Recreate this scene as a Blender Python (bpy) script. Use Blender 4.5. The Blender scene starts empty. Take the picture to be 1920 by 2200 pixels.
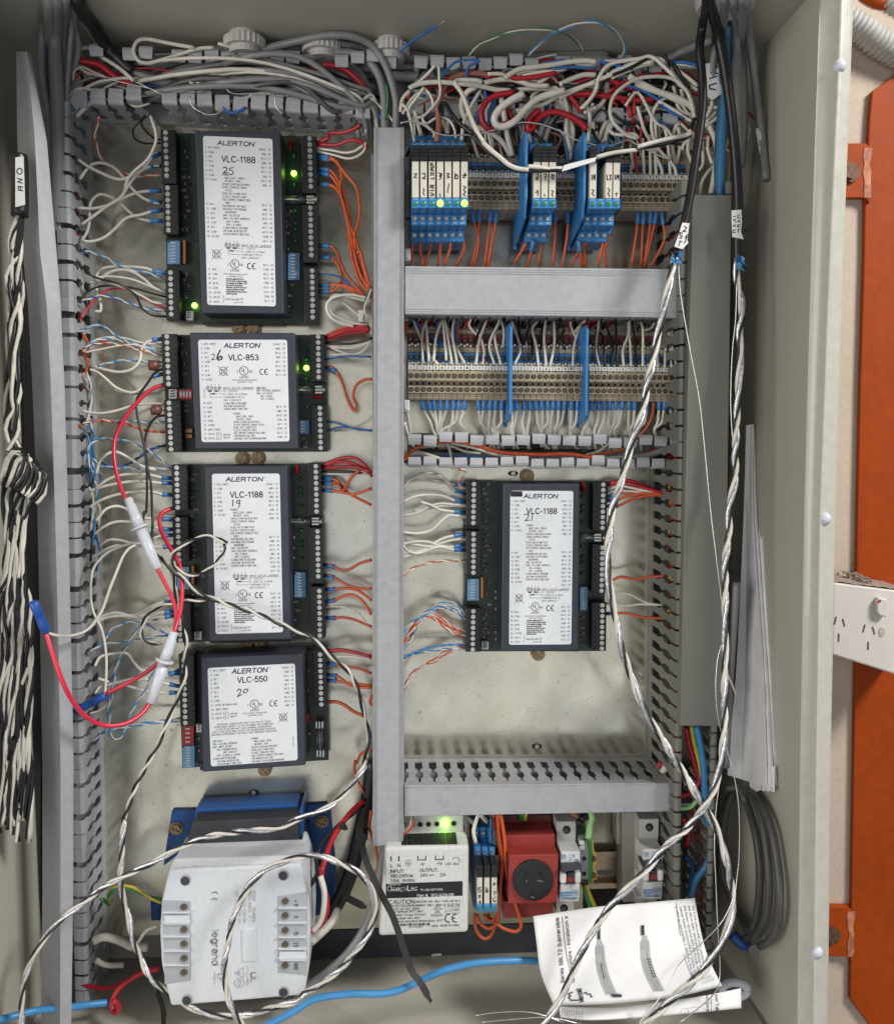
import bpy, bmesh, math, random
from mathutils import Vector
random.seed(7)
S = bpy.context.scene
COL = S.collection
# ------------------------------------------------------------------ camera
YAW, PITCH, DIST, F = math.radians(3.5), math.radians(5.0), 0.79, 1920.0
FWD = Vector((math.sin(YAW)*math.cos(PITCH), math.cos(YAW)*math.cos(PITCH), -math.sin(PITCH)))
RIGHT = Vector((math.cos(YAW), -math.sin(YAW), 0))
UP = RIGHT.cross(FWD).normalized()
EYE = Vector((0, -DIST, 0))
cam_d = bpy.data.cameras.new('camera')
cam = bpy.data.objects.new('camera', cam_d)
COL.objects.link(cam)
cam_d.sensor_fit = 'HORIZONTAL'; cam_d.sensor_width = 36.0; cam_d.lens = 36.0*F/1920.0
cam_d.clip_start = 0.01; cam_d.clip_end = 50
m4 = cam.matrix_world.copy()
for i in range(3):
    m4[i][0] = RIGHT[i]; m4[i][1] = UP[i]; m4[i][2] = -FWD[i]; m4[i][3] = EYE[i]
cam.matrix_world = m4
S.camera = cam
# ------------------------------------------------------------------ light
W = bpy.data.worlds.new('World'); S.world = W; W.use_nodes = True
bg = W.node_tree.nodes['Background']
bg.inputs[0].default_value = (0.80, 0.86, 0.93, 1); bg.inputs[1].default_value = 0.05
def area(name, loc, aim, sx, sy, power, col):
    d = bpy.data.lights.new(name, 'AREA'); d.shape = 'RECTANGLE'; d.size = sx; d.size_y = sy
    d.energy = power; d.color = col
    o = bpy.data.objects.new(name, d); COL.objects.link(o); o.location = loc
    o.rotation_euler = (Vector(aim)-Vector(loc)).to_track_quat('-Z', 'Y').to_euler()
    return o
area('doorway_light', (1.42, -1.12, 1.22), (0.0, 0, -0.12), 0.55, 0.5, 54, (1.0, 0.975, 0.93))
area('front_fill', (-0.10, -1.8, -0.56), (-0.10, 0, -0.56), 3.0, 1.9, 15, (0.97, 0.98, 1.0))  # broad unseen fill panel, added for soft front light and plate reflection
area('side_fill', (-1.25, -1.25, 0.05), (0.3, -0.05, -0.05), 0.8, 1.2, 19, (1.0, 0.95, 0.88))  # unseen fill lamp, added at the left to brighten the right inner wall
S.view_settings.view_transform = 'Standard'; S.view_settings.look = 'None'
S.view_settings.exposure = -0.1; S.view_settings.gamma = 1.0
# ------------------------------------------------------------------ helpers
def P(px, py, h=0.0):
    "a point of the photograph (full size pixels) at h metres in front of the mounting plate"
    r = FWD + RIGHT*((px-960.0)/F) + UP*((1100.0-py)/F)
    return EYE + r*((DIST-h)/r.y)
CROPS = dict(A=(0,0,2.8),B=(640,0,2.8),C=(1280,0,2.8),D=(0,540,2.8),E=(640,540,2.8),F=(1280,540,2.8),G=(0,1080,2.8),
  H=(640,1080,2.8),I=(1280,1080,2.8),J=(0,1640,2.8),K=(640,1640,2.8),L=(1280,1640,2.8),a=(340,260,4.561),b=(340,700,4.716),
  c=(360,980,4.889),d=(360,1380,4.716),e=(860,280,5.6),f=(1160,280,5.6),g=(980,1000,4.889),h=(330,1700,3.584),i=(800,1740,5.6),
  j=(1060,1740,4.716),k=(1120,1920,3.584),l=(860,90,4.267),m=(1200,90,4.267),p=(0,0,1.0))
def Q(key, x, y):
    o = CROPS[key]; return (o[0]+x/o[2], o[1]+y/o[2])
def QP(key, x, y, h): return P(*Q(key, x, y), h)

def mat(name, col, rough=0.5, metal=0.0, var=0.10, scale=70.0, bump=0.0, spec=0.5, trans=0.0, emit=None, coat=0.0, alpha=1.0, big=0.0, rnd=0.0):
    m = bpy.data.materials.new(name); m.use_nodes = True
    nt = m.node_tree; b = nt.nodes['Principled BSDF']
    b.inputs['Roughness'].default_value = rough; b.inputs['Metallic'].default_value = metal
    b.inputs['Specular IOR Level'].default_value = spec
    b.inputs['Transmission Weight'].default_value = trans
    b.inputs['Coat Weight'].default_value = coat; b.inputs['Alpha'].default_value = alpha
    c4 = (*col, 1)
    b.inputs['Base Color'].default_value = c4
    if emit:
        b.inputs['Emission Color'].default_value = (*emit[0], 1); b.inputs['Emission Strength'].default_value = emit[1]
    if var > 0 or bump > 0:
        g = nt.nodes.new('ShaderNodeNewGeometry')
        n = nt.nodes.new('ShaderNodeTexNoise'); n.inputs['Scale'].default_value = scale; n.inputs['Detail'].default_value = 5
        nt.links.new(g.outputs['Position'], n.inputs['Vector'])
        src = n.outputs['Fac']
        if big > 0:
            n2 = nt.nodes.new('ShaderNodeTexNoise'); n2.inputs['Scale'].default_value = 9; n2.inputs['Detail'].default_value = 4
            nt.links.new(g.outputs['Position'], n2.inputs['Vector'])
            mm = nt.nodes.new('ShaderNodeMix'); mm.inputs[0].default_value = big
            nt.links.new(n.outputs['Fac'], mm.inputs[2]); nt.links.new(n2.outputs['Fac'], mm.inputs[3])
            src = mm.outputs[0]
        r = nt.nodes.new('ShaderNodeValToRGB')
        r.color_ramp.elements[0].position = 0.30; r.color_ramp.elements[1].position = 0.70
        r.color_ramp.elements[0].color = (*[max(0, x*(1-var*1.3)) for x in col], 1)
        r.color_ramp.elements[1].color = (*[min(1, x*(1+var)) for x in col], 1)
        nt.links.new(src, r.inputs['Fac']); nt.links.new(r.outputs['Color'], b.inputs['Base Color'])
        if rnd > 0:
            oi = nt.nodes.new('ShaderNodeObjectInfo'); hs = nt.nodes.new('ShaderNodeHueSaturation'); mr = nt.nodes.new('ShaderNodeMapRange')
            mr.inputs[3].default_value = 1-rnd; mr.inputs[4].default_value = 1+rnd
            nt.links.new(oi.outputs['Random'], mr.inputs[0]); nt.links.new(mr.outputs[0], hs.inputs['Value']); nt.links.new(r.outputs['Color'], hs.inputs['Color']); nt.links.new(hs.outputs['Color'], b.inputs['Base Color'])
        rr = nt.nodes.new('ShaderNodeMapRange'); rr.inputs[3].default_value = max(0.05, rough-0.07); rr.inputs[4].default_value = min(1, rough+0.10)
        nt.links.new(src, rr.inputs[0]); nt.links.new(rr.outputs[0], b.inputs['Roughness'])
        if bump > 0:
            bp = nt.nodes.new('ShaderNodeBump'); bp.inputs['Strength'].default_value = bump; bp.inputs['Distance'].default_value = 0.001
            nt.links.new(n.outputs['Fac'], bp.inputs['Height']); nt.links.new(bp.outputs['Normal'], b.inputs['Normal'])
    return m
X = {}
def defm(k, *a, **kw): X[k] = mat(k, *a, **kw)
defm('cabinet_paint', (0.44,0.425,0.365), 0.42, var=0.05, scale=220, bump=0.12, big=0.5)
defm('rim_paint', (0.50,0.49,0.43), 0.30, var=0.05, scale=150, bump=0.10, coat=0.2)
defm('duct_grey', (0.36,0.37,0.39), 0.45, rnd=0.05, var=0.10, scale=160, bump=0.05, big=0.4)
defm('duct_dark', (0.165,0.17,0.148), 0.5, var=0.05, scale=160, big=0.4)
defm('board_green', (0.012,0.030,0.018), 0.35, var=0.5, scale=500)
defm('block_black', (0.010,0.011,0.012), 0.42, var=0.2, scale=300)
defm('cover_slate', (0.030,0.034,0.050), 0.48, var=0.12, scale=500, bump=0.10)
defm('label_white', (0.66,0.69,0.72), 0.45, var=0.03, scale=90)
defm('ink_navy', (0.015,0.016,0.07), 0.5, var=0)
defm('ink_black', (0.022,0.022,0.03), 0.5, var=0)
defm('ink_white', (0.75,0.75,0.75), 0.5, var=0)
defm('ink_blue', (0.03,0.22,0.55), 0.5, var=0)
defm('ink_grey', (0.36,0.37,0.39), 0.5, var=0)
defm('screw_steel', (0.55,0.57,0.53), 0.34, 0.85, var=0.15, scale=900)
defm('screw_dull', (0.17,0.14,0.10), 0.4, 0.7, var=0.3, scale=900)
defm('screw_brass', (0.30,0.22,0.13), 0.34, 0.9, var=0.25, scale=400)
defm('dark_hole', (0.006,0.006,0.006), 0.7, var=0)
defm('dip_blue', (0.16,0.36,0.60), 0.5, var=0.08)
defm('dip_red', (0.34,0.025,0.02), 0.45)
defm('white_plastic', (0.62,0.63,0.62), 0.45, var=0.06)
defm('milky_plastic', (0.60,0.62,0.68), 0.30, var=0.03, coat=0.3)
defm('led_off', (0.03,0.22,0.07), 0.3, var=0)
defm('led_lit', (0.3,1.0,0.05), 0.3, var=0, emit=((0.40,1.0,0.06), 9))
defm('led_soft', (0.3,1.0,0.05), 0.3, var=0, emit=((0.45,1.0,0.12), 2.0))
defm('red_disc', (0.40,0.010,0.015), 0.25, var=0.1)
defm('orange_part', (0.42,0.16,0.03), 0.4)
defm('glass', (0.75,0.8,0.78), 0.08, var=0, trans=0.92)
defm('relay_blue', (0.035,0.195,0.47), 0.42, var=0.08, scale=200)
defm('relay_dark', (0.030,0.10,0.24), 0.5, var=0.1)
defm('relay_beige', (0.60,0.57,0.49), 0.5, var=0.07)
defm('terminal_beige', (0.34,0.285,0.205), 0.5, rnd=0.12, var=0.12, scale=200)
defm('terminal_red', (0.20,0.035,0.03), 0.5, var=0.1)
defm('marker_white', (0.62,0.62,0.58), 0.5, var=0.05)
defm('wire_white', (0.64,0.61,0.54), 0.40, rnd=0.12, var=0.10, scale=60)
defm('wire_grey', (0.20,0.205,0.21), 0.42, var=0.10, scale=60)
defm('wire_charcoal', (0.075,0.075,0.072), 0.42, var=0.12)
defm('wire_orange', (0.56,0.095,0.028), 0.38, rnd=0.15, var=0.10, scale=60)
defm('wire_red', (0.40,0.012,0.022), 0.36, var=0.12, scale=60)
defm('wire_pink', (0.66,0.03,0.065), 0.30, var=0.06)
defm('wire_black', (0.012,0.012,0.014), 0.35, var=0.2)
defm('wire_blue', (0.025,0.13,0.38), 0.38, var=0.12)
defm('wire_sky', (0.05,0.24,0.50), 0.38, var=0.08)
defm('wire_teal', (0.03,0.11,0.18), 0.4, var=0.1)
defm('resistor_brown', (0.16,0.06,0.045), 0.4)
defm('wire_brown', (0.34,0.13,0.085), 0.45, var=0.1)
defm('wire_green', (0.03,0.20,0.08), 0.4, var=0.1)
defm('wire_lime', (0.25,0.50,0.20), 0.4, var=0.1)
defm('wire_yellow', (0.55,0.45,0.05), 0.4, var=0.1)
defm('wire_silver', (0.70,0.70,0.68), 0.25, 0.9, var=0.1)
defm('foil', (0.66,0.66,0.69), 0.36, 0.85, var=0.25, scale=350, bump=0.5)
defm('ferrule_blue', (0.045,0.19,0.46), 0.35, var=0.06)
defm('crimp_blue', (0.02,0.085,0.36), 0.35, var=0.08)
defm('tie_black', (0.012,0.012,0.012), 0.45, var=0.1)
defm('psu_grey', (0.60,0.60,0.585), 0.5, var=0.05, bump=0.06, scale=300)
defm('outlet_red', (0.27,0.032,0.026), 0.45, var=0.10, scale=200, bump=0.05)
defm('outlet_dark', (0.10,0.018,0.016), 0.5, var=0.1)
defm('breaker_grey', (0.42,0.42,0.40), 0.5, var=0.05)
defm('breaker_side', (0.27,0.27,0.25), 0.5, var=0.06)
defm('toggle_dark', (0.04,0.045,0.055), 0.4)
defm('rail_zinc', (0.50,0.40,0.31), 0.3, 0.9, var=0.12, scale=40)
defm('earth_green', (0.03,0.24,0.06), 0.45)
defm('earth_yellow', (0.55,0.36,0.08), 0.45)
defm('grey_clamp', (0.22,0.24,0.26), 0.5)
defm('trafo_grey', (0.60,0.63,0.67), 0.46, var=0.04, scale=300, bump=0.06)
defm('trafo_window', (0.36,0.38,0.41), 0.2, var=0.06, coat=0.4)
defm('trafo_blue', (0.012,0.085,0.30), 0.40, var=0.15, big=0.4)
defm('laminate', (0.028,0.030,0.036), 0.45, var=0.2)
defm('paper', (0.82,0.82,0.83), 0.7, var=0.03)
defm('paper_edge', (0.84,0.85,0.84), 0.7, var=0.05)
defm('tape', (0.50,0.47,0.36), 0.3, var=0.05)
defm('orange_paint', (0.36,0.055,0.004), 0.55, spec=0.2, var=0.16, scale=90, bump=0.15, big=0.5)
defm('orange_worn', (0.52,0.20,0.11), 0.6, var=0.35, scale=130)
defm('beige_wall', (0.56,0.46,0.37), 0.75, var=0.08, scale=300, bump=0.3, big=0.4)
defm('gpo_white', (0.66,0.62,0.58), 0.45, var=0.05, big=0.5)
defm('dust', (0.33,0.26,0.22), 0.9, var=0.3, scale=300, bump=0.5)
defm('conduit_grey', (0.46,0.45,0.43), 0.5, var=0.08)
defm('rust', (0.16,0.08,0.05), 0.6, 0.4, var=0.3, scale=300)
defm('tag_white', (0.70,0.70,0.69), 0.5, var=0.04)
defm('dark_back', (0.05,0.05,0.05), 0.6, var=0.3)
defm('silver_wrap', (0.35,0.36,0.40), 0.25, 0.8, var=0.4, scale=80, bump=0.8)
def plate_material():
    m = mat('zinc_plate', (0.68,0.65,0.53), 0.3, 0.86, var=0.16, scale=16, bump=0.0)
    nt = m.node_tree; b = nt.nodes['Principled BSDF']; g = nt.nodes.new('ShaderNodeNewGeometry')
    src = b.inputs['Base Color'].links[0].from_socket
    def noise(scale, det, lo, hi, out_lo, out_hi):
        n = nt.nodes.new('ShaderNodeTexNoise'); n.inputs['Scale'].default_value = scale; n.inputs['Detail'].default_value = det
        nt.links.new(g.outputs['Position'], n.inputs['Vector'])
        r = nt.nodes.new('ShaderNodeMapRange'); r.inputs[1].default_value = lo; r.inputs[2].default_value = hi; r.inputs[3].default_value = out_lo; r.inputs[4].default_value = out_hi
        nt.links.new(n.outputs['Fac'], r.inputs[0]); return r.outputs[0]
    def mix(f, a_, col):
        mx = nt.nodes.new('ShaderNodeMix'); mx.data_type = 'RGBA'; nt.links.new(f, mx.inputs[0]); nt.links.new(a_, mx.inputs[6]); mx.inputs[7].default_value = col; return mx.outputs[2]
    c = mix(noise(7, 2, .42, .70, 0, .45), src, (0.46,0.50,0.52,1))
    c = mix(noise(45, 6, .50, .72, 0, .35), c, (0.50,0.46,0.34,1))
    c = mix(noise(560, 2, .345, .315, 0, .75), c, (0.20,0.18,0.13,1))
    c = mix(noise(150, 4, .33, .27, 0, .6), c, (0.22,0.19,0.13,1))
    nt.links.new(c, b.inputs['Base Color'])
    nt.links.new(noise(30, 6, .3, .7, .12, .30), b.inputs['Roughness'])
    return m
X['zinc_plate'] = plate_material()

class MB:
    def __init__(s): s.v = []; s.f = []; s.mi = []
    def face(s, pts, mi=0):
        n = len(s.v); s.v += [Vector(p) for p in pts]; s.f.append(tuple(range(n, n+len(pts)))); s.mi.append(mi)
    def prism(s, front, h0, mi=0, front_mi=None):
        "front: world points in order; swept straight back to the plane h0"
        n = len(s.v); k = len(front)
        s.v += [Vector(p) for p in front]; s.v += [Vector((p[0], -h0, p[2])) for p in front]
        s.f.append(tuple(range(n, n+k))); s.mi.append(mi if front_mi is None else front_mi)
        s.f.append(tuple(range(n+2*k-1, n+k-1, -1))); s.mi.append(mi)
        for i in range(k):
            j = (i+1) % k; s.f.append((n+i, n+k+i, n+k+j, n+j)); s.mi.append(mi)
    def pprism(s, key, pts, h1, h0, mi=0): s.prism([QP(key, x, y, h1) for x, y in pts], h0, mi)
    def prect(s, key, x0, y0, x1, y1, h1, h0, mi=0): s.pprism(key, [(x0,y0),(x1,y0),(x1,y1),(x0,y1)], h1, h0, mi)
    def box(s, x0, x1, y0, y1, z0, z1, mi=0):
        n = len(s.v)
        s.v += [Vector(p) for p in ((x0,y0,z0),(x1,y0,z0),(x1,y1,z0),(x0,y1,z0),(x0,y0,z1),(x1,y0,z1),(x1,y1,z1),(x0,y1,z1))]
        for q in ((0,1,2,3),(4,7,6,5),(0,4,5,1),(1,5,6,2),(2,6,7,3),(3,7,4,0)): s.f.append(tuple(n+i for i in q)); s.mi.append(mi)
    def cyl(s, c, ax, r, ln, n=12, mi=0, r2=None, cap=True):
        c = Vector(c); ax = Vector(ax).normalized(); a = ax.orthogonal().normalized(); b = ax.cross(a)
        r2 = r if r2 is None else r2; k = len(s.v)
        for t, rad in ((0, r), (ln, r2)):
            for i in range(n):
                th = 2*math.pi*i/n; s.v.append(c+ax*t+a*(rad*math.cos(th))+b*(rad*math.sin(th)))
        for i in range(n):
            j = (i+1) % n; s.f.append((k+i, k+j, k+n+j, k+n+i)); s.mi.append(mi)
        if cap: s.f.append(tuple(range(k+n-1, k-1, -1))); s.mi.append(mi); s.f.append(tuple(range(k+n, k+2*n))); s.mi.append(mi)
    def tube(s, pts, r, n=8, mi=0, rad=None):
        k = len(s.v); m = len(pts); a = None
        for i, p in enumerate(pts):
            t = (pts[min(i+1, m-1)]-pts[max(i-1, 0)])
            t = t.normalized() if t.length > 1e-9 else Vector((0, 0, 1))
            if a is None: a = t.orthogonal().normalized()
            else:
                a = a-t*a.dot(t); a = a.normalized() if a.length > 1e-6 else t.orthogonal().normalized()
            b = t.cross(a); q = r if rad is None else rad[i]
            for j in range(n):
                th = 2*math.pi*j/n; s.v.append(p+a*(q*math.cos(th))+b*(q*math.sin(th)))
        for i in range(m-1):
            for j in range(n):
                j2 = (j+1) % n; s.f.append((k+i*n+j, k+i*n+j2, k+(i+1)*n+j2, k+(i+1)*n+j)); s.mi.append(mi)
        s.f.append(tuple(range(k+n-1, k-1, -1))); s.mi.append(mi); s.f.append(tuple(range(k+(m-1)*n, k+m*n))); s.mi.append(mi)
    def grid(s, rows, thick=None, mi=0):
        "rows: list of lists of world points; thick: vector added for the back sheet"
        a, b = len(rows), len(rows[0]); k = len(s.v)
        for r in rows: s.v += [Vector(p) for p in r]
        for i in range(a-1):
            for j in range(b-1): s.f.append((k+i*b+j, k+i*b+j+1, k+(i+1)*b+j+1, k+(i+1)*b+j)); s.mi.append(mi)
        if thick is not None:
            k2 = len(s.v); t = Vector(thick)
            for r in rows: s.v += [Vector(p)+t for p in r]
            for i in range(a-1):
                for j in range(b-1): s.f.append((k2+i*b+j, k2+(i+1)*b+j, k2+(i+1)*b+j+1, k2+i*b+j+1)); s.mi.append(mi)
            ring = [(0, j) for j in range(b)]+[(i, b-1) for i in range(1, a)]+[(a-1, j) for j in range(b-2, -1, -1)]+[(i, 0) for i in range(a-2, 0, -1)]
            for q in range(len(ring)):
                i, j = ring[q]; i2, j2 = ring[(q+1) % len(ring)]
                s.f.append((k+i*b+j, k2+i*b+j, k2+i2*b+j2, k+i2*b+j2)); s.mi.append(mi)
    def mesh(s, name, mats, off=Vector((0,0,0)), smooth=False, bevel=0.0, seg=2):
        me = bpy.data.meshes.new(name)
        me.from_pydata([p-off for p in s.v], [], s.f)
        mats = mats if isinstance(mats, (list, tuple)) else [mats]
        for q in mats: me.materials.append(X[q])
        if len(mats) > 1: me.polygons.foreach_set('material_index', s.mi)
        if smooth: me.polygons.foreach_set('use_smooth', [True]*len(me.polygons))
        if bevel > 0:
            bm = bmesh.new(); bm.from_mesh(me); bmesh.ops.recalc_face_normals(bm, faces=bm.faces)
            es = [e for e in bm.edges if len(e.link_faces) == 2 and e.calc_face_angle(0) > 0.4]
            bmesh.ops.bevel(bm, geom=es, offset=bevel, segments=seg, affect='EDGES', profile=0.5, clamp_overlap=True)
            bm.to_mesh(me); bm.free()
        me.update()
        return me
def link(o, parent=None):
    COL.objects.link(o)
    if parent is not None: o.parent = parent
    return o
def tags(o, label=None, cat=None, group=None, kind=None):
    if label: o['label'] = label
    if cat: o['category'] = cat
    if group: o['group'] = group
    if kind: o['kind'] = kind
    return o
def root_of(o):
    while o.parent is not None: o = o.parent
    return o
def thing(name, label, cat, loc, group=None):
    o = bpy.data.objects.new(name, None); o.empty_display_size = 0.01; o.location = loc
    return tags(link(o), label, cat, group)
def part(name, mb, mats, parent, **kw):
    lab = kw.pop('label', None); kind = kw.pop('kind', None)
    return tags(link(bpy.data.objects.new(name, mb.mesh(name, mats, root_of(parent).location, **kw)), parent), lab, None, None, kind)
def solo(name, mb, mats, label, cat, loc, group=None, kind=None, **kw):
    loc = Vector(loc)
    o = bpy.data.objects.new(name, mb.mesh(name, mats, loc, **kw)); o.location = loc
    return tags(link(o), label, cat, group, kind)
def inst(name, me, world, parent=None, roty=0.0, scale=None):
    "another object on shared mesh data, at a world position"
    o = bpy.data.objects.new(name, me); link(o, parent)
    o.location = Vector(world)-(root_of(parent).location if parent is not None else Vector((0,0,0)))
    if roty: o.rotation_euler = (0, roty, 0)
    if scale: o.scale = (scale,)*3
    return o
ONES = 'zeroth first second third fourth fifth sixth seventh eighth ninth tenth eleventh twelfth thirteenth fourteenth fifteenth sixteenth seventeenth eighteenth nineteenth'.split()
def nth(n):
    if n < 20: return ONES[n]
    t, u = divmod(n, 10); tens = {2:'twenty',3:'thirty',4:'forty',5:'fifty',6:'sixty'}[t]
    return (tens[:-1]+'ieth') if u == 0 else tens+'-'+ONES[u]
# screw heads shared by everything
def screw_mesh(name, r, t, m, cross=False, slot=True):
    b = MB(); b.cyl((0,0,0), (0,-1,0), r, t*0.55, 12)
    w = r*0.16
    if cross:
        for sx in (-1, 1):
            for sz in (-1, 1):
                pts = [(sx*w, -t, sz*w)]+[(sx*max(w, r*.92*math.cos(a)), -t, sz*max(w, r*.92*math.sin(a))) for a in (0.17, 0.55, 1.0, 1.4)]
                b.prism(pts, t*0.5)
    else:
        for s_ in (-1, 1):
            pts = [(r*.95*math.cos(a), -t, s_*max(w, r*.95*math.sin(a))) for a in [i*math.pi/6 for i in range(7)]]
            b.prism(pts, t*0.5)
    return b.mesh(name, m)
SCREW_S = screw_mesh('screw', 0.00195, 0.0009, 'screw_steel')
SCREW_T = screw_mesh('screw', 0.00175, 0.0009, 'screw_steel')
SCREW_B = screw_mesh('screw', 0.0018, 0.0009, 'screw_brass')
SCREW_M = screw_mesh('screw', 0.0047, 0.0028, 'screw_brass', cross=True)
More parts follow.
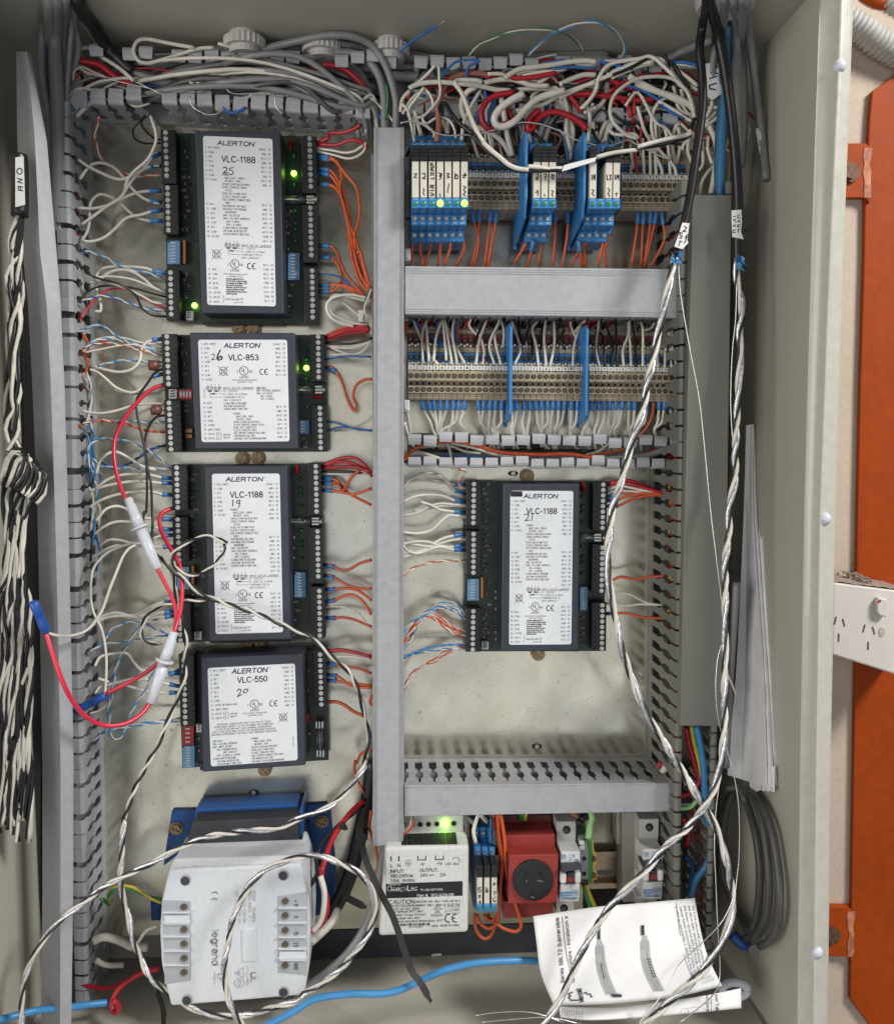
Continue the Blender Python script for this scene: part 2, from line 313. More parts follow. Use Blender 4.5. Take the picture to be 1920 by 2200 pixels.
# ------------------------------------------------------------------ lettering
def _a(cx, cy, rx, ry, a0, a1, n=8):
    return [(cx+rx*math.cos(math.radians(a0+(a1-a0)*i/n)), cy+ry*math.sin(math.radians(a0+(a1-a0)*i/n))) for i in range(n+1)]
_f = {
'A':(.70,[[(0,0),(.35,1),(.70,0)],[(.13,.36),(.57,.36)]]),'B':(.62,[[(0,0),(0,1)],[(0,1)]+_a(.36,.76,.22,.24,90,-90,6)+[(0,.52)],[(0,.52)]+_a(.36,.26,.26,.26,90,-90,6)+[(0,0)]]),
'C':(.68,[_a(.37,.5,.37,.5,40,320,12)]),'D':(.66,[[(0,0),(0,1)],[(0,1)]+_a(.26,.5,.40,.5,90,-90,8)+[(0,0)]]),'E':(.58,[[(.58,1),(0,1),(0,0),(.58,0)],[(0,.53),(.52,.53)]]),'F':(.54,[[(.54,1),(0,1),(0,0)],[(0,.52),(.48,.52)]]),
'G':(.72,[_a(.38,.5,.38,.5,40,330,12)+[(.72,.46),(.42,.46)]]),'H':(.62,[[(0,0),(0,1)],[(.62,0),(.62,1)],[(0,.53),(.62,.53)]]),'I':(.06,[[(.03,0),(.03,1)]]),'J':(.44,[[(.44,1)]+_a(.22,.24,.22,.24,0,-180,6)]),'K':(.64,[[(0,0),(0,1)],[(.60,1),(0,.36)],[(.22,.57),(.64,0)]]),
'L':(.50,[[(0,1),(0,0),(.50,0)]]),'M':(.74,[[(0,0),(0,1),(.37,.1),(.74,1),(.74,0)]]),'N':(.62,[[(0,0),(0,1),(.62,0),(.62,1)]]),'O':(.76,[_a(.38,.5,.38,.5,90,450,14)]),'P':(.58,[[(0,0),(0,1)],[(0,1)]+_a(.32,.73,.26,.27,90,-90,6)+[(0,.46)]]),
'Q':(.76,[_a(.38,.5,.38,.5,90,450,14),[(.46,.22),(.74,-.06)]]),'R':(.64,[[(0,0),(0,1)],[(0,1)]+_a(.34,.74,.26,.26,90,-90,6)+[(0,.48)],[(.34,.48),(.64,0)]]),'S':(.60,[_a(.31,.75,.27,.25,30,250,8)+_a(.30,.26,.30,.26,80,-150,8)]),
'T':(.62,[[(0,1),(.62,1)],[(.31,1),(.31,0)]]),'U':(.62,[[(0,1)]+_a(.31,.31,.31,.31,180,360,8)+[(.62,1)]]),'V':(.66,[[(0,1),(.33,0),(.66,1)]]),'W':(.94,[[(0,1),(.22,0),(.47,1),(.72,0),(.94,1)]]),'X':(.64,[[(0,1),(.64,0)],[(0,0),(.64,1)]]),'Y':(.64,[[(0,1),(.32,.45),(.64,1)],[(.32,.45),(.32,0)]]),'Z':(.60,[[(0,1),(.58,1),(0,0),(.60,0)]]),
'0':(.54,[_a(.27,.5,.27,.5,90,450,12)]),'1':(.34,[[(.04,.78),(.26,1),(.26,0)]]),'2':(.54,[_a(.27,.73,.26,.27,170,-30,8)+[(0,0),(.54,0)]]),'3':(.54,[_a(.26,.75,.24,.25,150,-90,7),_a(.26,.26,.28,.26,90,-150,8)]),'4':(.56,[[(.42,0),(.42,1),(0,.32),(.56,.32)]]),
'5':(.54,[[(.48,1),(.10,1),(.04,.52)]+_a(.26,.32,.28,.33,130,-150,9)]),'6':(.54,[_a(.28,.5,.26,.5,50,180,6)+_a(.28,.32,.26,.32,180,-180,12)]),'7':(.52,[[(0,1),(.52,1),(.18,0)]]),'8':(.54,[_a(.27,.75,.23,.25,-90,270,10),_a(.27,.26,.27,.26,90,450,10)]),'9':(.54,[_a(.26,.68,.26,.32,0,360,12)+_a(.26,.5,.26,.5,0,-130,6)]),
'a':(.48,[_a(.24,.54,.22,.18,160,0,6)+[(.46,.02)],_a(.22,.21,.22,.21,80,310,8)+[(.46,.16)],[(.24,.42),(.46,.44)]]),'b':(.50,[[(0,1),(0,0)],_a(.26,.36,.25,.36,180,-180,12)]),'c':(.46,[_a(.25,.36,.25,.36,40,320,9)]),'d':(.50,[[(.50,1),(.50,0)],_a(.25,.36,.25,.36,0,360,12)]),'e':(.50,[[(.02,.38),(.50,.38)]+_a(.25,.36,.25,.36,5,320,10)]),
'f':(.30,[[(.12,0),(.12,.84)]+_a(.26,.84,.14,.16,180,90,3),[(0,.70),(.28,.70)]]),'g':(.50,[[(.50,.72),(.50,-.06)]+_a(.25,-.04,.25,.22,0,-160,6),_a(.25,.38,.25,.34,0,360,12)]),'h':(.46,[[(0,1),(0,0)],_a(.23,.48,.23,.24,180,0,6)+[(.46,0)]]),'i':(.06,[[(.03,0),(.03,.72)],[(.03,.92),(.03,1)]]),'j':(.12,[[(.10,.72),(.10,-.14),(0,-.24)],[(.1,.92),(.1,1)]]),'k':(.44,[[(0,1),(0,0)],[(.42,.72),(0,.28)],[(.16,.44),(.44,0)]]),'l':(.06,[[(.03,0),(.03,1)]]),
'm':(.76,[[(0,.72),(0,0)],_a(.19,.50,.19,.22,180,0,5)+[(.38,0)],_a(.57,.50,.19,.22,180,0,5)+[(.76,0)]]),'n':(.46,[[(0,.72),(0,0)],_a(.23,.48,.23,.24,180,0,6)+[(.46,0)]]),'o':(.52,[_a(.26,.36,.26,.36,0,360,12)]),'p':(.50,[[(0,.72),(0,-.28)],_a(.26,.36,.25,.36,180,-180,12)]),'q':(.50,[[(.50,.72),(.50,-.28)],_a(.25,.36,.25,.36,0,360,12)]),'r':(.28,[[(0,.72),(0,0)],_a(.22,.48,.22,.22,180,75,4)]),
's':(.42,[_a(.21,.54,.18,.18,30,250,6)+_a(.21,.19,.21,.19,80,-150,6)]),'t':(.28,[[(.12,.94),(.12,.12),(.18,.02),(.28,.02)],[(0,.70),(.28,.70)]]),'u':(.46,[[(0,.72)]+_a(.23,.24,.23,.24,180,360,6),[(.46,.72),(.46,0)]]),'v':(.46,[[(0,.72),(.23,0),(.46,.72)]]),'w':(.66,[[(0,.72),(.16,0),(.33,.72),(.5,0),(.66,.72)]]),'x':(.44,[[(0,.72),(.44,0)],[(0,0),(.44,.72)]]),'y':(.46,[[(0,.72),(.24,0)],[(.46,.72),(.16,-.26),(.02,-.26)]]),'z':(.42,[[(0,.70),(.40,.70),(0,0),(.42,0)]]),
'-':(.30,[[(0,.38),(.30,.38)]]),'+':(.5,[[(0,.42),(.5,.42)],[(.25,.16),(.25,.68)]]),'=':(.5,[[(0,.52),(.5,.52)],[(0,.28),(.5,.28)]]),'/':(.36,[[(0,-.04),(.36,1.04)]]),'.':(.08,[[(.04,0),(.04,.1)]]),',':(.1,[[(.06,.1),(.02,-.14)]]),':':(.08,[[(.04,0),(.04,.1)],[(.04,.56),(.04,.66)]]),'(':(.2,[_a(.3,.38,.28,.7,130,230,5)]),')':(.2,[_a(-.1,.38,.28,.7,50,-50,5)]),"'":(.06,[[(.03,1),(.03,.76)]]),'"':(.2,[[(.03,1),(.03,.76)],[(.17,1),(.17,.76)]]),
'#':(.6,[[(.2,0),(.28,1)],[(.42,0),(.5,1)],[(.04,.34),(.58,.34)],[(.06,.68),(.6,.68)]]),'@':(.95,[_a(.48,.42,.48,.52,-40,300,14),_a(.46,.42,.22,.26,0,360,8),[(.70,.68),(.66,.26),(.80,.2),(.94,.4)]]),'%':(.8,[_a(.18,.75,.17,.24,0,360,8),_a(.62,.25,.17,.24,0,360,8),[(.64,1),(.16,0)]]),'\u00ae':(.8,[_a(.4,.5,.4,.5,0,360,10),[(.28,.25),(.28,.75),(.5,.7),(.5,.5),(.28,.48)],[(.4,.48),(.55,.25)]]),'\u00b0':(.3,[_a(.15,.84,.14,.15,0,360,8)]),' ':(.24,[])}
_tc = {}
def glyphs(s):
    if s in _tc: return _tc[s]
    x = 0; out = []
    for ch in s:
        w, st = _f.get(ch, _f['-'])
        for l_ in st: out.append([(x+p, q) for p, q in l_])
        x += w+.20
    _tc[s] = (out, max(x-.20, .06)); return _tc[s]
def text(mb, fn, s, x, y, cap, w=None, ws=0.92, align='l', rot=0, shear=0.0, bold=0.0, mi=0):
    "stroke lettering in the 2D drawing coordinates of fn (y down); cap: capital height; y: middle of the line"
    ls, tw = glyphs(s)
    kx = cap*ws if w is None else w/tw
    ox = {'l':0, 'c':-tw*kx/2, 'r':-tw*kx}[align]
    cs, sn = math.cos(math.radians(rot)), math.sin(math.radians(rot)); wd = cap*.115+bold*1.15
    for l_ in ls:
        pts = []
        for vx, vy in l_:
            a = ox+vx*kx+shear*(vy-.5)*cap; b = cap/2-vy*cap
            pts.append((x+a*cs-b*sn, y+a*sn+b*cs))
        stroke(mb, fn, pts, wd, mi)
def stroke(mb, fn, pts, w, mi=0):
    for (x0, y0), (x1, y1) in zip(pts, pts[1:]):
        dx, dy = x1-x0, y1-y0; L = math.hypot(dx, dy) or 1e-6
        ex, ey = dx/L*w*.3, dy/L*w*.3; nx, ny = -dy/L*w/2, dx/L*w/2
        mb.face([fn(x0-ex+nx, y0-ey+ny), fn(x1+ex+nx, y1+ey+ny), fn(x1+ex-nx, y1+ey-ny), fn(x0-ex-nx, y0-ey-ny)], mi)
def arc(cx, cy, rx, ry, a0, a1, n=14):
    return [(cx+rx*math.cos(math.radians(a0+(a1-a0)*i/n)), cy+ry*math.sin(math.radians(a0+(a1-a0)*i/n))) for i in range(n+1)]
def ce(mb, fn, x, y, r, w):
    stroke(mb, fn, arc(x, y, r*.85, r, 70, 290), w)
    stroke(mb, fn, arc(x+r*1.75, y, r*.85, r, 70, 290), w); stroke(mb, fn, [(x+r*.95, y), (x+r*1.6, y)], w)
# ------------------------------------------------------------------ wires
XWALL = P(1573, 1000, 0).x-.006; ZTOP = P(843, 132, 0).z-.004
def parse(s, h):
    "'A 10,20 30,40,60 B ...' -> world points; third number is the height in mm"
    key = 'p'; out = []
    for t in s.split():
        if t in CROPS: key = t; continue
        q = t.split(','); out.append([Q(key, float(q[0]), float(q[1])), float(q[2])/1000 if len(q) > 2 else None])
    if out[0][1] is None: out[0][1] = h[0]/1000
    if out[-1][1] is None: out[-1][1] = h[1]/1000
    kn = [i for i, o in enumerate(out) if o[1] is not None]
    for a, b in zip(kn, kn[1:]):
        for i in range(a+1, b):
            t = (i-a)/(b-a); bump_ = h[2]/1000*math.sin(math.pi*t) if len(h) > 2 and len(kn) == 2 else 0
            out[i][1] = out[a][1]*(1-t)+out[b][1]*t+bump_
    res = []
    for (px, py), hh in out:
        q = P(px, py, hh)
        if 1500 < px < 1760:
            while q.x > XWALL and hh < .145: hh += .002; q = P(px, py, hh)
        if py < 150:
            while q.z > ZTOP and hh < .145: hh += .002; q = P(px, py, hh)
        res.append(q)
    return res
def smooth(pts, n=5):
    if len(pts) < 3: return [pts[0].lerp(pts[-1], i/4) for i in range(5)]
    q = [pts[0]*2-pts[1]]+pts+[pts[-1]*2-pts[-2]]; out = []
    for i in range(1, len(q)-2):
        for j in range(n):
            t = j/n; a, b, c, d = q[i-1], q[i], q[i+1], q[i+2]
            out.append(0.5*((2*b)+(c-a)*t+(2*a-5*b+4*c-d)*t*t+(3*b-a-3*c+d)*t**3))
    out.append(pts[-1]); return out
def resample(pts, step):
    out = [pts[0]]; acc = 0
    for a, b in zip(pts, pts[1:]):
        L = (b-a).length
        if L < 1e-9: continue
        d = step-acc
        while d <= L: out.append(a.lerp(b, d/L)); d += step
        acc = (acc+L) % step
    out.append(pts[-1]); return out
def twist(pts, r, pitch, n, ph0=0.0):
    c = resample(pts, pitch/9); res = [[] for _ in range(n)]; a = None; s = 0
    for i, p in enumerate(c):
        t = (c[min(i+1, len(c)-1)]-c[max(i-1, 0)]).normalized()
        if a is None: a = t.orthogonal().normalized()
        else: a = (a-t*a.dot(t)).normalized()
        b = t.cross(a)
        if i: s += (p-c[i-1]).length
        for k in range(n):
            th = ph0+2*math.pi*(s/pitch+k/n)+.9*math.sin(s*23+ph0)+.6*math.sin(s*61+2*ph0); res[k].append(p+a*(r*math.cos(th))+b*(r*math.sin(th)))
    return res
NAMES = dict(white='white', orange='orange', red='dark red', black='black', blue='blue', pink='bright red', grey='grey', sky='light blue', brown='brown',
  green='green', silver='thin silver', charcoal='dark grey', lime='light green', yellow='yellow', teal='teal')
def wire(col, path, label, group=None, h=(20, 40), r=1.25, fer=0, name=None, cat=None, sides=8):
    nm = {'red':'dark_red','pink':'bright_red','sky':'light_blue'}.get(col, col); name = name or nm+'_wire'; cat = cat or nm.replace('_', ' ')+' wire'
    pts = smooth(parse(path, h)); b = MB(); b.tube(pts, r/1000, sides)
    o = solo(name, b, 'wire_'+col, label, cat, pts[0], group, smooth=True)
    if fer:
        q = pts if fer == 1 else pts[::-1]
        L = 0.0095; acc = 0; i = 0
        while i < len(q)-1 and acc < L: acc += (q[i+1]-q[i]).length; i += 1
        d = (q[i]-q[0]).normalized(); f = MB(); f.tube([q[0], q[0]+d*L*.80, q[0]+d*L*.9, q[0]+d*L*1.05], 0, 10, rad=[r/1000*1.35, r/1000*1.40, r/1000*1.75, r/1000*1.7])
        part('ferrule', f, 'ferrule_blue', o, smooth=True)
    return o
def pair(c1, c2, path, label, group=None, h=(20, 40), r=0.75, pitch=11, name='twisted_pair', cat='wire', c3=None, sides=6, fac=None):
    if cat == 'wire': cat = 'wire pair'; name = ('black_and_white_pair' if {c1, c2} == {'black','white'} else name)
    pts = smooth(parse(path, h), 6); o = thing(name, label, cat, pts[0], group)
    cols = [c1, c2]+([c3] if c3 else [])
    for k, st in enumerate(twist(pts, r/1000*(1.0 if not c3 else 1.12), pitch/1000, len(cols), random.random()*6)):
        b = MB(); rr_ = r/1000*(fac[k] if fac else 1); rad_ = [rr_*(random.uniform(.86,1.12) if cols[k] == 'foil' else 1) for _ in st]; b.tube(st, rr_, sides, rad=rad_)
        part('foil_strip' if cols[k] == 'foil' else 'strand', b, cols[k] if cols[k] == 'foil' else 'wire_'+cols[k], o, smooth=True)
    return o
def series(items, where, group, h=(20, 40), r=1.25, key='y', order='from the top', end='last'):
    "items: (colour, path[, ferrule]) ; labels count alike wires along the side"
    cnt = {}
    for it in items:
        col, path = it[0], it[1]; fer = it[2] if len(it) > 2 else 0; hh = it[3] if len(it) > 3 else h
        kd = col if isinstance(col, str) else '/'.join(col)
        cnt[kd] = cnt.get(kd, 0)+1
        if isinstance(col, str):
            wire(col, path, f'{nth(cnt[kd])} {NAMES[col]} wire {order}, {where}', group, hh, it[4] if len(it) > 4 else r, fer)
        else:
            pair(col[0], col[1], path, f'{nth(cnt[kd])} {NAMES[col[0]]} and {NAMES[col[1]]} pair {order}, {where}', group, hh, 0.62, 15)
STUFF = {}
def filler(kind, col, path, h, r):
    "wires nobody could count, gathered into one object per place"
    pts = smooth(parse(path, h), 4); d = STUFF.setdefault(kind, (MB(), [])); m_ = 'wire_'+col
    if m_ not in d[1]: d[1].append(m_)
    d[0].tube(pts, r/1000, 6, d[1].index(m_))
def flush_fillers():
    for kind, (b, mats) in STUFF.items(): solo('wire_bundle', b, mats, kind, 'wires', b.v[0], None, 'stuff', smooth=True)
# ------------------------------------------------------------------ the cabinet and what stands round it
def loft(mb, cols, ys, hs, thick=None):
    "cols: one pixel column per profile point, each a list of x at the heights ys; hs: height of each profile point"
    rows = [[P(cols[c][i], ys[i], hs[c]) for c in range(len(cols))] for i in range(len(ys))]
    mb.grid(rows, thick)
cab = thing('control_cabinet', 'open pale grey steel control cabinet holding all the wiring', 'cabinet', P(843, 2040, 0))
xr = P(1573, 1000, 0).x; xl = -.3035; zt = P(870, 132, 0).z; zb = P(870, 2046, -.02).z
FR = 0.150
b = MB(); b.box(xl-.002, xr+.002, .026, .028, zb-.002, zt+.002); part('back_panel', b, 'cabinet_paint', cab)
b = MB(); b.box(xl-.003, xl-.0012, -FR-.02, .0255, zb, zt); part('side_panel', b, 'cabinet_paint', cab)
ysr = [-260, 100, 560, 1100, 1640, 2200, 2420]
inner = [1770, 1757, 1742, 1727, 1718, 1712, 1710]
b = MB()
rows = [[Vector((xr, .0255, P(1700, y, 0.13).z)), P(x, y, FR)] for x, y in zip(inner, ysr)]
b.grid(rows, (0.0014, 0, 0)); part('side_panel', b, 'cabinet_paint', cab)
b = MB()
edge = [1843, 1829, 1811, 1794, 1784, 1778, 1776]
br = [1812, 1799, 1779, 1759, 1750, 1744, 1742]
loft(b, [[x+.6 for x in inner], [x-3 for x in br], br, [x+5 for x in br], [x+10 for x in br], [e-4 for e in edge], edge, [e-2 for e in edge]], ysr,
     [FR-.0002, FR+.004, FR+.0075, FR+.0085, FR+.0072, FR+.0065, FR+.005, FR-.02]); part('rim', b, 'rim_paint', cab, smooth=True)
b = MB(); b.box(xl-.003, xr+.02, -FR-.03, .0255, zt, zt+.0015); part('top_panel', b, 'cabinet_paint', cab)
b = MB(); b.box(xl, xr-.0005, -FR-.05, .0255, zb-.0016, zb); part('bottom_panel', b, 'cabinet_paint', cab)
for px, py in ((1802, 142), (1771, 1114), (1754, 2045)):
    b = MB(); b.tube([P(px, py, FR+.002), P(px, py, FR+.007), P(px, py, FR+.0095)], 0, 14, rad=[.0050, .0048, .0024])
    part('rim_plug', b, 'milky_plastic', cab, smooth=True)
# mounting plate with its holes and studs
pl = thing('mounting_plate', 'speckled galvanised steel mounting plate behind the controllers', 'plate', P(843, 2000, 0))
b = MB(); b.box(P(80,1000,0).x, P(1552,1000,0).x, 0, .002, P(800,1994,0).z, P(800,100,0).z); part('sheet', b, 'zinc_plate', pl)
b = MB(); b.box(P(150,1000,0).x, P(1540,1000,0).x, .0021, .012, P(800,1994,0).z-.0005, P(800,1994,0).z+.0012); part('folded_edge', b, 'duct_dark', pl)
b = MB(); b.prism([P(1252,1880,.0004), P(1462,1880,.0004), P(1462,1972,.0004), P(1252,1972,.0004)], -.0005); part('black_patch', b, 'dark_hole', pl)  # flat black patch laid on the plate behind the bottom rail
b = MB(); b.box(P(330,1000,0).x, P(1540,1000,0).x, .0122, .024, zb+.0002, P(800,2012,0).z); part('gap_shade', b, 'toggle_dark', pl)  # dark bar added to stand for the shade in the gap below the plate
for px, py in ((545,1703),(1153,1604),(1102,1017)):
    b = MB(); b.prism([P(px+11*math.cos(a), py+6*math.sin(a), .0006) for a in [i*math.pi/6 for i in range(12)]], -.0005); part('slot', b, 'dark_hole', pl)
    b = MB(); b.cyl(P(px, py, .0006), (0,-1,0), .0021, .0012, 10); part('stud', b, 'screw_steel', pl)
# cable glands in the top wall
def gland(px, py, h, r, label):
    c = P(px, py, h); c.z = zt
    t = thing('cable_gland', label, 'gland', c, 'cable glands in the top of the cabinet')
    b = MB(); b.cyl(c, (0,0,-1), r*.72, .016, 20); part('thread', b, 'conduit_grey', t, smooth=False)
    b = MB()
    ring = []
    for k in range(48):
        q = r*(1.0 if k % 2 else .93); ring.append((q*math.cos(2*math.pi*k/48), q*math.sin(2*math.pi*k/48)))
    n = len(b.v)
    for z_ in (-.004, -.011):
        for x_, y_ in ring: b.v.append(c+Vector((x_, y_, z_)))
    for k in range(48): b.f.append((n+k, n+(k+1) % 48, n+48+(k+1) % 48, n+48+k)); b.mi.append(0)
    b.f.append(tuple(range(n, n+48))); b.mi.append(0); b.f.append(tuple(range(n+48, n+96))); b.mi.append(0)
    part('lock_nut', b, 'conduit_grey', t)
gland(525, 74, .045, .0165, 'ribbed grey gland nut above the top left duct')
gland(692, 92, .040, .0160, 'ribbed grey gland nut half hidden behind grey cables')
gland(838, 102, .040, .0155, 'ribbed grey gland nut beside the loose blue wire')
c = P(1558, -12, .122); c.z = zt
gt = thing('cable_gland', 'large pale gland collar letting the black cables in', 'gland', c, 'cable glands in the top of the cabinet')
b = MB(); b.cyl(c, (0,0,-1), .022, .006, 28, r2=.020); part('collar', b, 'conduit_grey', gt)
# wall, orange steelwork, outlet, conduit at the right
b = MB(); b.box(xr+.006, .75, .0055, .05, -.75, .75); o = solo('wall', b, 'beige_wall', 'beige rendered wall behind the cabinet', 'wall', (.4, .06, -.7))
oc = thing('steel_column', 'orange painted steel column with bolted lugs right of the cabinet', 'column', P(1880, 2200, 0))
b = MB()
lf = [(1873,195),(1868,250),(1858,430),(1856,560),(1848,820),(1842,1100),(1838,1380),(1834,1640),(1828,1980),(1826,2148)]
b.prism([P(2100, 40, .0)]+[P(x, y, .0) for x, y in lf]+[P(1868, 2205, 0), P(2000, 2330, 0), P(2100, 2330, .0)], -.0045)
part('flange_plate', b, 'orange_paint', oc, bevel=.001)
for i, (x0, x1, y0, y1) in enumerate(((1816,1868,307,424),(1776,1832,1950,2056))):
    b = MB(); b.pprism('p', [(x0-6,y0),(x1-8,y0),(x1,y0+8),(x1,y1+12),(x1-8,y1),(x0-6,y1)], .0025, -.0050); part('lug', b, 'orange_paint', oc, bevel=.0006)
    b = MB(); b.prism([P(x1-7+random.uniform(-4,4)*(k%2)+(10 if k>=7 else -4), y0+10+(y1-y0-10)*((k if k<7 else 13-k)/6), .0031) for k in range(14)], .0022); part('worn_weld', b, 'orange_worn', oc)
    b = MB(); b.cyl(P(x0+8, (y0+y1)/2+6, .0025), (0,-1,0), .0085, .003, 16); b.cyl(P(x0+8, (y0+y1)/2+6, .0055), (0,-1,0), .006, .004, 6); part('bolt', b, 'rust', oc)
gp = thing('power_outlet', 'white double wall outlet with dusty top beside the orange column', 'outlet', P(1850, 1350, 0))
fq = [(1425,480),(1960,548),(1960,1085),(1420,915)]
b = MB(); b.pprism('I', fq, .055, -.0005); part('mounting_block', b, 'gpo_white', gp, bevel=.0015)
b = MB(); n_ = 26
rows = [[Vector((lambda q: (q.x, -h_, q.z+.0006+(.0016*random.random() if 0 < i < n_ else 0)))(P(*Q('I', 1428+(520)*i/n_, 480+66*i/n_), .055))) for i in range(n_+1)] for h_ in (.054,.046,.036,.026,.014,.004,0)]
b.grid(rows, (0,0,-.0004)); part('dust_layer', b, 'dust', gp, smooth=True)
b = MB()
for k in range(60):
    q = P(*Q('I', 1660+random.gauss(0,22), 492), .05); q.y = random.uniform(-.045, 0); q.z += random.uniform(0,.004)
    b.cyl(q, (random.random()-.5, random.random()-.5, random.random()), .0012, .0012, 5)
part('dust_clump', b, 'dust', gp)
def isl(x, y, a, w=8, L=48):
    b = MB(); ca, sa = math.cos(math.radians(a)), math.sin(math.radians(a))
    b.pprism('I', [(x+dx*ca-dy*sa, y+dx*sa+dy*ca) for dx, dy in ((-w/2,-L/2),(w/2,-L/2),(w/2,L/2),(-w/2,L/2))], .0554, .05); part('socket_slot', b, 'rust', gp)
for x, y, a in ((1440,710,12),(1490,722,-14),(1460,812,3),(1612,757,15),(1670,770,-15),(1637,862,2)): isl(x, y, a)
sw = MB(); sw.pprism('I', [(1700,572),(1745,578),(1756,600),(1756,680),(1745,692),(1705,680),(1692,662),(1690,592)], .0605, .054); swo = part('switch_rocker', sw, 'gpo_white', gp, bevel=.0012)
b = MB(); b.pprism('I', [(1702,585),(1716,583),(1712,600),(1696,604)], .0609, .0603); part('red_mark', b, 'red_disc', swo)
b = MB(); b.pprism('I', arc(1720, 778, 18, 30, 0, 340, 12), .0556, .0545); part('label_spot', b, 'tape', gp)
def corr(pts_, r, label):
    pts = resample(smooth(pts_, 8), .0011); rad = [r*(1.0+.07*(1 if (i//2) % 2 else -1)) for i in range(len(pts))]
    b = MB(); b.tube(pts, r, 18, rad=rad); solo('conduit', b, 'conduit_grey', label, 'conduit', pts[0], 'corrugated grey conduits', smooth=True)
corr([P(1760, 10, .0), P(1850, 62, .005), P(1890, 92, .005), P(1990, 150, 0)], .0115, 'corrugated grey conduit beside the top right cabinet corner')
corr([P(1820, -60, -.01), P(1900, 0, -.01), P(1960, 30, -.01), P(2050, 60, -.01)], .0115, 'corrugated grey conduit cut off by the upper right picture corner')
b = MB()
rows = [[P(1800+20*i, 20+22*j+random.uniform(-6,6), -.035+random.uniform(-.008,.008)) for i in range(12)] for j in range(6)]
b.grid(rows, (0,.002,0)); solo('pipe_wrap', b, 'silver_wrap', 'crumpled silver wrapping behind the grey conduit', 'wrapping', P(1850,80,-.03))
b = MB(); b.tube(smooth([P(1790,5,-.02),P(1850,25,-.02),P(1930,40,-.02),P(2000,80,-.02)]), .008, 10); solo('black_cable', b, 'wire_black', 'black cable behind the corrugated conduit', 'cable', P(1850,40,-.02), smooth=True)
b = MB(); b.tube(smooth([P(1800,-20,-.02),P(1850,-10,-.01),P(1905,8,-.01),P(1990,0,-.02)]), .009, 10); solo('orange_pipe', b, 'orange_paint', 'orange pipe at the top right corner', 'pipe', P(1850,0,-.02), smooth=True)
# ------------------------------------------------------------------ wiring ducts
def finger_mesh(sd, td, pitch, H, lip=.010):
    "sd: unit vector along the duct, td: inward; built standing on the origin"
    sd, td = Vector(sd), Vector(td); wd = Vector((0,-1,0)); b = MB(); T = .0013
    p = pitch
    rows = [(0,0,.492*p),(.14*H,0,.492*p),(.145*H,0,.24*p),(.42*H,0,.24*p),(.47*H,0,.40*p),(.55*H,0,.40*p),(.60*H,0,.24*p),(.76*H,0,.24*p),(.84*H,0,.42*p),(.96*H,0,.42*p)]
    if lip: rows += [(.985*H,.0008,.43*p),(H+.0003,.0028,.42*p),(H,lip*.7,.41*p),(H-.0008,lip,.39*p)]
    else: rows += [(H,0,.44*p)]
    fr, bk = [], []
    for i, (w, t, hw) in enumerate(rows):
        a, c = rows[max(i-1,0)], rows[min(i+1,len(rows)-1)]
        d = Vector((c[0]-a[0], c[1]-a[1])); d = d.normalized() if d.length > 1e-9 else Vector((1,0)); n = Vector((-d.y, d.x))
        if n.y < 0: n = -n
        if i >= len(rows)-3 and lip: n = Vector((-1, 0)) if i >= len(rows)-2 else Vector((-.7,.7))
        for side, lst in ((0, fr), (1, bk)):
            q = wd*(w+n.x*T*side)+td*(t+n.y*T*side); lst.append((q-sd*hw, q+sd*hw))
    for i in range(len(rows)-1):
        b.face([fr[i][0], fr[i][1], fr[i+1][1], fr[i+1][0]]); b.face([bk[i][1], bk[i][0], bk[i+1][0], bk[i+1][1]])
        b.face([fr[i][1], bk[i][1], bk[i+1][1], fr[i+1][1]]); b.face([fr[i][0], fr[i+1][0], bk[i+1][0], bk[i][0]])
    b.face([fr[-1][0], fr[-1][1], bk[-1][1], bk[-1][0]])
    return b
def duct_wall(parent, a, bb, n, inward, H, mname, lip=.010, skip=(), jit=0.0, pick=None):
    A, B_ = P(*a), P(*bb); d = B_-A; sd = d.normalized(); td = Vector(inward); td = (td-sd*td.dot(sd)).normalized()
    me = finger_mesh(sd, td, d.length/n, H, lip).mesh('finger', mname)
    for i in range(n):
        if i in skip: continue
        o = inst('finger', me, A.lerp(B_, (i+.5)/n), parent)
        if jit: o.rotation_euler = (random.gauss(0, jit), random.gauss(0, jit), 0)
def slab(mb, q, h1, h0): mb.prism([P(x, y, h1) for x, y in q], h0)
def lid(parent, q, h1, mname, ridges=3, vertical=True, name='lid'):
    b = MB(); slab(b, q, h1, h1-.009); o = part(name, b, mname, parent, bevel=.0008)
    r = MB(); (ax, ay), (bx, by), (cx, cy), (dx, dy) = q
    for side in (0, 1):
        for k in range(ridges):
            t = (k*.045+.035) if side == 0 else 1-(k*.045+.035); u = t+.016
            if vertical: pts = [(ax+(bx-ax)*t, ay), (ax+(bx-ax)*u, by), (dx+(cx-dx)*u, cy), (dx+(cx-dx)*t, dy)]
            else: pts = [(ax, ay+(dy-ay)*t), (bx, by+(cy-by)*t), (bx, by+(cy-by)*u), (ax, ay+(dy-ay)*u)]
            r.prism([P(x, y, h1+.0004) for x, y in pts], h1-.001)
    part('lid_ridge', r, mname, o)
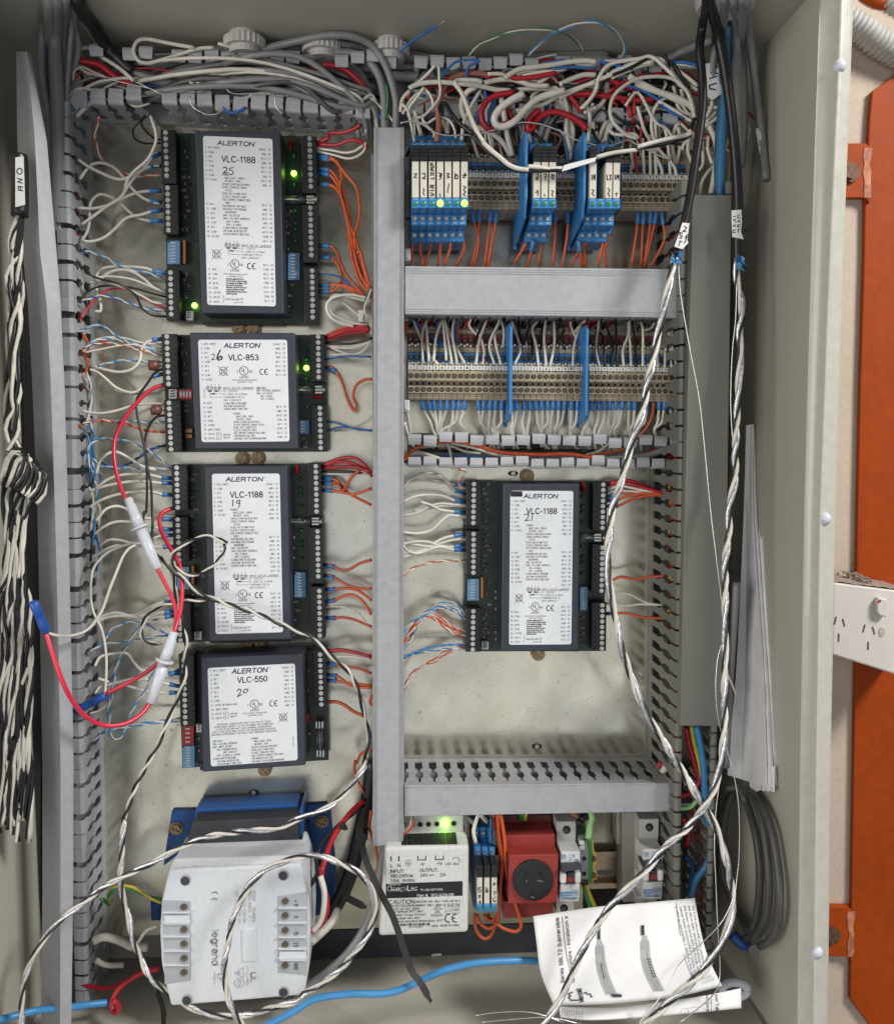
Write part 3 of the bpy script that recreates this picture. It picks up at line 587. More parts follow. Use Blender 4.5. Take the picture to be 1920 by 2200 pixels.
# centre duct
d1 = thing('wiring_duct', 'tall lidded grey wiring duct down the middle of the cabinet', 'wiring duct', P(836, 1800, 0))
q = [(803,272),(868,273),(866,1819),(800,1818)]
lid(d1, q, .070, 'duct_grey')
wl = [P(803,274,.07), P(801,1816,.07)]; wr = [P(867,274,.07), P(865,1816,.07)]
b = MB(); b.prism([Vector((w_.x, -.0005, w_.z)) for w_ in (wl[0], wr[0], wr[1], wl[1])], -.0) if False else b.box(wl[1].x+.001, wr[1].x-.001, -.0025, -.0005, wl[1].z, wl[0].z); part('base', b, 'duct_grey', d1)
for xx, inw in ((wl[0].x+.0015, (1,0,0)), (wr[0].x-.0015, (-1,0,0))):
    za, zb_ = wl[0].z-.001, wl[1].z+.002; n = 46
    me = finger_mesh((0,0,-1), inw, (za-zb_)/n, .0605, 0).mesh('finger', 'duct_grey')
    for i in range(n): inst('finger', me, (xx, -.0005, za-(za-zb_)*(i+.5)/n), d1)
# upper right duct
d2 = thing('wiring_duct', 'wide lidded grey duct between the relays and the terminal rows', 'wiring duct', P(1170, 640, 0))
lid(d2, [(870,571),(1477,578),(1477,683),(870,675)], .070, 'duct_grey', 3, False)
for yy, inw in ((P(1170,575,.07).z-.0015, (0,0,-1)), (P(1170,679,.07).z+.0025, (0,0,1))):
    xa, xb = P(872,620,.07).x, P(1474,620,.07).x; n = 19
    me = finger_mesh((1,0,0), inw, (xb-xa)/n, .0605, 0).mesh('finger', 'duct_grey')
    for i in range(n): inst('finger', me, (xa+(xb-xa)*(i+.5)/n, -.0005, yy), d2)
b = MB(); b.box(P(872,620,.07).x, P(1474,620,.07).x, -.002, -.0004, P(1170,679,.07).z+.003, P(1170,575,.07).z-.002); part('base', b, 'duct_grey', d2)
# right duct
d3 = thing('wiring_duct', 'deep dark grey duct with a long lid along the right side', 'wiring duct', P(1500, 1900, 0))
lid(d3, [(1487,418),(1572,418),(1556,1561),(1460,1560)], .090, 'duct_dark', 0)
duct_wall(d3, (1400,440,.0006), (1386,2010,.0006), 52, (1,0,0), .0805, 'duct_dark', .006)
xw = P(1555,1600,.09).x
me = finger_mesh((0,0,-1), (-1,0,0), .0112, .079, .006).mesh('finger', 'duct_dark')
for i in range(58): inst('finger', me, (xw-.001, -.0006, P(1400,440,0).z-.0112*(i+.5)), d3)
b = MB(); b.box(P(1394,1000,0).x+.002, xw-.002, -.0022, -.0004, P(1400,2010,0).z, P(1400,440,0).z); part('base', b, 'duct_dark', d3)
# bottom right duct
d4 = thing('wiring_duct', 'lidded grey duct above the power supply and breakers', 'wiring duct', P(1160, 1700, 0))
lid(d4, [(868,1689),(1455,1682),(1455,1744),(868,1755)], .066, 'duct_grey', 1, False)
duct_wall(d4, (868,1630,.0005), (1452,1626,.0005), 20, (0,0,-1), .0575, 'duct_grey', .005)
b = MB(); b.box(P(870,1640,0).x, P(1450,1640,0).x, -.002, -.0004, P(1100,1752,.066).z+.002, P(1100,1632,0).z-.002); part('base', b, 'duct_grey', d4)
b = MB(); b.box(P(870,1640,0).x, P(1450,1640,0).x, -.058, -.0022, P(1100,1750,.066).z+.0005, P(1100,1750,.066).z+.002); part('side_wall', b, 'duct_grey', d4)
# left duct, open
d5 = thing('wiring_duct', 'open slotted duct without lid down the left side', 'wiring duct', P(190, 1800, 0))
duct_wall(d5, (194,262,.0005), (232,2085,.0005), 54, (-1,0,0), .052, 'duct_grey', .011, jit=.02)
b = MB(); b.prism([P(194,262,.0018), P(232,2085,.0018), P(158,2085,.0018), P(136,262,.0018)], .0003); part('base', b, 'duct_grey', d5)
duct_wall(d5, (138,262,.0005), (160,2085,.0005), 54, (1,0,0), .046, 'duct_grey', .009)
# top duct, open
d6 = thing('wiring_duct', 'open slotted duct crossing the top of the plate', 'wiring duct', P(800, 200, 0))
duct_wall(d6, (196,262,.0005), (800,290,.0005), 17, (0,0,1), .048, 'duct_grey', .012, skip=(4,), jit=.04)
duct_wall(d6, (870,285,.0005), (1420,305,.0005), 15, (0,0,1), .048, 'duct_grey', .012, jit=.03)
duct_wall(d6, (230,150,.0005), (1390,176,.0005), 36, (0,0,-1), .048, 'duct_grey', .010, skip=(1,4,13,14,19,28), jit=.04)
b = MB(); b.prism([P(200,150,.0018), P(1420,176,.0018), P(1420,300,.0018), P(200,258,.0018)], .0003); part('base', b, 'duct_grey', d6)
# middle right duct, open
d7 = thing('wiring_duct', 'open slotted duct just below the long terminal row', 'wiring duct', P(1170, 970, 0))
duct_wall(d7, (872,930,.0005), (1462,938,.0005), 19, (0,0,-1), .048, 'duct_grey', .0085, jit=.02)
duct_wall(d7, (872,1000,.0005), (1455,1000,.0005), 19, (0,0,1), .048, 'duct_grey', .0085, jit=.02)
b = MB(); b.prism([P(875,932,.0018), P(1455,938,.0018), P(1450,998,.0018), P(875,998,.0018)], .0003); part('base', b, 'duct_grey', d7)
# loose lid leaning at the left
ys = [110, 300, 540, 650, 820, 1090, 1360, 1640, 1920, 2200, 2300]
b = MB()
loft(b, [[35,37,48,60,69,80,86,91,91,88,87],[58,75,86,100,109,118,125,130,130,129,129],[62,97,118,127,135,143,149,155,154,150,150],[61,95,116,125,133,141,147,153,152,148,148]], ys, [.085,.100,.094,.082], (.0006,.0016,0))
solo('duct_lid', b, 'duct_grey', 'loose grey duct lid standing upright at the far left', 'duct lid', P(120,2200,.09))
# ------------------------------------------------------------------ controllers
def lab_map(key, quad, w, h_, hh):
    q = [Q(key, *p) for p in quad]
    def fn(x, y):
        u, v = x/w, y/h_
        px = (q[0][0]*(1-u)+q[1][0]*u)*(1-v)+(q[3][0]*(1-u)+q[2][0]*u)*v
        py = (q[0][1]*(1-u)+q[1][1]*u)*(1-v)+(q[3][1]*(1-u)+q[2][1]*u)*v
        return P(px, py, hh)
    return fn
def rounded(w, h_, r, n=5):
    pts = []
    for cx, cy, a in ((w-r, r, -90), (w-r, h_-r, 0), (r, h_-r, 90), (r, r, 180)): pts += arc(cx, cy, r, r, a, a+90, n)
    return pts
def logo(b, fn, x, y, w, cap):
    text(b, fn, 'ALERTON', x, y, cap, w=w*.95, shear=.20, bold=4.2)
    text(b, fn, '®', x+w*1.0, y-cap*.4, cap*.25)
def ul(b, fn, x, y, r):
    stroke(b, fn, arc(x, y, r, r, 0, 360, 20), r*.14)
    text(b, fn, 'U', x-r*.28, y-r*.22, r*.75, align='c', bold=.8); text(b, fn, 'L', x+r*.25, y+r*.22, r*.75, align='c', bold=.8)
    text(b, fn, 'C', x-r*1.45, y+r*.15, r*.5, align='c', bold=.7); text(b, fn, 'US', x+r*1.55, y+r*.15, r*.5, align='c', bold=.7)
    text(b, fn, 'LISTED', x, y+r*1.45, r*.45, w=r*2.0, align='c', bold=.6)
def binmark(b, fn, x, y, r):
    stroke(b, fn, arc(x, y, r*.8, r*.85, 0, 360, 18), r*.1)
    stroke(b, fn, [(x-r, y-r), (x+r, y+r)], r*.09); stroke(b, fn, [(x-r, y+r), (x+r, y-r)], r*.09)
    stroke(b, fn, [(x-r*.42, y-r*.35), (x+r*.42, y-r*.35), (x+r*.3, y+r*.5), (x-r*.3, y+r*.5), (x-r*.42, y-r*.35)], r*.09)
def jumpers(b, fn, x, y):
    for k in range(4):
        text(b, fn, str(k+1), x+20+k*37, y-30, 18, align='c'); stroke(b, fn, arc(x+20+k*37, y, 9, 11, 0, 360, 10), 5)
    stroke(b, fn, [(p[0]+x, p[1]+y-17) for p in rounded(155, 34, 12, 3)]+[(x+155, y)], 3.5)
    for dx, dy in ((22, 30), (88, 30), (55, 57)): stroke(b, fn, [(x+dx, y+dy), (x+dx+32, y+dy)], 14)
    stroke(b, fn, [(x+120, y+30), (x+168, y+30)], 3); stroke(b, fn, [(x+87, y+57), (x+168, y+57)], 3)
    stroke(b, fn, [(x+40, y+38), (x+40, y+92), (x+168, y+92)], 3)
    for k, s in enumerate(('INPUT SETUP JUMPERS', '0 - 10VDC', '0 - 5VDC or 4-20mA', 'THERMISTOR or', 'DRY CONTACT')):
        text(b, fn, s, x+176, y+k*31, 18, w=len(s)*16.2 if k != 2 else 240)
    stroke(b, fn, [(x+176, y+14), (x+480, y+14)], 3)
def label_1188(b, fn):
    sp = 45.5
    L = ['1 - IN 0 / MSET','2 - COM','3 - IN 1','4 - IN 2','5 - COM','6 - IN 3','7 - COM','8 - 24 VDC']
    for k, s in enumerate(L): text(b, fn, s, 20, 112+k*sp, 19)
    L = ['9 - IN 4','10 - COM','11 - IN 5','12 - IN 6','13 - COM','14 - IN 7','15 - COM','16 - 24 VDC']
    for k, s in enumerate(L): text(b, fn, s, 20, 674+k*sp, 19)
    L = ['17 - IN 8','18 - COM','19 - IN 9','20 - IN 10','21 - COM','22 - 24 VDC','23 - DATA +','24 - DATA -']
    for k, s in enumerate(L): text(b, fn, s, 20, 1321+k*46, 19)
    R = ['24VAC - 25','GND - 26','BO 0 - 27','GND - 28','BO 1 - 29','BO 2 - 30','GND - 31','BO 3 - 32','GND - 33']
    for k, s in enumerate(R): text(b, fn, s, 690, 111+k*45, 19, align='r')
    R = ['BO 4 - 34','GND - 35','BO 5 - 36','BO 6 - 37','GND - 38','BO 7 - 39','AO 0 - 40','COM - 41','AO 1 - 42']
    for k, s in enumerate(R): text(b, fn, s, 690, 668+k*44.8, 19, align='r')
    R = ['AO 2 - 43','COM - 44','AO 3 - 45','AO 4 - 46','COM - 47','AO 5 - 48','AO 6 - 49','COM - 50','AO 7 - 51']
    for k, s in enumerate(R): text(b, fn, s, 690, 1265+k*44.8, 19, align='r')
    text(b, fn, 'VLC-1188', 188, 220, 58, w=340, bold=3)
    C = [('POWER:',0),('MAX LOAD - 106VA',30),('NO BO\'S - 10VA',30),('24VAC LOADS @ 0.5A MAX',0),('24VDC SOURCES 100mA',0),('TOTAL',30),('FUSE: AGC-6 AMP FAST',0),('CLASS 2 CIRCUITS ONLY',0),
     ('USE COPPER CONDUCTORS',0),('ONLY',30),('FOR INDOOR USE ONLY',0),('SUITABLE FOR PLENUM',0),('MOUNTING',30),('SW1 = AO SETUP',0),('SW2 = VLC MAC ADDRESS',0),('ON = 4-20mA',36),('OFF = 0-10VDC',36),
     ('4-20mA INPUTS REQUIRE',0),('250 OHM, 1% RESISTOR',0),('ACROSS INPUT AND COM',0)]
    for k, (s, i) in enumerate(C): text(b, fn, s, 186+i, 377+k*31, 19.5, ws=.88)
    jumpers(b, fn, 195, 1075); binmark(b, fn, 110, 1170, 50); ul(b, fn, 295, 1263, 44); ce(b, fn, 450, 1280, 28, 9)
    text(b, fn, 'OPEN ENERGY MANAGEMENT', 300, 1365, 12, w=250, align='c'); text(b, fn, 'EQUIPMENT 94X6', 300, 1387, 12, w=150, align='c')
    for k, s in enumerate(['This device complies with Part 15','of the FCC Rules. Operation is subject','to the following two conditions: (1) This','device may not cause harmful','interference, and (2) this device must','accept any interference received,','including interference that may cause','undesired operation.']):
        text(b, fn, s, 200, 1412+k*21, 15, ws=.66, bold=.5)
    text(b, fn, 'BACnet MS/TP', 200, 1615, 19, w=175); stroke(b, fn, [(160,1580),(172,1584),(172,1606),(184,1614),(172,1622),(172,1642),(160,1648)], 3)
    text(b, fn, 'LBL-VLC-1188', 280, 1645, 12)
def label_853(b, fn):
    for k, s in enumerate(['1 - IN 0 / MSET','2 - COM','3 - IN 1','4 - IN 2','5 - COM','6 - IN 3','7 - IN 4','8 - COM','9 - 24VDC']): text(b, fn, s, 28, 42+k*45, 19)
    for k, s in enumerate(['10 - IN 5','11 - COM','12 - IN 6','13 - IN 7','14 - COM','15 - 24VDC','16 - (NOT USED)','17 - DATA','18 - DATA']): text(b, fn, s, 30, 640+k*44.5, 19)
    for k, s in enumerate(['24VAC - 19','GND - 20','BO 0 - 21','GND - 22','BO 1 - 23','BO 2 - 24','GND - 25','BO 3 - 26']): text(b, fn, s, 877, 45+k*44.5, 19, align='r')
    for k, s in enumerate(['BO 4 - 27','GND - 28','AO 0 - 29','COM - 30','AO 1 - 31','COM - 32','AO 2 - 33','COM - 34']): text(b, fn, s, 875, 680+k*44, 19, align='r')
    text(b, fn, 'VLC-853', 304, 178, 54, w=300, bold=3)
    binmark(b, fn, 245, 318, 50); ul(b, fn, 455, 315, 44); ce(b, fn, 640, 325, 27, 8)
    text(b, fn, 'OPEN ENERGY MANAGEMENT', 462, 408, 12, w=250, align='c'); text(b, fn, 'EQUIPMENT 94X6', 462, 428, 12, w=150, align='c')
    jumpers(b, fn, 65, 488)
    for k, (s, i) in enumerate((('SWITCHES',0),('SW1 = VLC MAC ADDRESS',0),('SW2 = AO SETUP:',0),('ON = 4-20mA',40),('OFF = 0-10VDC',40))): text(b, fn, s, 578+i, 488+k*28, 18, ws=.86)
    stroke(b, fn, [(578,501),(700,501)], 3)
    for k, s in enumerate(('4-20mA INPUTS REQUIRE','250 OHM, 1% RESISTOR','ACROSS INPUT AND COM')): text(b, fn, s, 240, 644+k*28, 18, ws=.86)
    for k, (s, i) in enumerate((('POWER:',0),('MAX LOAD - 80VA',30),('NO BO\'S - 10VA',30),('24VAC LOADS @ 0.5A MAX',0),('24 VDC SOURCES 100mA TOTAL',0),('FUSE: AGC-4 AMP FAST',0),('CLASS 2 CIRCUITS ONLY',0),('USE COPPER CONDUCTORS ONLY',0),('FOR INDOOR USE ONLY',0),('SUITABLE FOR PLENUM MOUNTING',0))):
        text(b, fn, s, 335+i, 748+k*28, 18.5, ws=.86)
    for y, s in ((952,'+'),(996,'-')): stroke(b, fn, arc(168, y, 15, 15, 0, 360, 12), 3.5); text(b, fn, s, 168, y, 12, align='c')
    stroke(b, fn, [(190,938),(202,942),(202,966),(214,974),(202,982),(202,1004),(190,1010)], 3)
    text(b, fn, 'BACnet', 228, 960, 18); text(b, fn, 'MS/TP', 228, 990, 18); text(b, fn, 'LBL-VLC-853', 45, 585, 12, rot=-90)
def label_550(b, fn):
    for k, s in enumerate(['1 - IN 0 / MSET','2 - COM','3 - IN 1','4 - IN 2','5 - COM','6 - IN 3','7 - IN 4','8 - COM','9 - 24VDC @ 100mA MAX','10 - (NOT USED)','11 - DATA','12 - DATA']): text(b, fn, s, 26, 30+k*43.3, 19)
    for k, s in enumerate(['24VAC - 13','GND - 14','BO 0 - 15','GND - 16','BO 1 - 17','BO 2 - 18','GND - 19','BO 3 - 20','BO 4 - 21','GND - 22']): text(b, fn, s, 862, 38+k*42.6, 18, align='r')
    text(b, fn, 'VLC-550', 300, 138, 52, w=298, bold=3)
    ul(b, fn, 463, 388, 42); ce(b, fn, 640, 393, 27, 8); binmark(b, fn, 750, 540, 46)
    text(b, fn, 'OPEN ENERGY MANAGEMENT', 470, 478, 12, w=250, align='c'); text(b, fn, 'EQUIPMENT 94X6', 470, 500, 12, w=150, align='c')
    for y, s in ((463,'+'),(506,'-')): stroke(b, fn, arc(160, y, 15, 15, 0, 360, 12), 3.5); text(b, fn, s, 160, y, 12, align='c')
    stroke(b, fn, [(182,448),(194,452),(194,478),(206,486),(194,494),(194,518),(182,522)], 3)
    text(b, fn, 'BACnet', 220, 470, 17); text(b, fn, 'MS/TP', 220, 500, 17)
    for k, s in enumerate(('THIS DEVICE COMPLIES WITH PART 15 OF THE FCC RULES.','OPERATION IS SUBJECT TO THE FOLLOWING TWO CONDITIONS:','(1) THIS DEVICE MAY NOT CAUSE HARMFUL INTERFERENCE,','AND (2) THIS DEVICE MUST ACCEPT ANY INTERFERENCE RECEIVED,','INCLUDING INTERFERENCE THAT MAY CAUSE UNDESIRED OPERATION.')):
        text(b, fn, s, 350, 572+k*25, 16, w=(550,598,575,640,660)[k], align='c')
    for k, (s, i) in enumerate((('SWITCHES',0),('SW1 = VLC MAC ADDRESS',0),('SW2 = INPUT SETUP',0),('ON = THERMISTOR or',44),('DRY CONTACT',108),('OFF = 0-5VDC or 4-20mA',40),('4-20mA INPUTS REQUIRE',0),('250 OHM, 1% RESISTOR',40),('ACROSS INPUT AND COM',40))): text(b, fn, s, 26+i, 738+k*29, 18.5, ws=.86)
    for k, (s, i) in enumerate((('POWER:',0),('MAX LOAD - 65VA',30),('NO BO\'S - 5VA',30),('24VAC LOADS @ 0.5A MAX',0),('FUSE: AGC-4 AMP FAST',0),('CLASS 2 CIRCUITS ONLY',0),('USE COPPER CONDUCTORS ONLY',0),('FOR INDOOR USE ONLY',0),('SUITABLE FOR PLENUM MOUNTING',0))): text(b, fn, s, 420+i, 735+k*29, 18.5, ws=.86)
    text(b, fn, 'LBL-VLC-550', 845, 830, 12, rot=-90)
HC, HB, HT = .044, .013, .027
def controller(key, num, label, cover, lq, lw, lh, lfn, lg, hand, left, right, dips, leds, lit, caps, fuses, conn, net, pcb, screws, skirt, comps):
    k = key
    cxy = [sum(p[i] for p in cover)/4 for i in (0, 1)]
    t = thing('controller', label, 'controller', QP(k, cxy[0], cxy[1], 0), 'building controllers on the mounting plate')
    b = MB(); b.pprism(k, pcb, HB, HB-.0018); part('circuit_board', b, 'board_green', t)
    b = MB(); b.pprism(k, skirt, HB-.002, .001); part('base_tray', b, 'block_black', t)
    b = MB(); b.pprism(k, cover, HC, HB+.0004); part('cover', b, 'cover_slate', t, bevel=.0011)
    fn0 = lab_map(k, lq, lw, lh, HC+.0002); fn1 = lab_map(k, lq, lw, lh, HC+.00030)
    b = MB(); b.face([fn0(x, y) for x, y in rounded(lw, lh, 26)]); ls = part('label_sheet', b, 'label_white', t)
    b = MB(); lfn(b, fn1); part('printing', b, 'ink_black', ls)
    b = MB(); logo(b, fn1, *lg); part('logo', b, 'ink_navy', ls)
    fn2 = lab_map(k, lq, lw, lh, HC+.00040)
    b = MB()
    for st, w_ in hand: stroke(b, fn2, st, w_)
    part('handwriting', b, 'ink_black', ls)
    for side, blocks in ((-1, left), (1, right)):
        for (x0, x1, y0, y1, sx0, sx1, sy0, sy1, n) in blocks:
            dx = sx1-sx0
            b = MB(); b.pprism(k, [(x0,y0),(x1,y0),(x1+dx,y1),(x0+dx,y1)], HT, HB)
            hx = (x1-26) if side < 0 else (x0+26)
            tb = part('terminal_block', b, 'block_black', t, bevel=.0006)
            pits = MB(); lips = MB(); oy = (sy1-sy0)/(n-1)
            for i in range(n):
                f_ = i/(n-1); y_ = sy0+(sy1-sy0)*f_
                pits.prism([QP(k, hx+dx*f_+13*math.cos(a), y_+11*math.sin(a), HT+.0003) for a in [q*math.pi/4 for q in range(8)]], HT-.001)
                if i: lips.pprism(k, [(x0+4+dx*f_, y_-oy/2-1.2), (x1-4+dx*f_, y_-oy/2-1.2), (x1-4+dx*f_, y_-oy/2+1.2), (x0+4+dx*f_, y_-oy/2+1.2)], HT+.0004, HT-.001)
                inst('screw', SCREW_S, QP(k, sx0+dx*f_, y_, HT+.0001), tb, random.uniform(0, 3.1))
            part('test_hole', pits, 'dark_hole', tb); part('divider_rib', lips, 'block_black', tb)
    for (x0, y0, x1, y1, n, m_, horiz) in dips:
        b = MB(); b.prect(k, x0, y0, x1, y1, HB+.006, HB); dp = part('dip_switch', b, m_, t, bevel=.0003)
        for i in range(n):
            f_ = (i+.75)/(n+.5); b = MB(); r_ = random.random() < .5
            if horiz: xx = x0+(x1-x0)*f_; b.prect(k, xx-8, y0+(y1-y0)*.25, xx+8, y0+(y1-y0)*.75, HB+.0066, HB+.005)
            else: yy = y0+(y1-y0)*f_; b.prect(k, x0+(x1-x0)*.27, yy-6, x0+(x1-x0)*.66, yy+6, HB+.0066, HB+.005)
            part('slider', b, 'white_plastic', dp)
        if not horiz and m_ == 'dip_blue':
            b = MB(); f2 = lambda x, y: QP(k, x, y, HB+.0061)
            for i in range(n): text(b, f2, str(i+1), x0+(x1-x0)*.82, y0+(y1-y0)*(i+.75)/(n+.5), 13, align='c', rot=0)
            b.prect(k, x0+4, y0+3, x0+20, y0+17, HB+.0062, HB+.005); part('printing', b, 'ink_black', dp)
    for (x, y) in leds:
        b = MB(); b.tube([QP(k, x, y, HB), QP(k, x, y, HB+.0025), QP(k, x, y, HB+.0037), QP(k, x, y, HB+.0041)], 0, 10, rad=[.0018,.0018,.0012,.0003]); part('led', b, 'led_off', t, smooth=True)
    for (x, y) in lit:
        b = MB(); b.tube([QP(k, x, y, HB), QP(k, x, y, HB+.003), QP(k, x, y, HB+.0045), QP(k, x, y, HB+.005)], 0, 12, rad=[.0023,.0023,.0016,.0004]); part('led', b, 'led_lit', t, smooth=True, label='brightly lit green led')
    for (x, y, rx, ry, hh) in caps:
        b = MB(); c = QP(k, x, y, HB+hh)
        n0 = len(b.v); e1 = QP(k, x+rx, y, HB+hh)-c; e2 = QP(k, x, y+ry, HB+hh)-c; e3 = Vector((0,-hh*.9,0))
        rows = [[c+e3*math.cos(th)+(e1*math.cos(ph)+e2*math.sin(ph))*math.sin(th) for ph in [q*math.pi/6 for q in range(13)]] for th in [.03+q*(math.pi-.06)/6 for q in range(7)]]
        b.grid(rows); part('disc_capacitor', b, 'red_disc', t, smooth=True)
    for (x0, y0, x1, y1, cl) in fuses:
        b = MB(); b.cyl(QP(k, x0, y0, HB+.006), QP(k, x1, y1, HB+.006)-QP(k, x0, y0, HB+.006), .0031, (QP(k, x1, y1, HB+.006)-QP(k, x0, y0, HB+.006)).length, 14)
        fu = part('fuse', b, 'glass', t, smooth=True)
        b = MB(); b.cyl(QP(k, x0, y0, HB+.006), QP(k, x1, y1, HB+.006)-QP(k, x0, y0, HB+.006), .0004, (QP(k, x1, y1, HB+.006)-QP(k, x0, y0, HB+.006)).length, 6); part('filament', b, 'wire_silver', fu)
        for (cx, cy, hor) in cl:
            b = MB()
            for s_ in (-1, 0, 1):
                if hor: b.prect(k, cx-40, cy+s_*30-12, cx+36, cy+s_*30+12, HB+(.010 if s_ else .0098), HB)
                else: b.prect(k, cx+s_*30-11, cy-36, cx+s_*30+11, cy+36, HB+(.010 if s_ else .0098), HB)
            if hor: b.cyl(QP(k, cx+38, cy, HB+.006), (1,0,0), .003, .0022, 12)
            part('fuse_clip', b, 'screw_steel', t, bevel=.0004)
    for (x0, y0, x1, y1) in conn:
        b = MB(); b.prect(k, x0, y0, x1, y1, HB+.006, HB); cn = part('pin_header', b, 'white_plastic', t, bevel=.0004)
        b = MB()
        for q in range(3): yy = y0+(y1-y0)*(.25+.25*q); b.pprism(k, [(x0+18,yy-7),(x1-18,yy-15),(x1-18,yy-6),(x0+18,yy+2)], HB+.0064, HB+.005)
        part('header_slot', b, 'dark_hole', cn)
    for (x0, y0, x1, y1) in net:
        b = MB(); b.prect(k, x0, y0, x1, y1, HB+.007, HB); part('resistor_network', b, 'orange_part', t, bevel=.0005)
    rnd = random.Random(num); sc = CROPS[k][2]/4.7
    b = MB(); g_ = MB(); w_ = MB()
    for (x0, y0, x1, y1, dens) in comps:
        for q in range(dens):
            x = rnd.uniform(x0, x1); y = y0+(y1-y0)*(q+.5)/dens+rnd.uniform(-6, 6)
            for c_ in range(rnd.choice((1, 2, 3, 4))):
                xx = x0+8+c_*22*sc
                if xx+16 > x1: break
                (b if rnd.random() < .6 else g_).prect(k, xx, y-11, xx+14*sc, y+11, HB+.0016, HB)
                w_.prect(k, xx+1, y-13, xx+13*sc, y-10, HB+.0012, HB); w_.prect(k, xx+1, y+10, xx+13*sc, y+13, HB+.0012, HB)
            if rnd.random() < .5: stroke(w_, lambda x, y: QP(k, x, y, HB+.0003), [(x0+6, y-18), (x0+6+rnd.uniform(20, 60), y-18), (x0+6+rnd.uniform(20,60), y-12)], 2)
    part('chip', b, 'block_black', t, kind='stuff'); part('chip_resistor', g_, 'terminal_beige', t, kind='stuff'); part('solder_mark', w_, 'ink_grey', t, kind='stuff')
    for (x, y, up) in screws:
        tb = MB(); tb.pprism(k, [(x-34,y-36),(x+34,y-36),(x+34,y+36),(x-34,y+36)], .0028, .0004); tb.pprism(k, [(x-34, y), (x+34, y), (x+34, y+up), (x-34, y+up)], .003, .0004)
        part('mounting_tab', tb, 'block_black', t, bevel=.0008)
        b = MB(); c = QP(k, x, y, .003); b.cyl(c, (0,-1,0), .0062, .0008, 18); part('washer', b, 'screw_brass', t)
        inst('mounting_screw', SCREW_M, c+Vector((0,-.0008,0)), t, random.uniform(0, 1.5))
    return t
hand25 = [([(198,312),(222,300),(238,312),(230,334),(200,362),(246,356)], 9), ([(308,304),(268,310),(262,330),(290,334),(304,352),(290,374),(256,368)], 8)]
hand26 = [([(128,150),(150,142),(164,156),(152,178),(130,204),(168,196)], 7), ([(222,104),(196,150),(186,190),(204,206),(232,196),(240,178),(222,166),(196,184)], 14)]
hand19 = [([(215,274),(211,340)], 9), ([(284,276),(256,282),(252,306),(274,312),(286,290),(288,278),(282,330),(270,356)], 8)]
hand20 = [([(290,246),(312,226),(330,236),(322,262),(292,304),(338,284)], 9), ([(362,242),(352,262),(372,272),(398,254),(402,236),(376,230),(362,246)], 8)]
hand21 = [([(160,264),(190,252),(212,262),(206,286),(170,326),(222,318)], 9), ([(252,252),(246,328)], 8)]
scrib = [([(10+i*13, 30+(26 if i % 2 else -18)), (16+i*12, 20+(38 if i % 2 == 0 else -8))], 22) for i in range(10)]
controller('a', 25, 'tall black controller marked 25 at the top left, two green lights lit',
  [(358,92),(1197,95),(1232,1888),(424,1885)], [(437,142),(1118,172),(1152,1815),(480,1800)], 712, 1676, label_1188, (150, 62, 390, 40), hand25,
  [(20,168,85,610,72,85,112,535,8),(45,192,620,1105,92,101,655,1068,8),(68,205,1455,1950,121,128,1485,1892,8)],
  [(1398,1545,145,700,1483,1495,170,640,9),(1410,1555,818,1385,1490,1500,850,1312,9),(1424,1565,1430,1978,1508,1513,1466,1922,9)],
  [(90,1170,210,1400,7,'dip_blue',0),(1270,1290,1385,1555,8,'dip_blue',0)], [(1328,335),(1330,632),(1338,878),(1340,1000),(1343,1055),(1343,1172)], [(1328,510),(355,1806)],
  [(1293,225,16,62,.006)], [(1215,765,1440,768,[(1490,765,1)])], [(270,1860,340,1950)], [(242,1160,268,1395)],
  [(60,110),(1540,150),(1570,1985),(90,1960)], [(790,2028,-60),(935,2028,-60)], [(420,110),(1180,110),(1225,1995),(440,1995)],
  [(225,130,352,1100,15),(240,1480,400,1750,5),(1240,850,1330,1280,8),(1245,1580,1400,1950,7),(280,1260,380,1410,1)])
controller('b', 26, 'squarish black controller marked 26, second down on the left',
  [(317,65),(1383,70),(1415,1248),(375,1250)], [(403,140),(1305,140),(1330,1170),(438,1178)], 902, 1033, label_853, (265, 58, 375, 42), hand26,
  [(28,190,80,625,88,107,108,588,9),(55,222,752,1280,110,132,780,1250,9)], [(1532,1685,85,565,1620,1625,108,520,8),(1548,1705,800,1270,1637,1645,832,1236,8)],
  [(205,640,345,745,4,'dip_red',1),(1420,955,1530,1095,4,'dip_blue',0)], [(1497,240),(1497,545),(1505,830),(1497,330)], [(1500,425)],
  [(1617,722,60,20,.006)], [(1400,650,1570,650,[(1625,645,1)])], [(105,640,188,742)], [(275,1040,345,1085),(275,1096,345,1140)],
  [(55,90),(1695,90),(1715,1275),(80,1280)], [(850,1345,-60),(1010,1338,-60)], [(330,90),(1370,90),(1400,1275),(390,1275)],
  [(205,100,315,620,10),(240,780,360,1240,9),(1400,230,1440,520,6),(1420,1120,1540,1250,3)])
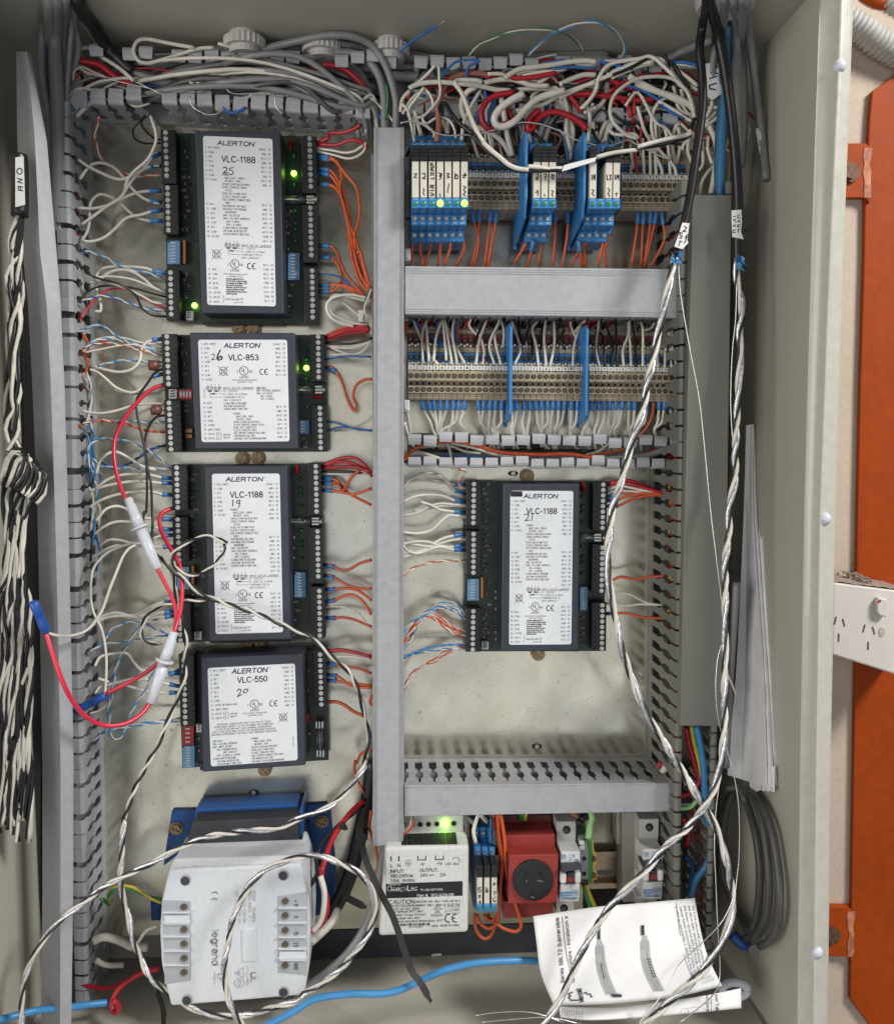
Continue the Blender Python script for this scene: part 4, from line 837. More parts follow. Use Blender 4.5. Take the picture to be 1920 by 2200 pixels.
controller('c', 19, 'tall black controller marked 19 with black and white wires across it',
  [(388,100),(1258,100),(1298,1925),(430,1950)], [(465,185),(1177,182),(1212,1850),(505,1870)], 712, 1676, label_1188, (150, 58, 400, 42), hand19,
  [(38,205,90,570,97,108,120,540,8),(48,212,640,1105,107,122,665,1090,8),(72,240,1490,1960,128,136,1520,1932,8)],
  [(1470,1612,75,620,1557,1565,105,580,9),(1482,1630,750,1340,1575,1583,790,1262,9),(1502,1650,1370,1910,1593,1600,1415,1885,9)],
  [(100,1165,225,1400,7,'dip_blue',0),(1332,1220,1450,1485,8,'dip_blue',0)], [(1392,240),(1395,345),(1397,408),(1397,528),(1404,782),(1408,905),(1410,962),(1412,1082)], [],
  [(1357,140,18,60,.006)], [(1280,688,1500,690,[(1555,685,1)])], [(278,1845,355,1930)], [(250,1150,278,1370)],
  [(70,85),(1610,80),(1640,1915),(100,1960)], [(838,1985,-60),(970,1985,-60)], [(400,110),(1250,110),(1290,1950),(440,1965)],
  [(240,100,385,1080,16),(255,1430,420,1800,7),(1290,780,1370,1200,8),(1300,1500,1470,1900,8),(290,1180,390,1340,1)])
controller('d', 20, 'squarish black controller marked 20, lowest on the left',
  [(335,160),(1375,115),(1395,1250),(355,1318)], [(405,262),(1290,215),(1318,1195),(438,1260)], 885, 985, label_550, (250, 48, 370, 44), hand20,
  [(112,265,125,850,165,182,182,815,12)], [(1470,1606,85,650,1545,1557,123,628,10)],
  [(150,845,265,1045,4,'dip_red',0),(152,1052,272,1275,8,'dip_blue',0)], [], [], [(1415,765,22,60,.006)], [(1538,820,1547,1160,[(1537,840,0),(1547,1130,0)])], [(290,830,345,915)], [],
  [(110,120),(1615,75),(1632,1195),(150,1275)], [(985,1292,-60)], [(275,75),(1475,28),(1500,1200),(330,1300)],
  [(280,940,350,1260,5),(1390,140,1460,640,8),(1400,880,1480,1080,2)])
controller('g', 21, 'tall black controller marked 21 standing alone on the right side',
  [(490,195),(1295,195),(1280,1950),(472,1958)], [(567,265),(1228,268),(1207,1880),(553,1885)], 712, 1676, label_1188, (158, 58, 395, 42), hand21+scrib,
  [(108,262,160,635,185,178,195,603,8),(106,258,688,1155,181,179,720,1125,8),(106,258,1502,1960,178,172,1532,1933,8)],
  [(1440,1588,170,685,1542,1533,200,655,9),(1432,1578,830,1340,1533,1523,862,1315,9),(1428,1578,1440,1950,1532,1527,1468,1922,9)],
  [(118,1190,238,1420,7,'dip_blue',0),(1298,1275,1378,1525,8,'dip_blue',0)], [(1330,325),(1330,430),(1330,487),(1330,603),(1328,850),(1328,967),(1328,1025),(1330,1137)], [],
  [(1333,230,24,60,.006)], [(1290,758,1450,758,[(1490,758,1)])], [(265,1850,340,1935)], [(258,1175,285,1395)],
  [(95,160),(1590,165),(1545,1950),(95,1955)], [(745,108,70),(860,1982,-50)], [(400,170),(1300,165),(1290,1955),(400,1950)],
  [(275,170,390,1130,18),(275,1440,385,1830,8),(400,1300,465,1850,9),(1298,1560,1345,1900,6),(300,1200,390,1400,2)])
# ------------------------------------------------------------------ rail terminals, relays
def T_parts():
    mm = .001; w = 2.48*mm
    def bx(b, z0, z1, h1, h0, ww=w): b.box(-ww, ww, -h1*mm, -h0*mm, z0*mm, z1*mm)
    r = {}
    b = MB(); bx(b, -1.6, 10.6, 44, 10); bx(b, 2.0, 10.4, 50, 44); bx(b, -8.2, -1.9, 50, 10); bx(b, -13.4, -8.2, 48.2, 10)
    bx(b, -10.2, -9.5, 49.3, 40, w*.96); bx(b, -12.3, -11.6, 49.3, 40, w*.96); bx(b, 10.6, 17.5, 45, 10); bx(b, 17.5, 31.5, 35.5, 10); bx(b, 26.5, 30.5, 37.5, 30); bx(b, 31.5, 47, 25.5, 10); bx(b, 43, 46, 28, 20)
    r['body'] = (b.mesh('body', 'terminal_beige', bevel=.0003, seg=1), None)
    b = MB(); bx(b, 18, 26, 38, 30, w*.96); r['blue_clamp'] = (b.mesh('blue_clamp', 'relay_blue', bevel=.0003, seg=1), None)
    b = MB(); bx(b, 33, 42.3, 28, 20, w*.96); r['red_clamp'] = (b.mesh('red_clamp', 'terminal_red', bevel=.0003, seg=1), None)
    b = MB(); bx(b, 10.9, 14.6, 50.4, 40, w*.96); r['marker'] = (b.mesh('marker', 'marker_white', bevel=.0003, seg=1), None)
    b = MB()
    for z, hh in ((6.2, 50.15), (-5.0, 50.15), (22, 38.15), (37.6, 28.15)): b.cyl((0, -hh*mm, z*mm), (0,-1,0), .00205, .0001, 12)
    b.box(-.0011, .0011, -.0446, -.043, -.0008, .0012)
    r['screw_hole'] = (b.mesh('screw_hole', 'dark_hole'), None)
    return r
TP = T_parts()
b = MB()
for z in (15.9, 31.9):
    b.cyl((-.001, -(.0456 if z < 20 else .036), z*.001), (0,-1,0), .0011, .0009, 8); b.cyl((.0013, -(.0456 if z < 20 else .036), (z+1)*.001), (0,-1,0), .0010, .0009, 8)
LUG = b.mesh('metal_lug', 'screw_steel')
SLIT = screw_mesh('screw', .00135, .0009, 'screw_dull')
MK = {}
def marker_text(s):
    if s not in MK:
        b = MB(); text(b, lambda x, y: Vector((x*.001, -.05062, .0128-y*.001)), s, 0, 0, 1.7, align='c', bold=.12); MK[s] = b.mesh('printing', 'ink_black')
    return MK[s]
def terminal(px, py, label, group, num, s=1.0):
    o = P(px, py, .050); o.y = 0
    t = thing('rail_terminal', label, 'terminal', o, group)
    for nm, (me, _) in TP.items():
        q = inst(nm, me, o, t, 0, None); q.scale = (s, 1, 1)
        if nm == 'marker' and num: inst('printing', marker_text(num), o, q)
    inst('metal_lug', LUG, o, t)
    for z, hh in ((.0062, .0502), (-.0050, .0502), (.022, .0382), (.0376, .0282)):
        inst('screw', SLIT, o+Vector((random.uniform(-.0001,.0001), -hh+.0004, z)), t, random.uniform(0.2, 1.4))
def row(xs, y0, sl, where, group, x0=1, s=1.0, left='from the left'):
    for i, x in enumerate(xs): terminal(x, y0+(x-xs[0])*sl, f'{nth(i+1)} terminal {left} in the {where}', group, str((i % 10)+1), s)
row([882.9+13.33*i for i in range(16)], 823, .008, 'long lower row, left of both blue dividers', 'terminals of the long lower row')
row([1106+13.33*i for i in range(12)], 824.8, .008, 'long lower row, between the two blue dividers', 'terminals of the long lower row')
row([1271.5+13.08*i for i in range(16)], 826.1, .008, 'long lower row, right of both blue dividers', 'terminals of the long lower row', s=.98)
row([1007.2+13.6*i for i in range(9)], 410.4, .010, 'upper row beside the seven relays', 'terminals of the upper row', s=1.0)
row([1200.2+13.5*i for i in range(4)], 412, .010, 'upper row between the blue dividers', 'terminals of the upper row')
row([1341.2+13.45*i for i in range(11)], 414, .010, 'upper row at its right end', 'terminals of the upper row')
def rail(px0, px1, py, label, mname='rail_zinc', slots=()):
    t = thing('mounting_rail', label, 'rail', P(px0, py, 0)); A, B_ = P(px0, py, .006), P(px1, py, .006); b = MB()
    prof = [(-.0175,.0085),(-.0175,.0095),(-.0125,.0095),(-.0125,.0025),(.0125,.0025),(.0125,.0095),(.0175,.0095),(.0175,.0085),(.0135,.0085),(.0135,.0015),(-.0135,.0015),(-.0135,.0085)]
    n = len(b.v)
    for X_ in (A.x, B_.x): b.v += [Vector((X_, -h_, A.z+z_)) for z_, h_ in prof]
    k = len(prof)
    for i in range(k): j_ = (i+1) % k; b.f.append((n+i, n+j_, n+k+j_, n+k+i)); b.mi.append(0)
    part('profile', b, mname, t)
    for sx in slots:
        c = P(sx, py, .0027); b = MB(); b.prism([c+Vector((x*.001, 0, z*.001)) for x, z in [(p[0]-7.5, p[1]-2.6) for p in rounded(15, 5.2, 2.5, 4)]], .002); part('rail_slot', b, 'breaker_side', t)
rail(872, 1478, 421, 'metal rail carrying the upper relays and terminals'); rail(872, 1478, 812, 'metal rail carrying the long terminal row')
def divider(px, yt, yb, h1, h0, cut, label):
    A, B_ = P(px, yt, h1), P(px, yb, h1); w = .0011; z0, z1 = B_.z, A.z; L = z1-z0; mz = L*cut; b = MB()
    prof = [(h0, z1-.002),(h1-.004, z1),(h1, z1-.004),(h1, z0+mz),(h1-.006, z0+mz*.45),(h0+.006, z0),(h0, z0+.002)]
    n = len(b.v); k = len(prof)
    for X_ in (A.x-w, A.x+w): b.v += [Vector((X_, -h_, z_)) for h_, z_ in prof]
    b.f.append(tuple(range(n+k-1, n-1, -1))); b.f.append(tuple(range(n+k, n+2*k))); b.mi += [0, 0]
    for i in range(k): j_ = (i+1) % k; b.f.append((n+i, n+j_, n+k+j_, n+k+i)); b.mi.append(0)
    b.box(A.x-w*1.6, A.x+w*1.6, -h1+.004, -h1+.009, z0+L*.52, z0+L*.55); b.cyl(Vector((A.x, -h0-.012, z0+.001)), (0,0,-1), .0016, .003, 8)
    solo('divider_plate', b, 'relay_blue', label, 'divider', P(px, yb, h0), 'blue plastic divider plates', bevel=.0004)
divider(1098, 692, 912, .064, .018, .10, 'left blue divider plate standing in the long terminal row')
divider(1262, 697, 914, .064, .018, .10, 'right blue divider plate standing in the long terminal row')
divider(1131, 278, 498, .082, .012, .34, 'blue divider plate between the upper beige terminals and three relays')
divider(1257, 280, 500, .082, .012, .34, 'blue divider plate left of the relay socket that is missing a relay')
def relay_parts():
    mm = .001; w = 3.1*mm; r = {}
    def bx(b, z0, z1, h1, h0, ww=w): b.box(-ww, ww, -h1*mm, -h0*mm, z0*mm, z1*mm)
    b = MB(); bx(b, -22.5, 22.5, 62, 8); bx(b, -31, -22.5, 65, 8); bx(b, 22.5, 33, 64, 8); bx(b, -39.5, -31, 45, 8); bx(b, 33, 45, 45, 8); bx(b, -22.5, -14.8, 84.6, 60); bx(b, -36, 40, 20, 8, w*.9)
    r['socket'] = b.mesh('socket', 'relay_blue', bevel=.0004, seg=1)
    b = MB(); bx(b, -14.6, 14, 83.2, 55, w*.82); r['relay_module'] = b.mesh('relay_module', 'relay_beige', bevel=.0004, seg=1)
    b = MB(); bx(b, -14.4, 13.2, 84.4, 83, w*.80); r['label_strip'] = b.mesh('label_strip', 'relay_beige')
    b = MB(); bx(b, 12.6, 24.5, 85.5, 58, w*.97)
    for z in (16, 18.5, 21): bx(b, z, z+.9, 86, 85, w*.9)
    r['retaining_clip'] = b.mesh('retaining_clip', 'block_black', bevel=.0004, seg=1)
    b = MB()
    for z, hh in ((-34.5, 45.1), (27, 64.1), (39, 45.1), (-26.0, 65.1)): b.cyl((0, -hh*mm, z*mm), (0,-1,0), .0021, .0001, 12)
    r['screw_hole'] = b.mesh('screw_hole', 'dark_hole')
    b = MB(); bx(b, -29.9, -28.2, 65.15, 64, w*.5); bx(b, -16.2, -15.4, 84.75, 84, w*.6); bx(b, 30, 31.5, 64.15, 63, w*.5); r['printing'] = b.mesh('printing', 'dip_blue')
    return r
RP = relay_parts()
LEDM = MB(); LEDM.tube([Vector((0,-.0846,-.0190)), Vector((0,-.0854,-.0190)), Vector((0,-.0858,-.0190))], 0, 10, rad=[.0018,.0017,.0008])
LED_OFF = LEDM.mesh('led', 'led_off'); LEDM2 = MB(); LEDM2.tube([Vector((0,-.0846,-.0190)), Vector((0,-.0858,-.0190)), Vector((0,-.0862,-.0190))], 0, 12, rad=[.0027,.0025,.001]); LED_ON = LEDM2.mesh('led', 'led_soft')
def relay(px, py, label, group, writing=(), lit=False, fitted=True, s=1.0):
    o = P(px, py, .085*s); o.y = 0
    t = thing('rail_relay', label, 'relay', o, group); t.scale = (s, s, s)
    def put(nm, me, loc=(0,0,0), par=None):
        q = bpy.data.objects.new(nm, me); link(q, par or t); q.location = loc; return q
    for nm, me in RP.items():
        if not fitted and nm in ('relay_module', 'label_strip', 'retaining_clip'): continue
        q = put(nm, me)
        if nm == 'label_strip' and writing:
            b = MB()
            for st in writing: stroke(b, lambda x, y: Vector((x*.001, -.08455, .0132-y*.001)), st, .8)
            put('handwriting', b.mesh('handwriting', 'ink_black'), par=q)
    put('led', LED_ON if lit else LED_OFF)
    for z, hh in ((-.0260, .0652), (-.0345, .0452), (.027, .0642), (.039, .0452)):
        q = put('screw', SCREW_T, (0, -hh, z)); q.rotation_euler = (0, random.uniform(0, 3), 0)
def scr(*pts): return list(pts)
W1 = [[scr((-1,10),(1,10),(-1,12.5),(1,13))], [scr((-1.2,10),(.8,9.5),(1.2,12),(-1,13.5),(1.4,13.5)), scr((-.5,21),(.5,22),(-.5,24),(.6,26))],
 [scr((-1.3,26.5),(1.5,25.5),(-1.3,24)), scr((-1.3,22.5),(1.5,22.3)), scr((1.5,20.6),(-1.3,20),(-1.2,18.5),(.2,18.4),(.2,20),(1.6,18.2)), scr((-1,13.5),(1.3,13.8),(1.4,12.5)), scr((-1,10.8),(1.2,10.9),(1.2,9.2),(-1,9.2),(-1,10.8)), scr((1.5,7.6),(-1.2,7.3),(.6,6.3),(-1.2,5.4),(1.5,5)), scr((1.6,4),(-1.2,3.6),(-1.1,2.2),(.3,2.1),(.3,3.6))],
 [scr((-1.2,9),(1,11),(-.5,12),(1.2,9.5),(.4,13.5),(-.6,14.5)), scr((-.2,25),(.2,27))], [scr((-1.3,9.6),(1,10),(-.8,11.5),(1.2,12.5),(-1,13.2)), scr((-.5,24),(.6,17.5))],
 [scr((-1.2,12.8),(.2,10.5),(1.3,11.5),(1,13.8),(-1,13.5),(-.8,9.8))], [scr((-1.4,11),(1.4,11.2),(.2,9.4),(.2,13.2),(-1.2,12.4)), scr((-.8,19),(1,20),(-.6,22),(1,23.5),(-.8,25.5),(.8,26.5))]]
desc = ['with a small two on its strip, no light','with a smudged two and a scrawl below','labelled AIR COMP by hand','with a bright green light, fourth from the left','with a smudged four, between the two lit relays','with a smudged five, left of the last relay','with a bright green light at the right end']
for i, x in enumerate((892.5, 910, 927.9, 945.4, 962.6, 980, 997.5)): relay(x, 381.8, 'blue relay of the seven '+desc[i], 'seven blue relays at the upper left of the rail', W1[i], i in (3, 6))
W2 = [[scr((-1,10),(1,9.5),(1,12),(-1,12.5),(1,13.5),(-.6,14)), scr((-.8,24),(.8,22),(.8,26))], [scr((-1,10),(.8,9.5),(1.2,11.5),(0,12),(.8,14.5)), scr((-.3,25),(.3,26.5))], [scr((-1.2,10),(1,10.5),(.6,13.5),(-1,12.5),(0,10)), scr((-.8,22),(.6,23),(-.6,25),(.5,26.5))]]
for i, x in enumerate((1153.5, 1170.3, 1187)): relay(x, 382.8, f'{("left","middle","right")[i]} relay of the three between the upper blue dividers', 'three blue relays between the dividers', W2[i])
W3 = [[scr((-1,10),(-1,14)), scr((.3,10),(.3,13),(1.4,10),(1.4,14)), scr((-.8,21),(.8,22),(-.8,24),(1,26))], [], [scr((-1.6,10),(-1.6,13.6),(-.4,13.6)), scr((.2,10),(1.6,10.4),(.6,12),(1.7,13),(.2,14)), scr((-.6,20),(.6,22),(-.6,24),(.6,26.5))], [scr((-1.3,10),(-1.3,13.5)), scr((-.2,13.6),(.2,10),(.9,12),(1.7,10),(1.7,14)), scr((-.8,24),(.8,24)), scr((0,24),(0,26.5))]]
for i, x in enumerate((1274.3, 1291.2, 1308.4, 1324.8)): relay(x, 383.8, ('relay standing alone left of the empty socket','empty blue relay socket with no relay fitted','relay marked L3 right of the empty socket','relay marked 14 beside the right end terminals')[i], 'four blue sockets right of the second divider', W3[i], False, i != 1)
W4 = [[scr((-1.4,11),(-1.4,16)), scr((1.4,11),(-.2,11),(-.3,13),(1.2,13.5),(1,16),(-.4,16)), scr((-.7,19),(.6,19),(.6,21.5),(-.7,21.5),(-.7,19)), scr((-.9,26.5),(1,26.3),(.2,24.5),(.6,28))], [scr((-1.2,11),(-1.2,17)), scr((.8,11.5),(-.2,14),(.6,16.5),(1.4,15),(.3,14))],
 [scr((1,2.5),(1.1,3)), scr((-1,7),(1.2,8),(-1,9),(.8,6)), scr((.2,12),(.4,12.4)), scr((-.8,15),(1.4,15.5),(1.2,17.5),(-.8,17)), scr((.2,19),(.3,19.6)), scr((1.4,21),(-1,22.5),(-1,25),(1,26),(1.2,24))]]
for i, x in enumerate((1030.3, 1046, 1061.6)): relay(x, 1912, ('relay marked 15 beside the power supply','relay marked 16 in the middle of the bottom three','relay with dotted handwriting next to the red outlet')[i], 'three blue relays on the bottom rail', W4[i], False, True, .86)
for px, py, lb in ((876, 546, 'pale grey clip at the left edge below the relays'), (874, 872, 'pale grey clip at the left edge below the long terminal row'), (776, 678, 'small grey clip on the white wires left of the centre duct')):
    b = MB(); b.prect('p', px-6, py-13, px+6, py+13, .05, .03); b.prect('p', px-4, py+3, px+4, py+9, .0512, .03); solo('wire_clip', b, 'white_plastic', lb, 'clip', P(px, py, .04), 'small plastic wire clips', bevel=.0008)
# ------------------------------------------------------------------ bottom row: power supply, red outlet, breakers
rail(1010, 1462, 1875, 'bare bottom rail showing between the two breakers', 'rail_zinc', (1299, 1398))
t = thing('power_supply', 'pale grey power supply box with black band and green light', 'power supply', P(910, 1930, 0))
b = MB(); b.pprism('i', [(150,455),(1160,438),(1150,1484),(75,1528)], .080, .003); part('case', b, 'psu_grey', t, bevel=.0028, seg=3)
b = MB(); b.pprism('i', [(150,60),(1095,60),(1095,262),(150,300)], .052, .003); ts = part('terminal_cover', b, 'psu_grey', t, bevel=.001)
for i, x in enumerate((375, 470, 573, 673, 775, 875, 978)):
    y = 186-(x-375)*.032; b = MB(); lit = i == 5
    if lit: b.tube([QP('i', x, y, .0515), QP('i', x, y, .0545), QP('i', x, y, .056)], 0, 14, rad=[.0034,.0032,.0012]); part('led', b, 'led_lit', t, smooth=True)
    else: b.prism([QP('i', x+31*math.cos(a), y+31*math.sin(a), .0523) for a in [q*math.pi/8 for q in range(16)]], .051); part('screw_well', b, 'dark_hole', ts)
zt_ = QP('i', 600, 447, .080).z
for i in range(10):
    xa = 382+i*68; A = QP('i', xa, 450, .0795); B_ = Vector((QP('i', xa, 290, .054).x, -.056, zt_)); b = MB()
    A.y = -.0765; w = .0021
    b.prism([], 0) if False else b.box(A.x-w, A.x+w, A.y, B_.y, zt_-.006, zt_+.0006); part('vent_slot', b, 'dark_hole', t)
hp = .0803
fi = lambda x, y: QP('i', x, y, hp)
b = MB(); b.face([fi(x, y) for x, y in ((165,560),(1085,540),(1085,1425),(215,1480),(165,1430))]); lb = part('label_sheet', b, 'psu_grey', t)
hp2 = .0805; fi2 = lambda x, y: QP('i', x, y-(x-600)*.022, hp2)
b = MB()
for x, y, x2, y2 in ((224,560,224,610),(317,560,317,610)): stroke(b, fi2, [(x,y),(x2,y2)], 15)
for x0 in (545, 758): stroke(b, fi2, [(x0,560),(x0,605),(x0+95,605),(x0+95,560)], 11)
stroke(b, fi2, arc(433, 638, 36, 36, 0, 360, 20), 4); stroke(b, fi2, [(433,615),(433,640)], 4)
for k, w in enumerate((22, 14, 7)): stroke(b, fi2, [(433-w, 640+k*9), (433+w, 640+k*9)], 4)
stroke(b, fi2, arc(1005, 620, 38, 38, 190, 350, 10)+[(1042,640)], 5); text(b, fi2, '+', 1060, 612, 18, align='c')
for s, x, y, cap, w, bo in (('L',220,666,36,24,1.5),('N',303,664,36,32,1.5),('-V',570,656,36,50,1.5),('+V',778,652,36,58,1.5),('LED',878,658,26,66,.8),('ADJ',968,660,26,70,.8),('INPUT:',218,735,38,165,1.2),('100-240Vac',218,790,36,275,1.2),('1.5A',218,848,36,102,1.2),('50/60Hz',362,848,30,148,.8),
   ('OUTPUT:',568,730,38,220,1.2),('24V',576,790,36,88,1.2),('2A',816,788,36,62,1.2),('CAUTION:',200,1105,48,320,1.0),('INDOOR USE ONLY. FOR USE IN A',528,1108,24,530,.6),('PROTECTED ENVIRONMENT ONLY. RISK OF ELECTRIC',202,1152,24,855,.6),('SHOCK. DO NOT OPEN.',202,1192,24,365,.6),
   ('"Use minimum 80°C wire"',215,1222,24,395,.4),('Terminal Torque 0.5 N.m"',222,1262,24,415,.4),('Use copper wire only"',232,1300,24,340,.4),('Maximum operating temperature, 45°C"',238,1338,24,620,.4),('S/N',262,1410,22,46,.6),('#W02',712,1404,20,76,.6),('MADE IN CHINA',820,1400,24,225,.6),('8131579281',440,1412,16,160,.4)):
    text(b, fi2, s, x, y, cap, w=w, bold=bo)
for k in range(3): stroke(b, fi2, [(680+k*20, 798), (695+k*20, 798)], 5)
stroke(b, fi2, [(680,785),(736,785)], 5); ce(b, fi2, 915, 1315, 48, 13); ul(b, fi2, 782, 1195, 32)
text(b, fi2, 'E217253 INFO', 775, 1268, 12, w=140, align='c', bold=.6); text(b, fi2, 'TECH.CONT. EQ.', 775, 1284, 12, w=140, align='c', bold=.6)
for q in ([(870,1172),(1048,1172),(1048,1255),(870,1255),(870,1172)], [(957,1172),(957,1255)], [(885,1232),(942,1232),(914,1185),(885,1232)], [(957,1210),(1048,1210)]): stroke(b, fi2, q, 3)
for k in range(4): stroke(b, fi2, [(975, 1186+k*18), (1030, 1186+k*18)], 3)
x = 338
while x < 700: w = random.choice((3, 5, 8)); stroke(b, fi2, [(x, 1366), (x, 1396)], w); x += w+random.choice((4, 6, 9))
part('printing', b, 'ink_black', lb)
b = MB(); b.face([QP('i', x, y, .0804) for x, y in ((163,892),(1083,860),(1083,1036),(163,1070))]); bd = part('black_band', b, 'block_black', t)
b = MB(); text(b, lambda x, y: QP('i', x, y-(x-600)*.022, .0806), 'OmegaLec', 182, 942, 56, w=352, bold=3.0); text(b, fi2, 'Supplied by', 188, 892, 18, w=150, bold=.6); text(b, fi2, 'Ph. (02) 4271 9300', 582, 965, 24, w=262, bold=.4); text(b, fi2, 'Part #:  SPS-0224-DR', 540, 1033, 32, w=435, bold=1.4); part('printing', b, 'ink_white', bd)
# red outlet
t = thing('rail_outlet', 'red rail mounted power outlet with round black socket face', 'outlet', P(1145, 1880, 0))
b = MB(); b.pprism('j', [(155,462),(660,450),(645,950),(150,958)], .070, .003); part('socket_housing', b, 'outlet_red', t, bevel=.0012)
b = MB(); b.pprism('j', [(120,262),(622,250),(622,470),(120,480)], .055, .003); part('housing_step', b, 'outlet_red', t, bevel=.001)
b = MB(); b.pprism('j', [(105,930),(610,930),(600,1092),(100,1102)], .050, .003); part('housing_foot', b, 'outlet_red', t, bevel=.001)
b = MB(); b.pprism('j', [(85,60),(590,55),(600,200),(100,210)], .030, .003); part('rear_body', b, 'outlet_dark', t, bevel=.001)
b = MB(); b.prism([QP('j', 402+206*math.cos(a), 722+206*math.sin(a), .0725) for a in [q*math.pi/24 for q in range(48)]], .069); fc = part('socket_face', b, 'block_black', t, bevel=.0008)
for cx, cy, a in ((330,670,28),(488,670,-28),(400,835,0)):
    b = MB(); ca, sa = math.cos(math.radians(a)), math.sin(math.radians(a)); b.pprism('j', [(cx+x*ca-y*sa, cy+x*sa+y*ca) for x, y in ((-12,-42),(12,-42),(12,42),(-12,42))], .0728, .070); part('pin_slot', b, 'dark_hole', fc)
    b = MB(); f = lambda x, y: QP('j', x, y, .07275); stroke(b, f, [(cx-22*ca-46*sa*(-1 if a else 0), cy+48), (cx+10, cy+58)], 5); part('scratch', b, 'ink_grey', fc)
b = MB(); b.cyl(QP('j', 342, 985, .0502), (0,-1,0), .0016, .0006, 12); part('screw', b, 'rust', t)
b = MB(); b.pprism('j', [(262,195),(450,190),(450,206),(262,210)], .0305, .029); part('vent_slot', b, 'dark_hole', t)
# breakers
def breaker(dx, dy, label, gx):
    t = thing('circuit_breaker', label, 'breaker', QP('j', 770+dx, 600+dy, 0), 'white miniature circuit breakers on the bottom rail')
    o = lambda pts: [(x+dx, y+dy) for x, y in pts]
    b = MB(); b.pprism('j', o([(600+gx,30),(838,20),(838,380),(600+gx,380)]), .020, .003); b.pprism('j', o([(640,122),(838,120),(832,356),(638,356)]), .046, .003); part('top_terminal', b, 'breaker_grey', t, bevel=.0007)
    b = MB(); b.pprism('j', o([(640,356),(832,356),(815,1045),(630,1045)]), .046, .003); part('body', b, 'breaker_grey', t, bevel=.0007)
    b = MB(); b.pprism('j', o([(682,425),(880,425),(876,572),(678,572)]), .066, .040); b.pprism('j', o([(676,758),(874,758),(866,935),(666,930)]), .066, .040); b.pprism('j', o([(690,570),(876,570),(872,760),(686,760)]), .058, .040); part('front', b, 'white_plastic', t, bevel=.0007)
    b = MB(); b.pprism('j', o([(685,590),(890,572),(892,612),(690,640)]), .0745, .056); b.pprism('j', o([(742,640),(835,636),(832,755),(738,758)]), .068, .056); part('toggle', b, 'toggle_dark', t, bevel=.001)
    b = MB(); b.pprism('j', o([(680,648),(742,646),(738,756),(676,756)]), .0715, .056); b.pprism('j', o([(832,645),(888,640),(888,750),(828,756)]), .0715, .056); part('toggle_shoulder', b, 'white_plastic', t, bevel=.0016)
    b = MB(); b.pprism('j', o([(745,688),(832,684),(830,728),(742,732)]), .0684, .067); part('red_flag', b, 'outlet_red', t)
    for cx, cy in ((740,205),(714,1000)):
        b = MB(); b.prism([QP('j', cx+dx+40*math.cos(a), cy+dy+42*math.sin(a), .0463) for a in [q*math.pi/10 for q in range(20)]], .045); h_ = part('terminal_hole', b, 'dark_hole', t)
        b = MB(); b.cyl(QP('j', cx+dx-8, cy+dy+6, .0463), (0,-1,0), .0022, .0004, 10); part('clamp_screw', b, 'toggle_dark', h_)
    f = lambda x, y: QP('j', x+dx, y+dy, .0663); b = MB()
    for s, x, y, cap, w, bo in (('Din - T 6',690,468,26,128,.9),('6kA',690,495,16,46,.4),('230',760,495,12,30,.3),('400',760,515,12,30,.3),('C10',690,540,26,56,.9),('ON',820,520,32,42,.5),('TERASAKI',680,898,28,162,1.0),('OFF',795,842,32,56,.5)): text(b, f, s, x, y, cap, w=w, bold=bo)
    stroke(b, f, [(690,560),(810,556)], 5); stroke(b, f, [(786,815),(852,812),(850,868),(784,870),(786,815)], 3)
    b.face([f(x, y) for x, y in ((680,834),(784,832),(783,872),(680,874))]); part('printing', b, 'ink_blue', t)
    f2 = lambda x, y: QP('j', x+dx, y+dy, .0665); b = MB(); text(b, f2, 'TemBreak', 690, 853, 20, w=86, bold=.6); part('printing', b, 'ink_white', t)
    return t
breaker(0, 0, 'white circuit breaker right beside the red outlet', 0)
t2 = breaker(838, -25, 'white circuit breaker standing alone at the right end', -190)
b = MB(); b.pprism('j', [(1300,30),(1462,25),(1520,300),(1520,930),(1440,940),(1310,940)], .030, .003); part('side_housing', b, 'breaker_side', t2, bevel=.001)
b = MB(); b.pprism('j', [(1450,880),(1498,878),(1498,912),(1450,914)], .050, .03); part('rail_latch', b, 'white_plastic', t2)
t = thing('earth_terminal', 'grey terminal beside the first breaker with dark screw holes', 'terminal', QP('j', 900, 600, 0))
b = MB(); b.pprism('j', [(862,310),(950,308),(962,420),(962,712),(885,712),(880,540),(862,400)], .050, .003); part('body', b, 'grey_clamp', t, bevel=.0008)
b = MB(); b.pprism('j', [(870,318),(925,316),(925,360),(870,362)], .052, .04); b.pprism('j', [(870,372),(925,370),(925,412),(870,414)], .052, .04); part('bridge_lug', b, 'white_plastic', t, bevel=.0008)
for cx, cy in ((920,497),(918,650)):
    b = MB(); b.prism([QP('j', cx+22*math.cos(a), cy+22*math.sin(a), .0503) for a in [q*math.pi/8 for q in range(16)]], .049); part('screw_hole', b, 'dark_hole', t)
t = thing('earth_terminal', 'green and yellow earth terminal clipped to the bottom rail', 'terminal', QP('j', 1000, 600, 0))
b = MB(); b.pprism('j', [(948,306),(985,306),(1000,470),(1000,752),(955,752),(962,500)], .048, .003); part('green_body', b, 'earth_green', t, bevel=.0006)
b = MB(); b.pprism('j', [(985,306),(1012,312),(1020,430),(1046,460),(1046,540),(1026,580),(1026,620),(1048,648),(1044,712),(1012,716),(1010,750),(990,752),(1000,600),(1000,470)], .046, .003); part('yellow_half', b, 'earth_yellow', t, bevel=.0006)
for cx, cy in ((1016,502),(1016,672)):
    b = MB(); b.prism([QP('j', cx+26*math.cos(a), cy+26*math.sin(a), .0484) for a in [q*math.pi/8 for q in range(16)]], .046); part('screw_hole', b, 'rust', t)
